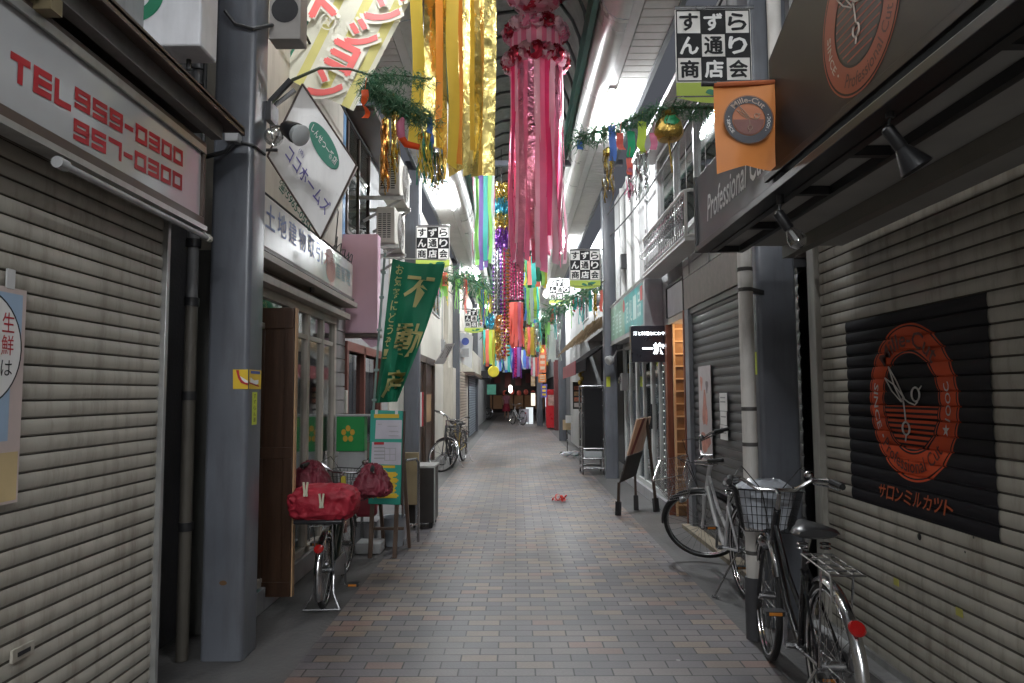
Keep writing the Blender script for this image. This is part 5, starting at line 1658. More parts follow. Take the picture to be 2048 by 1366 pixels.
# pipe barrier, beige board, dark cabinet
pb_ = thing('pipe_barrier', 'bent metal pipe barrier behind the estate board', 'barrier', (-1.1, 7.3, 0))
MB().tube([P(808, 1085, 7.2).xyz * 1 if False else (-1.13, 7.2, 0), (-1.13, 7.2, .80), (-1.10, 7.22, .84), (-1.02, 7.35, .84), (-1.0, 7.38, .80), (-1.0, 7.38, 0)], .014, 8).build('pipe', M_steel, pb_)
MB().tube([(-1.13, 7.2, .18), (-1.0, 7.38, .18)], .010, 8).build('crossbar', M_steel, pb_)
bb = thing('beige_board', 'plain beige board leaning behind the estate board', 'board', (-1.1, 7.8, 0))
pa, pb = P(808, 1010, 7.8), P(838, 905, 7.8)
MB().box(pa.x - .06, pb.x, 7.8, 7.83, pa.z, pb.z).build('panel', mat('board_tan', (.40, .31, .18), .6, dirt=.2), bb, bev=.005)
for x in (pa.x, pb.x - .03): MB().box(x - .01, x + .01, 7.831, 7.85, 0, pb.z - .1).build('leg', M_steel, bb)
dc = thing('dark_cabinet', 'dark brown low cabinet with a bright metal edge on the left of the street', 'cabinet', (-1.05, 8.3, 0))
pa, pb = P(826, 1050, 8.1), P(868, 936, 8.1)
MB().box(pa.x - .05, pb.x, 8.1, 8.55, .06, pb.z).build('body', mat('cabinet_dark', (.022, .017, .014), .45, var=.3), dc, bev=.006)
MB().box(pa.x - .06, pb.x + .01, 8.08, 8.57, pb.z + .002, pb.z + .022).build('top', M_alu, dc)
MB().box(pb.x + .001, pb.x + .014, 8.085, 8.10, .05, pb.z).build('corner_trim', M_alu, dc)
for x in (pa.x + .02, pb.x - .04):
    for y in (8.14, 8.5): MB().box(x - .02, x + .02, y - .02, y + .02, 0, .058).build('foot', M_rub, dc)

# easel
ez = thing('easel_board', 'wooden easel menu board with dark legs standing by the lit doorway', 'easel', (1.55, 9.1, 0))
bl_, br2 = Vector((1.32, 8.92, .42)), Vector((1.66, 9.32, .42))
tl2, tr2 = Vector((1.52, 8.78, 1.22)), Vector((1.86, 9.18, 1.22))
tl2, tr2 = bl_ + Vector((.20, -.14, .80)) * 1.0, br2 + Vector((.20, -.14, .80))
bl_, br2 = P(1238, 965, 8.95), P(1270, 950, 9.35)
tl2, tr2 = P(1272, 838, 9.05), P(1300, 833, 9.45)
mid = lambda a, b_, t: a.lerp(b_, t)
nrm = (br2 - bl_).cross(tl2 - bl_).normalized()
mL, mR = bl_.lerp(tl2, .42), br2.lerp(tr2, .42)
th_ = nrm * .02
MB().prism([mL, mR, tr2, tl2], th_).build('upper_board', mat('easel_wood', (.42, .30, .22), .5, var=.25, stretch=(5, 5, .8)), ez, bev=.003)
MB().prism([bl_, br2, mR - Vector((0, 0, .01)), mL - Vector((0, 0, .01))], th_).build('lower_board', mat('chalk_black', (.02, .017, .016), .6), ez, bev=.003)
l = MB()
for s_ in (1, -1):
    off = nrm * (.022 if s_ > 0 else -.003)
    l.prism([mid(mL, mR, .12) + off, mid(mL, mR, .3) + off, mid(tl2, tr2, .55) + off, mid(tl2, tr2, .37) + off], nrm * .001 * s_, 0)
    l.prism([mid(mL, mR, .5) + off, mid(mL, mR, .72) + off, mid(mL, mR, .72).lerp(mid(tl2, tr2, .72), .45) + off, mid(mL, mR, .5).lerp(mid(tl2, tr2, .5), .45) + off], nrm * .001 * s_, 1)
l.build('print', [mat('print_maroon', (.14, .02, .02), .5), mat('print_beige', (.42, .3, .24), .5)], ez, smooth=False)
for p0, p1 in ((bl_, P(1236, 1020, 8.9)), (br2, P(1272, 1008, 9.3)), (mid(tl2, tr2, .75), P(1313, 1014, 9.15))):
    g0 = Vector((p1.x, p1.y, .0))
    MB().bar(p0, g0, .03).build('leg', M_woodD, ez)
    k_ = g0.lerp(p0, .14 if p0.z > .6 else .42)
    MB().bar(g0, k_, .06, .06).build('foot', M_black, ez)

# litter
lr = MB()
c = P(1122, 1000, 10)
for k in range(10):
    a_ = k * .63
    r0 = .03 + .03 * (k % 3)
    o0 = Vector((c.x + .03 * math.cos(a_ * 3), 10.05 + .05 * math.sin(a_ * 2), .004))
    pts = [o0 + Vector((r0 * math.cos(a_ + t * .5), r0 * math.sin(a_ + t * .5), .012 + .05 * math.sin(t * .52) * (k % 2 + .5))) for t in range(7)]
    for p0, p1 in zip(pts, pts[1:]): lr.bar(p0, p1, .018, .003)
lr.build('red_tassel', mat('litter_red', (.62, .03, .02), .5), None, 'small fallen red paper ornament lying on the paving', 'litter')
mh = MB(); mh.disc((-.08, 14.2, .003), X, Yv, .38, 40)
mh.build('manhole_cover', mat('manhole', (.13, .13, .125), .5, bump=.5, bs=90), None, 'round grey manhole cover in the paving in the middle distance', 'manhole')

# yellow apartment banner
yb = thing('apartment_banner', 'long yellow and white striped banner with red characters hung slanting over the left shops', 'banner', P(640, 120, 5.7))
o_ = P(562, 150, 5.7); u_ = P(708, 224, 5.7) - o_
v_ = P(562 + 268, 150 - 536, 5.7) - o_
m = MB()
n, mm = 18, 24
for i in range(n + 1):
    for j in range(mm + 1):
        a, b_ = i / n, j / mm
        p = o_ + u_ * a + v_ * b_
        p.y += .02 * math.sin(a * 5 + b_ * 6) + .03 * b_
        m.v.append(tuple(p))
for i in range(n):
    for j in range(mm):
        k = i * (mm + 1) + j
        m.f.append([k, k + mm + 1, k + mm + 2, k + 1]); m.m.append(1 if i % 6 in (3, 4) else 0)
m.build('cloth', [cloth_mat('banner_cream', (.78, .76, .62), .3), cloth_mat('banner_yellow', (.72, .66, .24), .3)], yb)
l = MB()
uu, vv = u_.normalized(), v_.normalized()
def bpos(a, b_): return o_ + u_ * a + v_ * b_ + Vector((0, -.03, 0))
for ch, px, py, w_, h_ in (('ン', 651, 172, .27, .24), ('ョ', 684, 114, .24, .24), ('シ', 724, 70, .26, .24), ('ン', 766, 22, .27, .24), ('マ', 806, -28, .27, .24),
                           ('ト', 652, 14, .20, .26), ('ー', 690, -40, .05, .24)):
    a_ = (px - 640) / 300.
    c = P(px, py, 5.655)
    l.btext(ch, c + Vector((0, .006, 0)), uu, vv, w_ + .05, h_ + .05, 1, .11)
    l.btext(ch, c, uu, vv, w_, h_, 0, .06)
l.annulus(bpos(.24, .22), uu, vv, .062, .07, 30, 1); l.text('貸', bpos(.24, .22), uu, vv, .07, .07, 1)
l.build('lettering', [mat('print_coral', (.72, .13, .12), .5), mat('print_ivory', (.72, .70, .6), .5)], yb, smooth=False)
MB().tube([o_ + v_ * 1.0, o_ + v_ + u_], .02, 8).build('top_rod', M_steel, yb)
MB().tube([o_ + Vector((-.02, .03, 0)), o_ + v_ + Vector((-.02, .03, 0))], .012, 6).build('side_rod', M_green, yb)

# ================================================================== STREAMERS
def ribbon(b, top, ln, w, ang, mi=0, amp=.03, tw=0., seed=0, flare=1.0, n=22, cut=0.):
    r_ = random.Random(seed)
    top = Vector(top)
    ph, fq = r_.uniform(0, 6), r_.uniform(2.5, 5)
    o = len(b.v)
    for i in range(n + 1):
        t = i / n
        th = ang + tw * t + .25 * math.sin(ph + t * 4)
        d = Vector((math.cos(th), math.sin(th), 0))
        nn = Vector((-d.y, d.x, 0))
        c = top + Vector((0, 0, -ln * t)) + nn * (amp * math.sin(ph + fq * t * 2) * (.25 + t)) + d * (amp * .5 * math.sin(ph * 2 + t * 5) * t)
        ww = w * (1 + (flare - 1) * t) / 2
        for s_ in (-1, 0, 1):
            p = c + d * ww * s_ + nn * (.10 * w * (1 if s_ == 0 else 0) * math.sin(ph + t * 9))
            if i == n and s_: p.z += cut * s_ * w
            b.v.append(tuple(p))
    for i in range(n):
        for s_ in (0, 1):
            k = o + i * 3 + s_
            b.f.append([k, k + 3, k + 4, k + 1]); b.m.append(mi)
    return b


M_gold = mat('gold_foil', (.86, .68, .24), .27, 1, var=.15, vs=6, bump=1.0, bs=11, stretch=(1, 1, .6))
M_goldp = cloth_mat('yellow_paper', (.88, .66, .10), .5)
M_goldo = cloth_mat('ochre_paper', (.80, .52, .06), .5)
M_oran = cloth_mat('orange_paper', (.88, .34, .05), .5)
M_pinkf = mat('pink_foil', (.92, .30, .44), .3, 1, var=.2, vs=7, bump=.9, bs=16)
M_pinkd = cloth_mat('deep_pink_film', (.72, .06, .20), .45, .45)
M_pinkm = cloth_mat('pink_film', (.88, .26, .42), .45, .4)
M_pinkl = cloth_mat('pale_pink_paper', (.92, .62, .70), .45)
M_redf = mat('red_foil', (.45, .02, .05), .3, .6, var=.3, vs=12)
M_silver = mat('silver_foil', (.7, .7, .72), .18, 1, bump=.8, bs=25)

# A: gold bundle
ga = thing('gold_streamer', 'large cluster of gold foil and yellow and orange streamers hanging left of centre', 'streamer', (-.5, 5.6, 3.1))
MB().circle((-.50, 5.6, 5.35), X, Yv, .27, .012, 30, 6).build('hoop', M_steel, ga)
MB().tube([(-.5, 5.6, 5.35), (-.5, 5.6, 6.5)], .004, 5).build('hanging_cord', M_wire, ga)
# px left, px right, bottom y, depth, material
for i, (x0, x1, yb_, Y_, m_, fl_) in enumerate((
        (818, 845, 290, 5.36, M_goldp, 1.0), (846, 872, 345, 5.55, M_gold, 1.0), (870, 893, 360, 5.70, M_gold, 1.0), (868, 885, 240, 5.45, M_oran, .8),
        (893, 918, 330, 5.33, M_goldp, 1.0), (913, 926, 330, 5.40, M_oran, 1.0), (925, 946, 352, 5.36, M_gold, 1.0), (940, 972, 352, 5.5, M_gold, 1.1),
        (940, 950, 300, 5.33, M_goldo, 1.0), (958, 976, 351, 5.42, M_gold, 1.0), (968, 993, 352, 5.36, M_gold, 1.0), (900, 940, 345, 5.75, M_gold, 1.1), (862, 880, 330, 5.62, M_goldo, 1.0), (948, 985, 340, 5.8, M_gold, 1.1))):
    a, b_ = P(x0, yb_, Y_), P(x1, yb_, Y_)
    w = (b_.x - a.x)
    cx = (a.x + b_.x) / 2
    MB_ = MB()
    ribbon(MB_, (cx, Y_, 5.35), 5.35 - a.z, w, rnd.uniform(-.25, .25), 0, .026, rnd.uniform(-.7, .7), 20 + i, fl_, 26, rnd.uniform(-.2, .2))
    MB_.build('streamer_strip', m_, ga, ang=180)

# B: pink kusudama
pk = thing('pink_streamer', 'tall pink pompom decoration with layered pink ribbons hanging in the centre', 'streamer', P(1073, 520, 8))
cx = P(1073, 300, 8.0).x
zb = P(1073, 20, 8).z


def pom(b, c, r, n, mi_list, sz=.05, seed=1):
    """crinkled tissue-paper pompom: many small folded petals over a ball"""
    r_ = random.Random(seed)
    c = Vector(c)
    for i in range(n):
        z = r_.uniform(-1, 1); th = r_.uniform(0, 6.283)
        q = math.sqrt(1 - z * z)
        d = Vector((q * math.cos(th), q * math.sin(th), z))
        a = d.cross(Vector((r_.uniform(-1, 1), r_.uniform(-1, 1), r_.uniform(-1, 1)))).normalized()
        e_ = d.cross(a)
        p = c + d * r * r_.uniform(.8, 1.05)
        s1, s2 = sz * r_.uniform(.6, 1.3), sz * r_.uniform(.6, 1.3)
        b.add([p - a * s1 + d * sz * .35, p - e_ * s2, p + a * s1 + d * sz * .35, p + e_ * s2], [(0, 1, 2), (0, 2, 3)], r_.choice(mi_list))


b = MB(); b.ball((cx, 8, zb + .36), .33, 16); pom(b, (cx, 8, zb + .36), .37, 700, [0, 0, 0, 1, 2], .075, 3)
b.build('pompom', [M_pinkl, M_redf, M_pinkm], pk, ang=20)
b = MB()
zr1, zr2 = P(1073, 95, 8).z, P(1073, 125, 8).z
zr0 = P(1073, 68, 8).z
for k in range(16):
    th = 2 * math.pi * k / 16
    x_, y_ = cx + .31 * math.cos(th), 8 + .31 * math.sin(th)
    pom(b, (x_, y_, zr0 + .01 * math.sin(k * 2)), .075, 40, [[0, 2], [1], [0], [2, 0]][k % 4], .045, 40 + k)
    pom(b, (x_, y_, zr2), .085, 40, [[1], [0, 2], [1, 2], [0]][k % 4], .05, 80 + k)
b.build('flower_rings', [M_pinkl, M_redf, M_pinkm], pk, ang=20)
b = MB()
vs = []
for k in range(33):
    th = 2 * math.pi * k / 32
    rr = .30 + .008 * (k % 2)
    vs += [(cx + rr * math.cos(th), 8 + rr * math.sin(th), zr0), (cx + rr * math.cos(th), 8 + rr * math.sin(th), zr2)]
b.add(vs, [(2 * k, 2 * k + 2, 2 * k + 3, 2 * k + 1) for k in range(32)])
b.m = [i % 2 for i in range(len(b.f))]
b.build('drum', [M_pinkl, M_pinkm], pk)
MB().tube([(cx, 8, zr0), (cx, 8, 6.6)], .006, 5).build('hanging_cord', M_wire, pk)
for k in range(30):
    th = 2 * math.pi * (k + .5) / 30
    front = math.sin(th) < 0
    R0 = .30
    yb_ = (470 if k % 3 == 0 else 520) if front else 500
    Y_ = 8 + R0 * math.sin(th)
    bz = P(1073, yb_ + 8 * (k % 4), Y_).z
    m_ = [M_pinkf, M_pinkl, M_pinkm, M_pinkd, M_pinkl, M_pinkf, M_pinkm][k % 7]
    b = MB()
    ribbon(b, (cx + R0 * math.cos(th), Y_, zr2), zr2 - bz, .085 if k % 2 else .065, th + math.pi / 2, 0, .025, rnd.uniform(-.4, .4), 100 + k, 1.05, 26, rnd.uniform(-.3, .3))
    b.build('streamer_strip', m_, pk, ang=180)


# generic middle distance streamer columns
def streamer(name, label, px0, px1, py0, py1, Y, mats_, nst=14, style='strip', top=None, group=None):
    a, b_ = P(px0, py1, Y), P(px1, py0, Y)
    cx, r_ = (a.x + b_.x) / 2, (b_.x - a.x) / 2
    t = thing(name, label, 'streamer', (cx, Y, a.z), group)
    zt, zb = b_.z, a.z
    if style == 'strip':
        MB().circle((cx, Y, zt), X, Yv, r_ * .9, .008, 20, 5).build('hoop', M_steel, t)
        for k in range(nst):
            th = 2 * math.pi * k / nst
            b = MB()
            ribbon(b, (cx + r_ * .9 * math.cos(th), Y + r_ * .9 * math.sin(th), zt), (zt - zb) * rnd.uniform(.86, 1), 2 * r_ * 3.1 / nst * .9, th + math.pi / 2, 0, .02, rnd.uniform(-.3, .3), int(Y * 31) + k, 1, 14)
            b.build('streamer_strip', mats_[k % len(mats_)], t, ang=180)
    elif style == 'bead':
        for k in range(nst):
            th = 2 * math.pi * k / nst
            b = MB()
            nb_ = int((zt - zb) / .075)
            for i in range(nb_):
                b.lathe([(0, -.03), (.026, 0), (0, .03)], (cx + r_ * .85 * math.cos(th), Y + r_ * .85 * math.sin(th), zt - .075 * i), Z, 4)
            b.build('bead_chain', mats_[k % len(mats_)], t, smooth=False)
    elif style == 'pom':
        nb_ = len(mats_)
        for i, m_ in enumerate(mats_):
            b = MB()
            zc = zt - (zt - zb) * (i + .5) / nb_
            hh = (zt - zb) / nb_ * .62
            r2 = random.Random(i * 7 + int(Y * 10))
            for q_ in range(230):
                th, zz = r2.uniform(0, 6.28), r2.uniform(-1, 1)
                rr = r_ * (.35 + .6 * (1 - zz * zz) ** .5) * r2.uniform(.7, 1.15)
                ribbon(b, (cx + rr * math.cos(th), Y + rr * math.sin(th), zc + hh * zz + .05), r2.uniform(.06, .2), .016, r2.uniform(0, 3), 0, .02, 2, q_ + i, 1, 3)
            b.build('tinsel_ball', m_, t, ang=20)
    MB().tube([(cx, Y, zt), (cx, Y, max(zt + .3, 5.9 if abs(cx) < .6 else zt + .3))], .005, 4).build('hanging_cord', M_wire, t)
    return t


def cm(n, c): return cloth_mat('film_' + n, c, .45, .5)


c_pink, c_grn, c_pur, c_teal, c_pale, c_sal, c_lime, c_blue, c_yel = cm('rose', (.75, .25, .38)), cm('lime', (.35, .72, .20)), cm('violet', (.36, .22, .62)), cm('teal', (.08, .52, .48)), cm('pale', (.7, .76, .72)), cm('salmon', (.82, .18, .14)), cm('yellowgreen', (.55, .72, .1)), cm('blue', (.12, .25, .7)), cm('yellow', (.75, .62, .1))
M_teal_f = mat('teal_foil', (.05, .35, .5), .3, .8, var=.3, vs=20)
M_purf = mat('purple_foil', (.2, .05, .35), .3, .8, var=.3, vs=20)
M_mag = mat('magenta_foil', (.55, .03, .18), .28, .7, var=.3, vs=20)
M_copf = mat('copper_foil', (.6, .25, .06), .28, .9, var=.3, vs=20)
M_goldf2 = mat('gold_tinsel', (.75, .55, .15), .25, 1, var=.3, vs=25)
streamer('pastel_streamer', 'pastel ribbons of pink, green, violet and teal just below the gold cluster', 945, 990, 352, 548, 11.5, [c_pink, c_pale, c_grn, c_pur, c_teal, c_grn, c_pale], 14)
streamer('tinsel_streamer', 'stack of gold, teal and purple tinsel balls left of the pink ribbons', 986, 1020, 372, 486, 12.5, [M_goldf2, M_teal_f, M_goldf2, M_purf], style='pom')
streamer('bead_streamer', 'silver grey beaded chains hanging below the tinsel balls', 986, 1006, 480, 640, 13.0, [M_silver, M_purf, M_silver], 8, 'bead')
streamer('bead_streamer', 'copper and red beaded chains beside the silver ones', 1003, 1018, 500, 720, 14.5, [M_copf, M_silver, M_mag], 7, 'bead')
streamer('net_streamer', 'dark magenta scale-like foil column below the pink ribbons', 1016, 1047, 516, 608, 15.5, [M_mag, M_mag, M_pinkf], 14, 'bead')
streamer('salmon_streamer', 'bright salmon red paper strips below the magenta column', 1017, 1047, 605, 697, 16.0, [c_sal, c_sal, c_pink, c_sal], 12)
streamer('striped_streamer', 'green, yellow and red ribbons hanging right of the pink decoration', 1048, 1095, 516, 575, 14.0, [c_grn, c_yel, M_green, c_sal, c_teal, M_green], 14)
streamer('blue_streamer', 'lime, teal and blue ribbons right of the magenta column', 1048, 1078, 545, 655, 17.0, [c_lime, c_teal, c_blue, c_grn, c_pale], 12)
streamer('orange_streamer', 'orange and gold tinsel column in the middle distance left of the salmon strips', 990, 1014, 635, 715, 21.0, [M_copf, M_goldf2, M_copf], style='pom')
streamer('blue_white_streamer', 'blue and white ribbons hanging low left of the centre far away', 1005, 1025, 690, 745, 24.0, [c_blue, c_pale, c_teal], 10)
streamer('blue_white_streamer', 'pale blue ribbons hanging low right of the centre far away', 1042, 1062, 700, 740, 25.0, [c_pale, c_blue, c_pur], 10)
streamer('gold_red_streamer', 'gold and red ribbons hanging far right of the centre', 1050, 1072, 655, 715, 22.0, [M_goldf2, c_sal, c_yel], 10)
streamer('pale_streamer', 'pale silver ribbons before the distant right column', 1092, 1122, 650, 725, 20.5, [c_pale, M_silver, c_pale], 12)
streamer('lime_streamer', 'yellow green ribbons hanging far left under the small checkered banner', 966, 990, 660, 735, 23.0, [c_lime, c_yel, c_teal, c_sal], 10)
streamer('dark_streamer', 'dark violet ribbons low in the far centre', 1024, 1044, 695, 760, 30.0, [M_purf, M_mag, c_pur], 10)


streamer('gold_tinsel_streamer', 'gold tinsel balls far left above the lime ribbons', 972, 988, 600, 650, 26.0, [M_goldf2, M_teal_f], style='pom')
streamer('red_tinsel_streamer', 'red and silver beaded chains far right of the salmon strips', 1052, 1064, 600, 668, 27.0, [M_mag, M_silver, M_copf], 8, 'bead')
streamer('violet_streamer', 'violet and rose ribbons far left of the salmon strips', 1000, 1016, 640, 700, 28.0, [c_pur, c_pink, c_pale], 10)
streamer('green_streamer', 'green and gold ribbons far right under the bamboo leaves', 1064, 1082, 640, 705, 26.5, [c_grn, M_goldf2, c_teal], 10)
streamer('orange_ribbon_streamer', 'orange and yellow ribbons far right beside the pale ribbons', 1080, 1096, 690, 735, 29.0, [c_yel, M_copf, c_sal], 10)
streamer('teal_ribbon_streamer', 'teal and pale ribbons far left beside the round yellow sign', 990, 1006, 705, 745, 31.0, [c_teal, c_pale, c_blue], 10)
streamer('rose_ribbon_streamer', 'rose and white ribbons low at the far right centre', 1062, 1078, 715, 755, 33.0, [c_pink, c_pale, c_sal], 10)

# bamboo branches with ornaments
M_leaf = [cloth_mat('bamboo_leaf', (.05, .17, .09), .3), cloth_mat('bamboo_leaf_pale', (.16, .27, .16), .3)]
M_cane = mat('bamboo_cane', (.05, .06, .03), .5)


def leaves(b, path, n, r, ln, seed, wd=.02):
    r_ = random.Random(seed)
    for i in range(n):
        t = r_.random() * (len(path) - 1)
        k = int(t)
        p = Vector(path[k]).lerp(Vector(path[min(k + 1, len(path) - 1)]), t - k)
        p += Vector((r_.gauss(0, r * .5), r_.gauss(0, r * .6), r_.gauss(-.25 * r, r * .5)))
        d = Vector((r_.uniform(-1, 1), r_.uniform(-1, 1), r_.uniform(-1, .35))).normalized()
        s_ = d.cross(Vector((r_.uniform(-1, 1), r_.uniform(-1, 1), 1))).normalized()
        l_ = ln * r_.uniform(.5, 1.2)
        b.add([p, p + d * l_ * .4 + s_ * wd / 2, p + d * l_, p + d * l_ * .4 - s_ * wd / 2], [(0, 1, 2, 3)], r_.randint(0, 1))


def branch(label, path, n, r, ln, seed, group, wd=.02, extra=None, sub=None):
    t = thing('bamboo_branch', label, 'branch', path[0], group)
    k = len(path)
    MB().tube(path, [.012 * (1 - .6 * i / (k - 1)) for i in range(k)], 6).build('cane', M_cane, t)
    b = MB(); leaves(b, path[sub or max(1, k // 4):], n, r, ln, seed, wd)
    b.build('leaves', M_leaf, t, smooth=False)
    if extra:
        r_ = random.Random(seed)
        for i in range(extra):
            p = Vector(path[r_.randint(k // 3, k - 1)]) + Vector((r_.uniform(-.12, .12), r_.uniform(-.1, .1), -.05))
            b = MB()
            m_ = r_.choice([c_sal, c_blue, c_yel, c_grn, c_pink, M_goldf2, M_silver, c_teal])
            if r_.random() < .55:
                ribbon(b, p, r_.uniform(.18, .4), r_.uniform(.05, .09), r_.uniform(0, 3), 0, .02, 1, seed + i, 1, 6)
            else:
                for q in range(7): ribbon(b, p + Vector((r_.gauss(0, .025), r_.gauss(0, .025), 0)), r_.uniform(.3, .6), .014, r_.uniform(0, 3), 0, .02, 1, seed + i + q, 1, 6)
            b.build('paper_strip', m_, t, ang=180)
    return t


GB = 'bamboo branches hung with paper ornaments'
lp = [P(*q) for q in ((545, 205, 4.42), (585, 160, 4.45), (640, 136, 4.5), (700, 138, 4.55), (740, 150, 4.6), (790, 150, 4.65), (865, 158, 4.7))]
lb = branch('nearest bamboo branch arching out from the left front column under the yellow banner', lp, 700, .045, .06, 11, GB, .007, sub=4)
b = MB()
low_path = [P(730, 165, 4.6), P(770, 190, 4.6), P(810, 215, 4.65), P(862, 232, 4.7)]
leaves(b, low_path, 3000, .075, .075, 17, .006)
b.build('leaves', M_leaf, lb, smooth=False)
MB().tube([P(740, 150, 4.6)] + low_path, .006, 5).build('twig', M_cane, lb)


def tassel(px0, px1, py0, py1, Y, m_, label, n=26, seed=0):
    a, b_ = P(px0, py1, Y), P(px1, py0, Y)
    t = thing('tinsel_tassel', label, 'ornament', ((a.x + b_.x) / 2, Y, a.z), 'tinsel tassels on the bamboo branches')
    r_ = random.Random(seed)
    b = MB()
    cx, w = (a.x + b_.x) / 2, (b_.x - a.x) / 2
    for i in range(n):
        th, q = r_.uniform(0, 6.28), w * math.sqrt(r_.random())
        ribbon(b, (cx + q * math.cos(th), Y + q * math.sin(th), b_.z), (b_.z - a.z) * r_.uniform(.6, 1), .010, r_.uniform(0, 3), r_.randint(0, len(m_) - 1), .018, 3, seed * 50 + i, 1, 12)
    b.build('strands', m_, t, ang=180)
    MB().lathe([(w * .3, 0), (w * .9, -.02), (w * .9, -.05), (w * .5, -.06)], (cx, Y, b_.z + .02), Z, 10).build('knot', m_[0], t)
    return t


def paper(px0, px1, py0, py1, Y, m_, label, tw=.3, seed=0):
    a, b_ = P(px0, py1, Y), P(px1, py0, Y)
    b = MB()
    ribbon(b, ((a.x + b_.x) / 2, Y, b_.z), b_.z - a.z, b_.x - a.x, rnd.uniform(-.3, .3), 0, .02, tw, seed, 1, 10)
    b.tube([((a.x + b_.x) / 2, Y, b_.z), ((a.x + b_.x) / 2 + .01, Y, b_.z + .08)], .002, 4)
    return b.build('paper_ornament', m_, None, label, 'ornament', 'paper strips hung on the bamboo branches', ang=180)


tassel(762, 778, 240, 390, 4.55, [M_goldf2, M_copf], 'gold and copper tassel under the left branch in front of the air conditioner', 24, 1)
tassel(782, 799, 225, 372, 4.62, [M_goldf2, M_gold], 'taller gold tassel beside the orange paper hose on the left branch', 24, 2)
tassel(836, 866, 270, 372, 4.7, [M_goldf2, M_green, M_goldp], 'green and gold tassel under the left branch beside the yellow strip', 40, 3)
tassel(858, 886, 300, 392, 4.8, [M_silver, M_green, M_goldf2], 'silver and green tassel behind the gold streamers', 36, 4)
paper(722, 737, 180, 236, 4.5, cm('vermilion', (.85, .12, .03)), 'bright orange-red paper streamer alone on the left branch tip', 3, 5)
paper(854, 866, 235, 295, 4.7, c_blue, 'blue paper strip under the left branch', .3, 6)
hz = MB()
hz.tube([P(806, 236, 4.6), P(800, 250, 4.6), P(803, 275, 4.62), P(812, 288, 4.65), P(838, 294, 4.7)], [.012, .03, .026, .024, .02], 10)
hz.m = [0 if i < 20 else 1 for i in range(len(hz.f))]
hz.build('paper_hose', [c_pink, cm('vermilion', (.85, .12, .03))], None, 'curved pink and orange paper hose under the left branch', 'ornament')


def bell(c, r, label, bm=None):
    t = thing('paper_bell', label, 'ornament', c)
    b = MB(); b.lathe([(.02, .9 * r), (.5 * r, .8 * r), (.85 * r, .35 * r), (1.0 * r, -.35 * r), (.96 * r, -.6 * r), (.7 * r, -.85 * r), (.2 * r, -.9 * r)], c, Z, 18)
    b.build('body', bm or mat('bell_gold', (.55, .36, .09), .28, .85, var=.35, vs=9, bump=.6, bs=30), t)
    b = MB(); pom(b, (c[0], c[1] - .5 * r, c[2] + .1 * r), r * .45, 40, [0], r * .3, 8)
    b.build('green_bow', mat('bow_green', (.03, .3, .13), .4), t)
    b = MB(); pom(b, (c[0], c[1], c[2] + .95 * r), r * .35, 50, [0], r * .25, 9)
    b.build('crown', mat('copper_crinkle', (.4, .22, .05), .3, .8, var=.3), t)
    MB().tube([(c[0], c[1], c[2] - .9 * r), (c[0] + .02, c[1], c[2] - 3.1 * r)], .007, 6).build('tail_cord', M_goldf2, t)


bell(P(783, 214, 4.72), .07, 'small olive green paper bell under the left branch', mat('bell_olive', (.20, .20, .05), .5, .2, var=.35, vs=9, bump=.5, bs=30))
bell(P(1337, 255, 4.9), .105, 'large gold paper bell with a green bow on the right branch')
rp = [P(*q) for q in ((1560, 225, 4.75), (1425, 216, 4.85), (1345, 215, 4.9), (1300, 222, 4.9), (1250, 245, 4.95), (1200, 262, 5.0), (1150, 276, 5.05))]
branch('nearest right bamboo branch reaching out past the bright tube behind the orange flag', rp, 1700, .055, .085, 21, GB, .008)
paper(1218, 1231, 250, 320, 4.95, c_blue, 'blue paper strip on the right branch, leftmost of the colored strips', .2, 7)
paper(1234, 1247, 265, 302, 4.92, c_sal, 'short red paper strip on the right branch next to the blue one', .5, 8)
paper(1255, 1269, 262, 315, 4.95, cm('emerald', (.03, .38, .18)), 'emerald green paper strip on the right branch', .2, 9)
paper(1276, 1292, 243, 306, 4.92, c_lime, 'lime green paper strip on the right branch above the silver tassel', .2, 10)
paper(1300, 1313, 265, 302, 4.9, c_pink, 'pink paper strip on the right branch beside the gold bell', .2, 11)
paper(1253, 1264, 316, 352, 4.95, c_sal, 'red paper tag below the emerald strip on the right branch', .3, 12)
paper(1154, 1166, 280, 300, 5.05, c_blue, 'small blue paper tag at the tip of the right branch', .3, 13)
tassel(1207, 1228, 300, 418, 5.0, [M_goldf2, M_silver], 'gold tassel hanging left on the right branch against the column', 22, 5)
tassel(1272, 1297, 305, 400, 4.95, [M_silver, c_pale], 'silver tassel hanging on the right branch below the lime strip', 30, 6)
tassel(1255, 1266, 340, 405, 4.97, [c_pink, M_silver], 'thin pink tassel on the right branch beside the silver one', 12, 7)
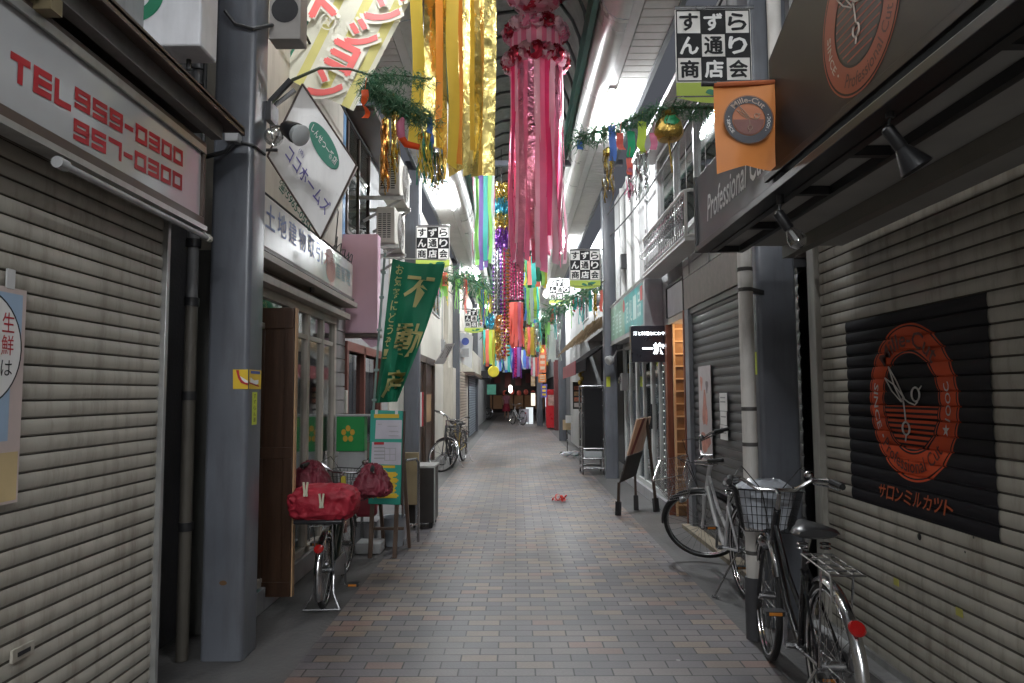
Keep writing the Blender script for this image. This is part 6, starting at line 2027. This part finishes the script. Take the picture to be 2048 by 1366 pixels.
for i, (q, n_, lbl) in enumerate((
        (((905, 560, 19.8), (930, 545, 19.8), (960, 560, 19.8), (985, 585, 19.8)), 420, 'leafy bamboo branch with red and gold ornaments beside the small left checkered banner'),
        (((1210, 560, 12.7), (1190, 575, 12.7), (1150, 590, 12.7), (1112, 610, 12.7), (1085, 640, 12.7)), 520, 'bamboo branch with green leaves arching from the column by the rolling rack'),
        (((838, 545, 11.5), (880, 540, 11.6), (925, 552, 11.7), (965, 575, 11.8)), 260, 'bamboo branch with small ornaments past the green flag'),
        (((1125, 640, 22.8), (1100, 640, 22.8), (1075, 655, 22.8), (1058, 675, 22.8)), 300, 'far bamboo branch by the vending machine pillar'),
        (((945, 660, 27.0), (970, 655, 27.0), (990, 668, 27.0), (1002, 690, 27.0)), 300, 'far bamboo branch above the yellow oval sign'),
        (((1082, 690, 33.7), (1070, 688, 33.7), (1055, 695, 33.7)), 160, 'farthest right bamboo branch near the glowing sign'))):
    pth = [P(*z_) for z_ in q]
    f = pth[0].y / 5
    branch(lbl, pth, n_, .09 * (f ** .6), .12 * (f ** .55), 60 + i * 7, GB, .016 * f ** .6, 26)
# ================================================================== BICYCLES
def bicycle(label, loc, rotz, r=.345, wb=1.06, steer=0., frame_m=None, basket='wire', rear='rack', guard_m=None, lean=0., detail=True, stand='double', hb_h=1.02, group='parked bicycles', saddle_h=.84):
    t = bpy.data.objects.new('bicycle', None)
    t.empty_display_size = .1
    COL.objects.link(t)
    tag(t, label, 'bicycle', group)
    fm = frame_m or M_black
    gm_ = guard_m or M_chrome
    hubR, hubF = Vector((0, 0, r)), Vector((0, wb, r))
    bb = Vector((0, .43 * wb, r * .80))
    ht, hbm = Vector((0, wb - .26, hb_h - .16)), Vector((0, wb - .135, r + .29))
    ax = (ht - hbm).normalized()
    Rm = Matrix.Rotation(R(steer), 3, ax)
    S = lambda p: ht + Rm @ (Vector(p) - ht)
    rx = Rm @ Vector((1, 0, 0))
    ry = Rm @ Vector((0, 1, 0))
    rz = Rm @ Vector((0, 0, 1))
    st = Vector((0, .30 * wb, saddle_h - .10))
    f = MB()
    f.tube([ht, hbm], .021, 10)
    f.tube([ht.lerp(hbm, .75), ht.lerp(hbm, .75) * .45 + bb * .55 + Vector((0, .0, -.06)), bb], .020, 10)
    f.tube([ht.lerp(hbm, .35), ht.lerp(hbm, .35) * .5 + bb.lerp(st, .35) * .5 + Vector((0, 0, -.05)), bb.lerp(st, .35)], .014, 8)
    f.tube([bb, st], .017, 10)
    for sx in (-1, 1):
        f.tube([bb + Vector((sx * .02, 0, 0)), hubR + Vector((sx * .055, 0, 0))], .010, 6)
        f.tube([bb.lerp(st, .8) + Vector((sx * .015, 0, 0)), hubR + Vector((sx * .055, 0, 0))], .008, 6)
    f.build('frame', fm, t)
    f = MB()
    cr = hbm + Vector((0, .02, -.02))
    for sx in (-1, 1):
        f.tube([S(cr + Vector((sx * .045, 0, .02))), S(cr.lerp(hubF, .5) + Vector((sx * .05, -.0, 0))), S(hubF + Vector((sx * .05, 0, 0)))], .011, 8)
    f.tube([S(cr + Vector((-.05, 0, .02))), S(cr + Vector((.05, 0, .02)))], .014, 8)
    f.build('fork', fm, t)

    def wheel(nm, c, u, v, w):
        h = MB()
        h.tube([c - w * .05, c + w * .05], .022, 10)
        ns = 28 if detail else 12
        for k in range(ns):
            a = 2 * math.pi * k / ns
            d = u * math.cos(a) + v * math.sin(a)
            a2 = a + (.22 if k % 2 else -.22)
            d2 = u * math.cos(a2) + v * math.sin(a2)
            h.tube([c + w * (.03 if k % 4 < 2 else -.03) + d2 * .02, c + d * (r - .035)], .0016 if detail else .003, 4)
        o = h.build(nm, M_steel, t)
        MB().circle(c, u, v, r - .017, .0185, 44, 8).build('tyre', M_rub, o)
        q = MB()
        for s_ in (-1, 1): q.circle(c + w * .010 * s_, u, v, r - .036, .0065, 44, 6)
        q.build('rim', M_chrome, o)
        return o
    wheel('rear_wheel', hubR, Vector((0, 1, 0)), Vector((0, 0, 1)), Vector((1, 0, 0)))
    wheel('front_wheel', S(hubF), ry, rz, rx)

    def mudguard(nm, c, u, v, w, a0, a1):
        b = MB()
        n = 20
        o = 0
        for i in range(n + 1):
            a = R(a0 + (a1 - a0) * i / n)
            d = u * math.cos(a) + v * math.sin(a)
            for s_, dr in ((-1, -.014), (-.6, .004), (0, .010), (.6, .004), (1, -.014)):
                b.v.append(tuple(c + d * (r + .012 + dr) + w * s_ * .027))
        for i in range(n):
            for j in range(4):
                k = i * 5 + j
                b.f.append([k, k + 1, k + 6, k + 5]); b.m.append(0)
        b.build(nm, gm_, t, ang=80)
    mudguard('rear_mudguard', hubR, Vector((0, 1, 0)), Vector((0, 0, 1)), Vector((1, 0, 0)), 60, 215)
    mudguard('front_mudguard', S(hubF), ry, rz, rx, 15, 150)
    # handlebar
    hc = ht + Vector((0, .03, .10))
    b = MB()
    b.tube([ht, S(ht + ax * .10), S(hc)], .012, 8)
    pts = []
    for sx in (-1, 1):
        arm = [hc, hc + Vector((sx * .10, .03, .0)), hc + Vector((sx * .19, .02, .06)), hc + Vector((sx * .25, -.07, .07)), hc + Vector((sx * .275, -.20, .06))]
        b.tube([S(p) for p in arm], .011, 8)
        b.tube([S(hc + Vector((sx * .20, .03, .04))), S(hc + Vector((sx * .26, -.08, .04))), S(hc + Vector((sx * .28, -.17, .035)))], .006, 6)
    hb = b.build('handlebar', M_chrome, t)
    for sx in (-1, 1):
        MB().tube([S(hc + Vector((sx * .257, -.10, .068))), S(hc + Vector((sx * .278, -.225, .058)))], .017, 8).build('grip', M_rub, hb)
    if detail:
        MB().ball(S(hc + Vector((.17, .0, .09))), .028, 10, 0, (1, 1, .8)).build('bell', M_chrome, hb)
        b = MB()
        for sx in (-1, 1):
            b.tube([S(hc + Vector((sx * .22, .03, .06))), S(hc + Vector((sx * .16, .16, .11))), S(hc + Vector((sx * .05, .14, -.02))), S(hbm + Vector((0, .05, .05)))], .0035, 5)
        b.build('brake_cable', M_wire, t)
    # basket
    if basket:
        bc = Vector((0, wb - .03, r + .36))
        b = MB()
        w0, w1, d0, d1, h = .13, .175, .09, .135, .24
        bm_ = M_chrome if basket == 'chrome' else M_black
        top = [(-w1, -d1), (w1, -d1), (w1, d1), (-w1, d1)]
        bot = [(-w0, -d0), (w0, -d0), (w0, d0), (-w0, d0)]
        cc = lambda q, z: S(bc + Vector((q[0], q[1] + .1, z)))
        lv = lambda k: [(bx + (tx - bx) * k, by + (ty - by) * k) for (bx, by), (tx, ty) in zip(bot, top)]
        for k, rr_ in ((0, .003), (.2, .002), (.4, .002), (.6, .002), (.8, .002), (1, .005)):
            q = lv(k)
            b.tube([cc(p, h * k) for p in q], rr_, 5, 0, True)
        for i in range(4):
            a_, c_ = i, (i + 1) % 4
            nn = 11
            for j in range(nn):
                s_ = j / nn
                p0 = (bot[a_][0] * (1 - s_) + bot[c_][0] * s_, bot[a_][1] * (1 - s_) + bot[c_][1] * s_)
                p1 = (top[a_][0] * (1 - s_) + top[c_][0] * s_, top[a_][1] * (1 - s_) + top[c_][1] * s_)
                b.tube([cc(p0, 0), cc(p1, h)], .0022, 4)
        for j in range(7):
            s_ = -1 + 2 * j / 6
            b.tube([cc((w0 * s_, -d0), 0), cc((w0 * s_, d0), 0)], .0022, 4)
        b.build('basket', bm_, t)
        MB().lathe([(.01, -.03), (.035, .0), (.04, .04), (.03, .05)], S(bc + Vector((0, .09, -.07))), ry, 12).build('headlamp', M_chrome, t)
    # saddle
    b = MB()
    sp_ = Vector((0, .24 * wb, saddle_h))
    secs = [(-.13, .085, .02), (-.10, .105, .035), (-.03, .095, .042), (.05, .055, .040), (.12, .030, .034), (.155, .018, .022)]
    n = 12
    for y, w, h in secs:
        for j in range(n):
            th = 2 * math.pi * j / n
            z = math.sin(th)
            b.v.append((w * math.cos(th), sp_.y + y, sp_.z + (h * z if z > 0 else h * .7 * z) + .015 * (abs(y) * 4) * (1 if y < 0 else .3)))
    for i in range(len(secs) - 1):
        for j in range(n):
            j2 = (j + 1) % n
            b.f.append([i * n + j, i * n + j2, (i + 1) * n + j2, (i + 1) * n + j]); b.m.append(0)
    b.f.append(list(range(n))); b.m.append(0)
    b.f.append(list(range((len(secs) - 1) * n, len(secs) * n))[::-1]); b.m.append(0)
    sa = b.build('saddle', mat('saddle_vinyl', (.02, .02, .022), .3, coat=.3), t, ang=60)
    q = MB(); q.tube([st, sp_ + Vector((0, 0, -.02))], .013, 8)
    if detail:
        for sx in (-1, 1):
            q.circle(sp_ + Vector((sx * .05, -.06, -.045)), Vector((1, 0, 0)), Vector((0, 1, 0)), .022, .004, 10, 4); q.circle(sp_ + Vector((sx * .05, -.06, -.065)), Vector((1, 0, 0)), Vector((0, 1, 0)), .022, .004, 10, 4)
    q.build('seat_post', M_chrome, sa)
    # crank, pedals, chain guard
    b = MB()
    b.tube([bb + Vector((-.07, 0, 0)), bb + Vector((.07, 0, 0))], .018, 8)
    p1, p2 = bb + Vector((.075, .04, -.165)), bb + Vector((-.075, -.04, .165))
    b.bar(bb + Vector((.072, 0, 0)), p1, .018, .012); b.bar(bb + Vector((-.072, 0, 0)), p2, .018, .012)
    b.circle(bb + Vector((.055, 0, 0)), Vector((0, 1, 0)), Vector((0, 0, 1)), .085, .004, 24, 5)
    ck = b.build('crank', M_steel, t)
    for p, sx in ((p1, 1), (p2, -1)):
        MB().obox(p + Vector((sx * .055, 0, 0)), (1, 0, 0), (0, 1, 0), (0, 0, 1), .045, .032, .011).build('pedal', M_black, ck)
        MB().obox(p + Vector((sx * .055, -.0335, 0)), (1, 0, 0), (0, 1, 0), (0, 0, 1), .03, .0015, .007).build('pedal_reflector', mat('amber', (.5, .18, .02), .3), ck)
    b = MB()
    a_, c_ = bb + Vector((.066, .06, .06)), hubR + Vector((.066, -.02, .05))
    b.prism([bb + Vector((.06, .10, .0)), bb + Vector((.06, .05, .085)), hubR + Vector((.06, 0, .055)), hubR + Vector((.06, -.05, .0)), hubR + Vector((.06, 0, -.045)), bb + Vector((.06, .04, -.085))], (.012, 0, 0))
    b.build('chain_guard', mat('guard_grey', (.08, .08, .085), .35), t)
    # rack
    if rear:
        b = MB()
        z = r * 2 + .085
        for sx in (-.065, .065, -.025, .025):
            b.tube([(sx, .16, z), (sx, -.22, z)], .005, 6)
        for y in (.16, .06, -.05, -.14, -.22): b.tube([(-.07, y, z), (.07, y, z)], .005, 6)
        for sx in (-1, 1): b.tube([(sx * .065, -.10, z), (sx * .06, -.02, r)], .005, 6)
        b.tube([(-.065, -.22, z), (-.065, -.225, z - .10)], .005, 6)
        b.tube([(0, .16, z), tuple(bb.lerp(st, .85))], .006, 6)
        b.build('rear_rack', M_chrome if rear == 'rack' else M_black, t)
    d = Vector((0, math.cos(R(140)), math.sin(R(140))))
    rp_ = hubR + d * (r + .035)
    MB().lathe([(.0, .0), (.030, .002), (.034, .010), (.028, .018), (.0, .022)], rp_, d, 16).build('reflector', M_reflr, t)
    # stand
    b = MB()
    if stand == 'double':
        for sx in (-1, 1): b.tube([hubR + Vector((sx * .06, 0, -.02)), hubR + Vector((sx * .07, -.05, -.15)), (sx * .12, -.10, .012)], .007, 6)
        b.tube([(-.13, -.105, .012), (.13, -.105, .012)], .008, 6)
    else:
        b.tube([hubR + Vector((-.06, .02, -.02)), (-.22, .06, .012)], .008, 6)
        b.tube([(-.24, .06, .01), (-.20, .02, .01)], .009, 6)
    b.build('kickstand', M_steel, t)
    t.location = loc
    t.rotation_euler = (0, R(lean), R(rotz))
    return t, S, hc


# near right: black town bicycle, bag in the basket
b2, S2, h2 = bicycle('black town bicycle with a bagged front basket, nearest on the right by the cream shutter', (1.335, 3.10, .0), -5.5, frame_m=mat('bike_black', (.015, .015, .017), .25, coat=.5), rear='rack', stand='single', steer=-4, saddle_h=.86, hb_h=1.03)
# bag in basket
bagc = b2.matrix_basis @ S2(Vector((0, 1.06 + .07, .345 + .36)))
bg_ = MB()
n, mm = 22, 12
for j in range(mm + 1):
    v_ = j / mm
    for i in range(n):
        th = 2 * math.pi * i / n
        rx_, ry_ = (.13 + .045 * v_) * (1 + .05 * math.sin(5 * th + 9 * v_)), (.09 + .04 * v_) * (1 + .06 * math.sin(4 * th - 7 * v_))
        if v_ > .85: rx_ *= 1 - (v_ - .85) * 3.4; ry_ *= 1 - (v_ - .85) * 3.4
        sq = 1 / max(abs(math.cos(th)), abs(math.sin(th))) ** .55
        bg_.v.append((bagc.x + rx_ * .92 * math.cos(th) * sq, bagc.y + ry_ * .92 * math.sin(th) * sq, bagc.z + .015 + .27 * v_ + .008 * math.sin(7 * th + 3 * v_)))
for j in range(mm):
    for i in range(n):
        i2 = (i + 1) % n
        bg_.f.append([j * n + i, j * n + i2, (j + 1) * n + i2, (j + 1) * n + i]); bg_.m.append(0)
bg_.f.append([mm * n + i for i in range(n)]); bg_.m.append(0)
bg_.build('plastic_bag', mat('bag_grey', (.5, .53, .58), .22, var=.25, vs=8, bump=.6, bs=14, coat=.3), None, 'grey plastic bag stuffed in the basket of the nearest black bicycle', 'bag', ang=60)
# silver bicycle behind the pipe, wheel turned
bicycle('silver bicycle behind the pale pipe with its front wheel turned to the street', (1.68, 5.30, .0), 2, frame_m=mat('bike_silver', (.62, .62, .63), .3, .3, coat=.4), basket='chrome', guard_m=M_black, rear='black', steer=68, stand='single', saddle_h=.80, hb_h=1.05)
# left: small bicycle with red covers
b3, S3, h3 = bicycle('small wheeled bicycle with dark red covers seen from behind beside the brown door', (-1.36, 5.15, 0), 4, r=.26, wb=.92, frame_m=mat('bike_darkgreen', (.02, .035, .03), .3, coat=.4), rear='rack', basket='wire', steer=-6, saddle_h=.70, hb_h=.93)
W3 = Matrix.Translation((-1.36, 5.15, 0)) @ Matrix.Rotation(R(4), 4, 'Z')
M_rc = mat('red_cover', (.33, .014, .03), .62, var=.2, vs=8, bump=.35, bs=40)
M_rcd = mat('crimson_cover', (.15, .012, .026), .55, var=.25, vs=8, bump=.35, bs=40)


def lump(name, m_, c, sc, label, cat, jx=.1, taper=.0):
    """sagging cloth cover: rounded box with gathered ridged folds"""
    b = MB()
    n, mm = 84, 40
    for j in range(mm + 1):
        ph = math.pi * j / mm
        for i in range(n):
            th = 2 * math.pi * i / n
            sx, sz = math.sin(ph), math.cos(ph)
            cx_, cy_ = math.cos(th), math.sin(th)
            x = math.copysign(abs(sx * cx_) ** .6, cx_); y = math.copysign(abs(sx * cy_) ** .6, cy_); z = math.copysign(abs(sz) ** .7, sz)
            p = Vector((x * 2.2, y * 2.2, z * 1.1)) + Vector(c)
            rid = (1 - abs(noise.noise(p * 1.7)) * 2.2) * .55 + (1 - abs(noise.noise(p * 3.6 + Vector((5, 1, 2)))) * 2.2) * .3
            k = (1 - taper * z) + jx * 1.5 * (rid - .35)
            kz = 1 + jx * 1.1 * (rid - .3)
            sag = -.12 * sc[2] * abs(x) ** 3 if z > 0 else -.18 * sc[2] * (1 - abs(noise.noise(Vector((x * 6, y * 6, 3)))))
            b.v.append(tuple(Vector(c) + Vector((x * sc[0] * k, y * sc[1] * k, z * sc[2] * kz + sag))))
    for j in range(mm):
        for i in range(n):
            i2 = (i + 1) % n
            b.f.append([j * n + i, (j + 1) * n + i, (j + 1) * n + i2, j * n + i2]); b.m.append(0)
    return b.build(name, m_, None, label, cat, ang=80)


rk3 = MB()
rc_ = W3 @ Vector((0, -.06, .615))
bs3 = thing('rear_basket', 'grey rear basket tray on the rack of the red-covered bicycle', 'basket', rc_)
rk3 = MB()
rk3.box(rc_.x - .17, rc_.x + .17, rc_.y - .16, rc_.y + .16, rc_.z, rc_.z + .03)
rk3.build('tray', M_black, bs3, bev=.01)
lump('basket_cover', M_rc, rc_ + Vector((0, 0, .135)), (.225, .18, .115), 'bright red fabric cover clipped over the rear basket of the left bicycle', 'cover', .15, -.06)
for px, py in ((611, 975), (643, 998)):
    p = P(px, py, 4.88)
    b = MB()
    for s_ in (-1, 1): b.bar(p + Vector((s_ * .014, 0, .035)), p + Vector((s_ * .006, 0, -.035)), .011, .012); b.bar(p + Vector((s_ * .006, 0, -.035)), p + Vector((s_ * .009, 0, -.06)), .010, .012)
    b.build('clothes_peg', mat('peg_ivory', (.62, .60, .45), .5), None, 'ivory clothes peg clipping the red cover, %s' % ('tilted one on the top left' if px < 620 else 'upright one in the middle'), 'peg')
for sx, lb in ((-1, 'dark red hand cover on the left handlebar of the red-covered bicycle'), (1, 'dark red hand cover on the right handlebar of the red-covered bicycle')):
    g_ = W3 @ S3(h3 + Vector((sx * .25, -.06, -.03)))
    lump('hand_cover', M_rcd, g_, (.125, .13, .115), lb, 'cover', .22, .48)
b = MB(); p_ = W3 @ S3(h3 + Vector((.02, -.06, -.06))); b.box(p_.x - .02, p_.x + .02, p_.y - .02, p_.y, p_.z - .06, p_.z + .04)
b.build('yellow_tag', mat('tag_ochre', (.4, .33, .03), .5), None, 'small yellow tag hanging from the handlebar of the red-covered bicycle', 'tag', bev=.004)
# far left: two black bicycles
bicycle('black bicycle with turned front wheel, nearest of the parked pair on the left', (-1.30, 14.75, 0), 176, frame_m=M_black, basket='wire', steer=66, detail=False, stand='single', hb_h=1.05)
bicycle('black bicycle with a yellow frame behind the other parked bicycle on the left', (-1.18, 16.1, 0), 172, frame_m=mat('bike_yellow', (.42, .3, .06), .4), basket='wire', steer=10, detail=False, stand='single')
# distant bicycles
bicycle('white bicycle parked at the far end near the dark crossing on the left', (-1.62, 42.5, 0), 60, frame_m=M_white, basket='wire', detail=False, stand='single')
bicycle('bicycle parked in front of the glowing white sign far away', (.36, 34.3, 0), 28, frame_m=M_greyp, basket=None, detail=False, stand='single')
fs = thing('pale_signboard', 'pale standing signboard behind the far bicycle', 'sign', P(1048, 848, 34.6))
pa, pb = P(1040, 845, 34.7), P(1058, 818, 34.7)
MB().box(pa.x, pb.x, 34.7, 34.76, pa.z, pb.z).build('panel', mat('pale_lilac', (.5, .46, .52), .6), fs)
for x in (pa.x + .02, pb.x - .05): MB().box(x, x + .03, 34.72, 34.75, 0, pa.z).build('leg', M_steel, fs)

# ================================================================== PERSON (far)
pt = thing('person', 'distant person in pink top and red skirt walking away at the street end', 'person', (P(1013, 835, 45).x, 45, 0))
px_ = P(1013, 835, 45).x
J = {'pel': (0, 0, .88), 'che': (0, .01, 1.22), 'nec': (0, .0, 1.40), 'hea': (0, -.01, 1.47), 'hed': (0, -.015, 1.56), 'top': (0, -.01, 1.63),
     'shl': (-.17, 0, 1.36), 'ell': (-.22, .02, 1.10), 'wrl': (-.20, -.08, .88), 'hal': (-.195, -.10, .80), 'shr': (.17, 0, 1.36), 'elr': (.22, .03, 1.10), 'wrr': (.21, -.02, .87), 'har': (.205, -.03, .79),
     'hpl': (-.09, 0, .84), 'knl': (-.10, -.06, .47), 'anl': (-.10, .08, .08), 'tol': (-.10, -.06, .03), 'hpr': (.09, 0, .84), 'knr': (.10, -.02, .47), 'anr': (.10, -.10, .07), 'tor': (.10, -.24, .04)}
RD = {'pel': .15, 'che': .14, 'nec': .055, 'hea': .06, 'hed': .095, 'top': .07, 'shl': .065, 'ell': .045, 'wrl': .032, 'hal': .03, 'shr': .065, 'elr': .045, 'wrr': .032, 'har': .03,
      'hpl': .095, 'knl': .06, 'anl': .04, 'tol': .035, 'hpr': .095, 'knr': .06, 'anr': .04, 'tor': .035}
ED = [('pel', 'che'), ('che', 'nec'), ('nec', 'hea'), ('hea', 'hed'), ('hed', 'top'), ('che', 'shl'), ('shl', 'ell'), ('ell', 'wrl'), ('wrl', 'hal'), ('che', 'shr'), ('shr', 'elr'), ('elr', 'wrr'), ('wrr', 'har'),
      ('pel', 'hpl'), ('hpl', 'knl'), ('knl', 'anl'), ('anl', 'tol'), ('pel', 'hpr'), ('hpr', 'knr'), ('knr', 'anr'), ('anr', 'tor')]
me = bpy.data.meshes.new('body')
ks = list(J)
me.from_pydata([J[k] for k in ks], [(ks.index(a), ks.index(b)) for a, b in ED], [])
bo = bpy.data.objects.new('body', me)
COL.objects.link(bo)
sk = bo.modifiers.new('skin', 'SKIN')
for i, k in enumerate(ks):
    me.skin_vertices[0].data[i].radius = (RD[k], RD[k] * (.8 if k in ('pel', 'che') else 1))
me.skin_vertices[0].data[0].use_root = True
bo.modifiers.new('sub', 'SUBSURF').levels = 1
bo.modifiers['sub'].render_levels = 1
me.materials.append(mat('skin_tone', (.45, .27, .19), .6))
bo.parent = pt
b = MB(); b.lathe([(.17, .86), (.165, 1.0), (.155, 1.15), (.18, 1.30), (.16, 1.38), (.07, 1.42)], (px_, 45, 0), Z, 16)
for s_ in (-1, 1): b.tube([(px_ + s_ * .17, 45, 1.36), (px_ + s_ * .215, 45.02, 1.18)], [.075, .065], 10)
b.build('pink_top', mat('wear_pink', (.55, .22, .28), .8), pt)
MB().lathe([(.18, .90), (.20, .75), (.24, .5), (.25, .42), (.22, .42)], (px_, 45, 0), Z, 18).build('red_skirt', mat('wear_red', (.42, .04, .07), .8), pt)
MB().ball((px_, 45.0, 1.57), .112, 14, 0, (1, 1.05, 1.1)).build('hair', mat('hair_black', (.015, .012, .01), .6), pt)
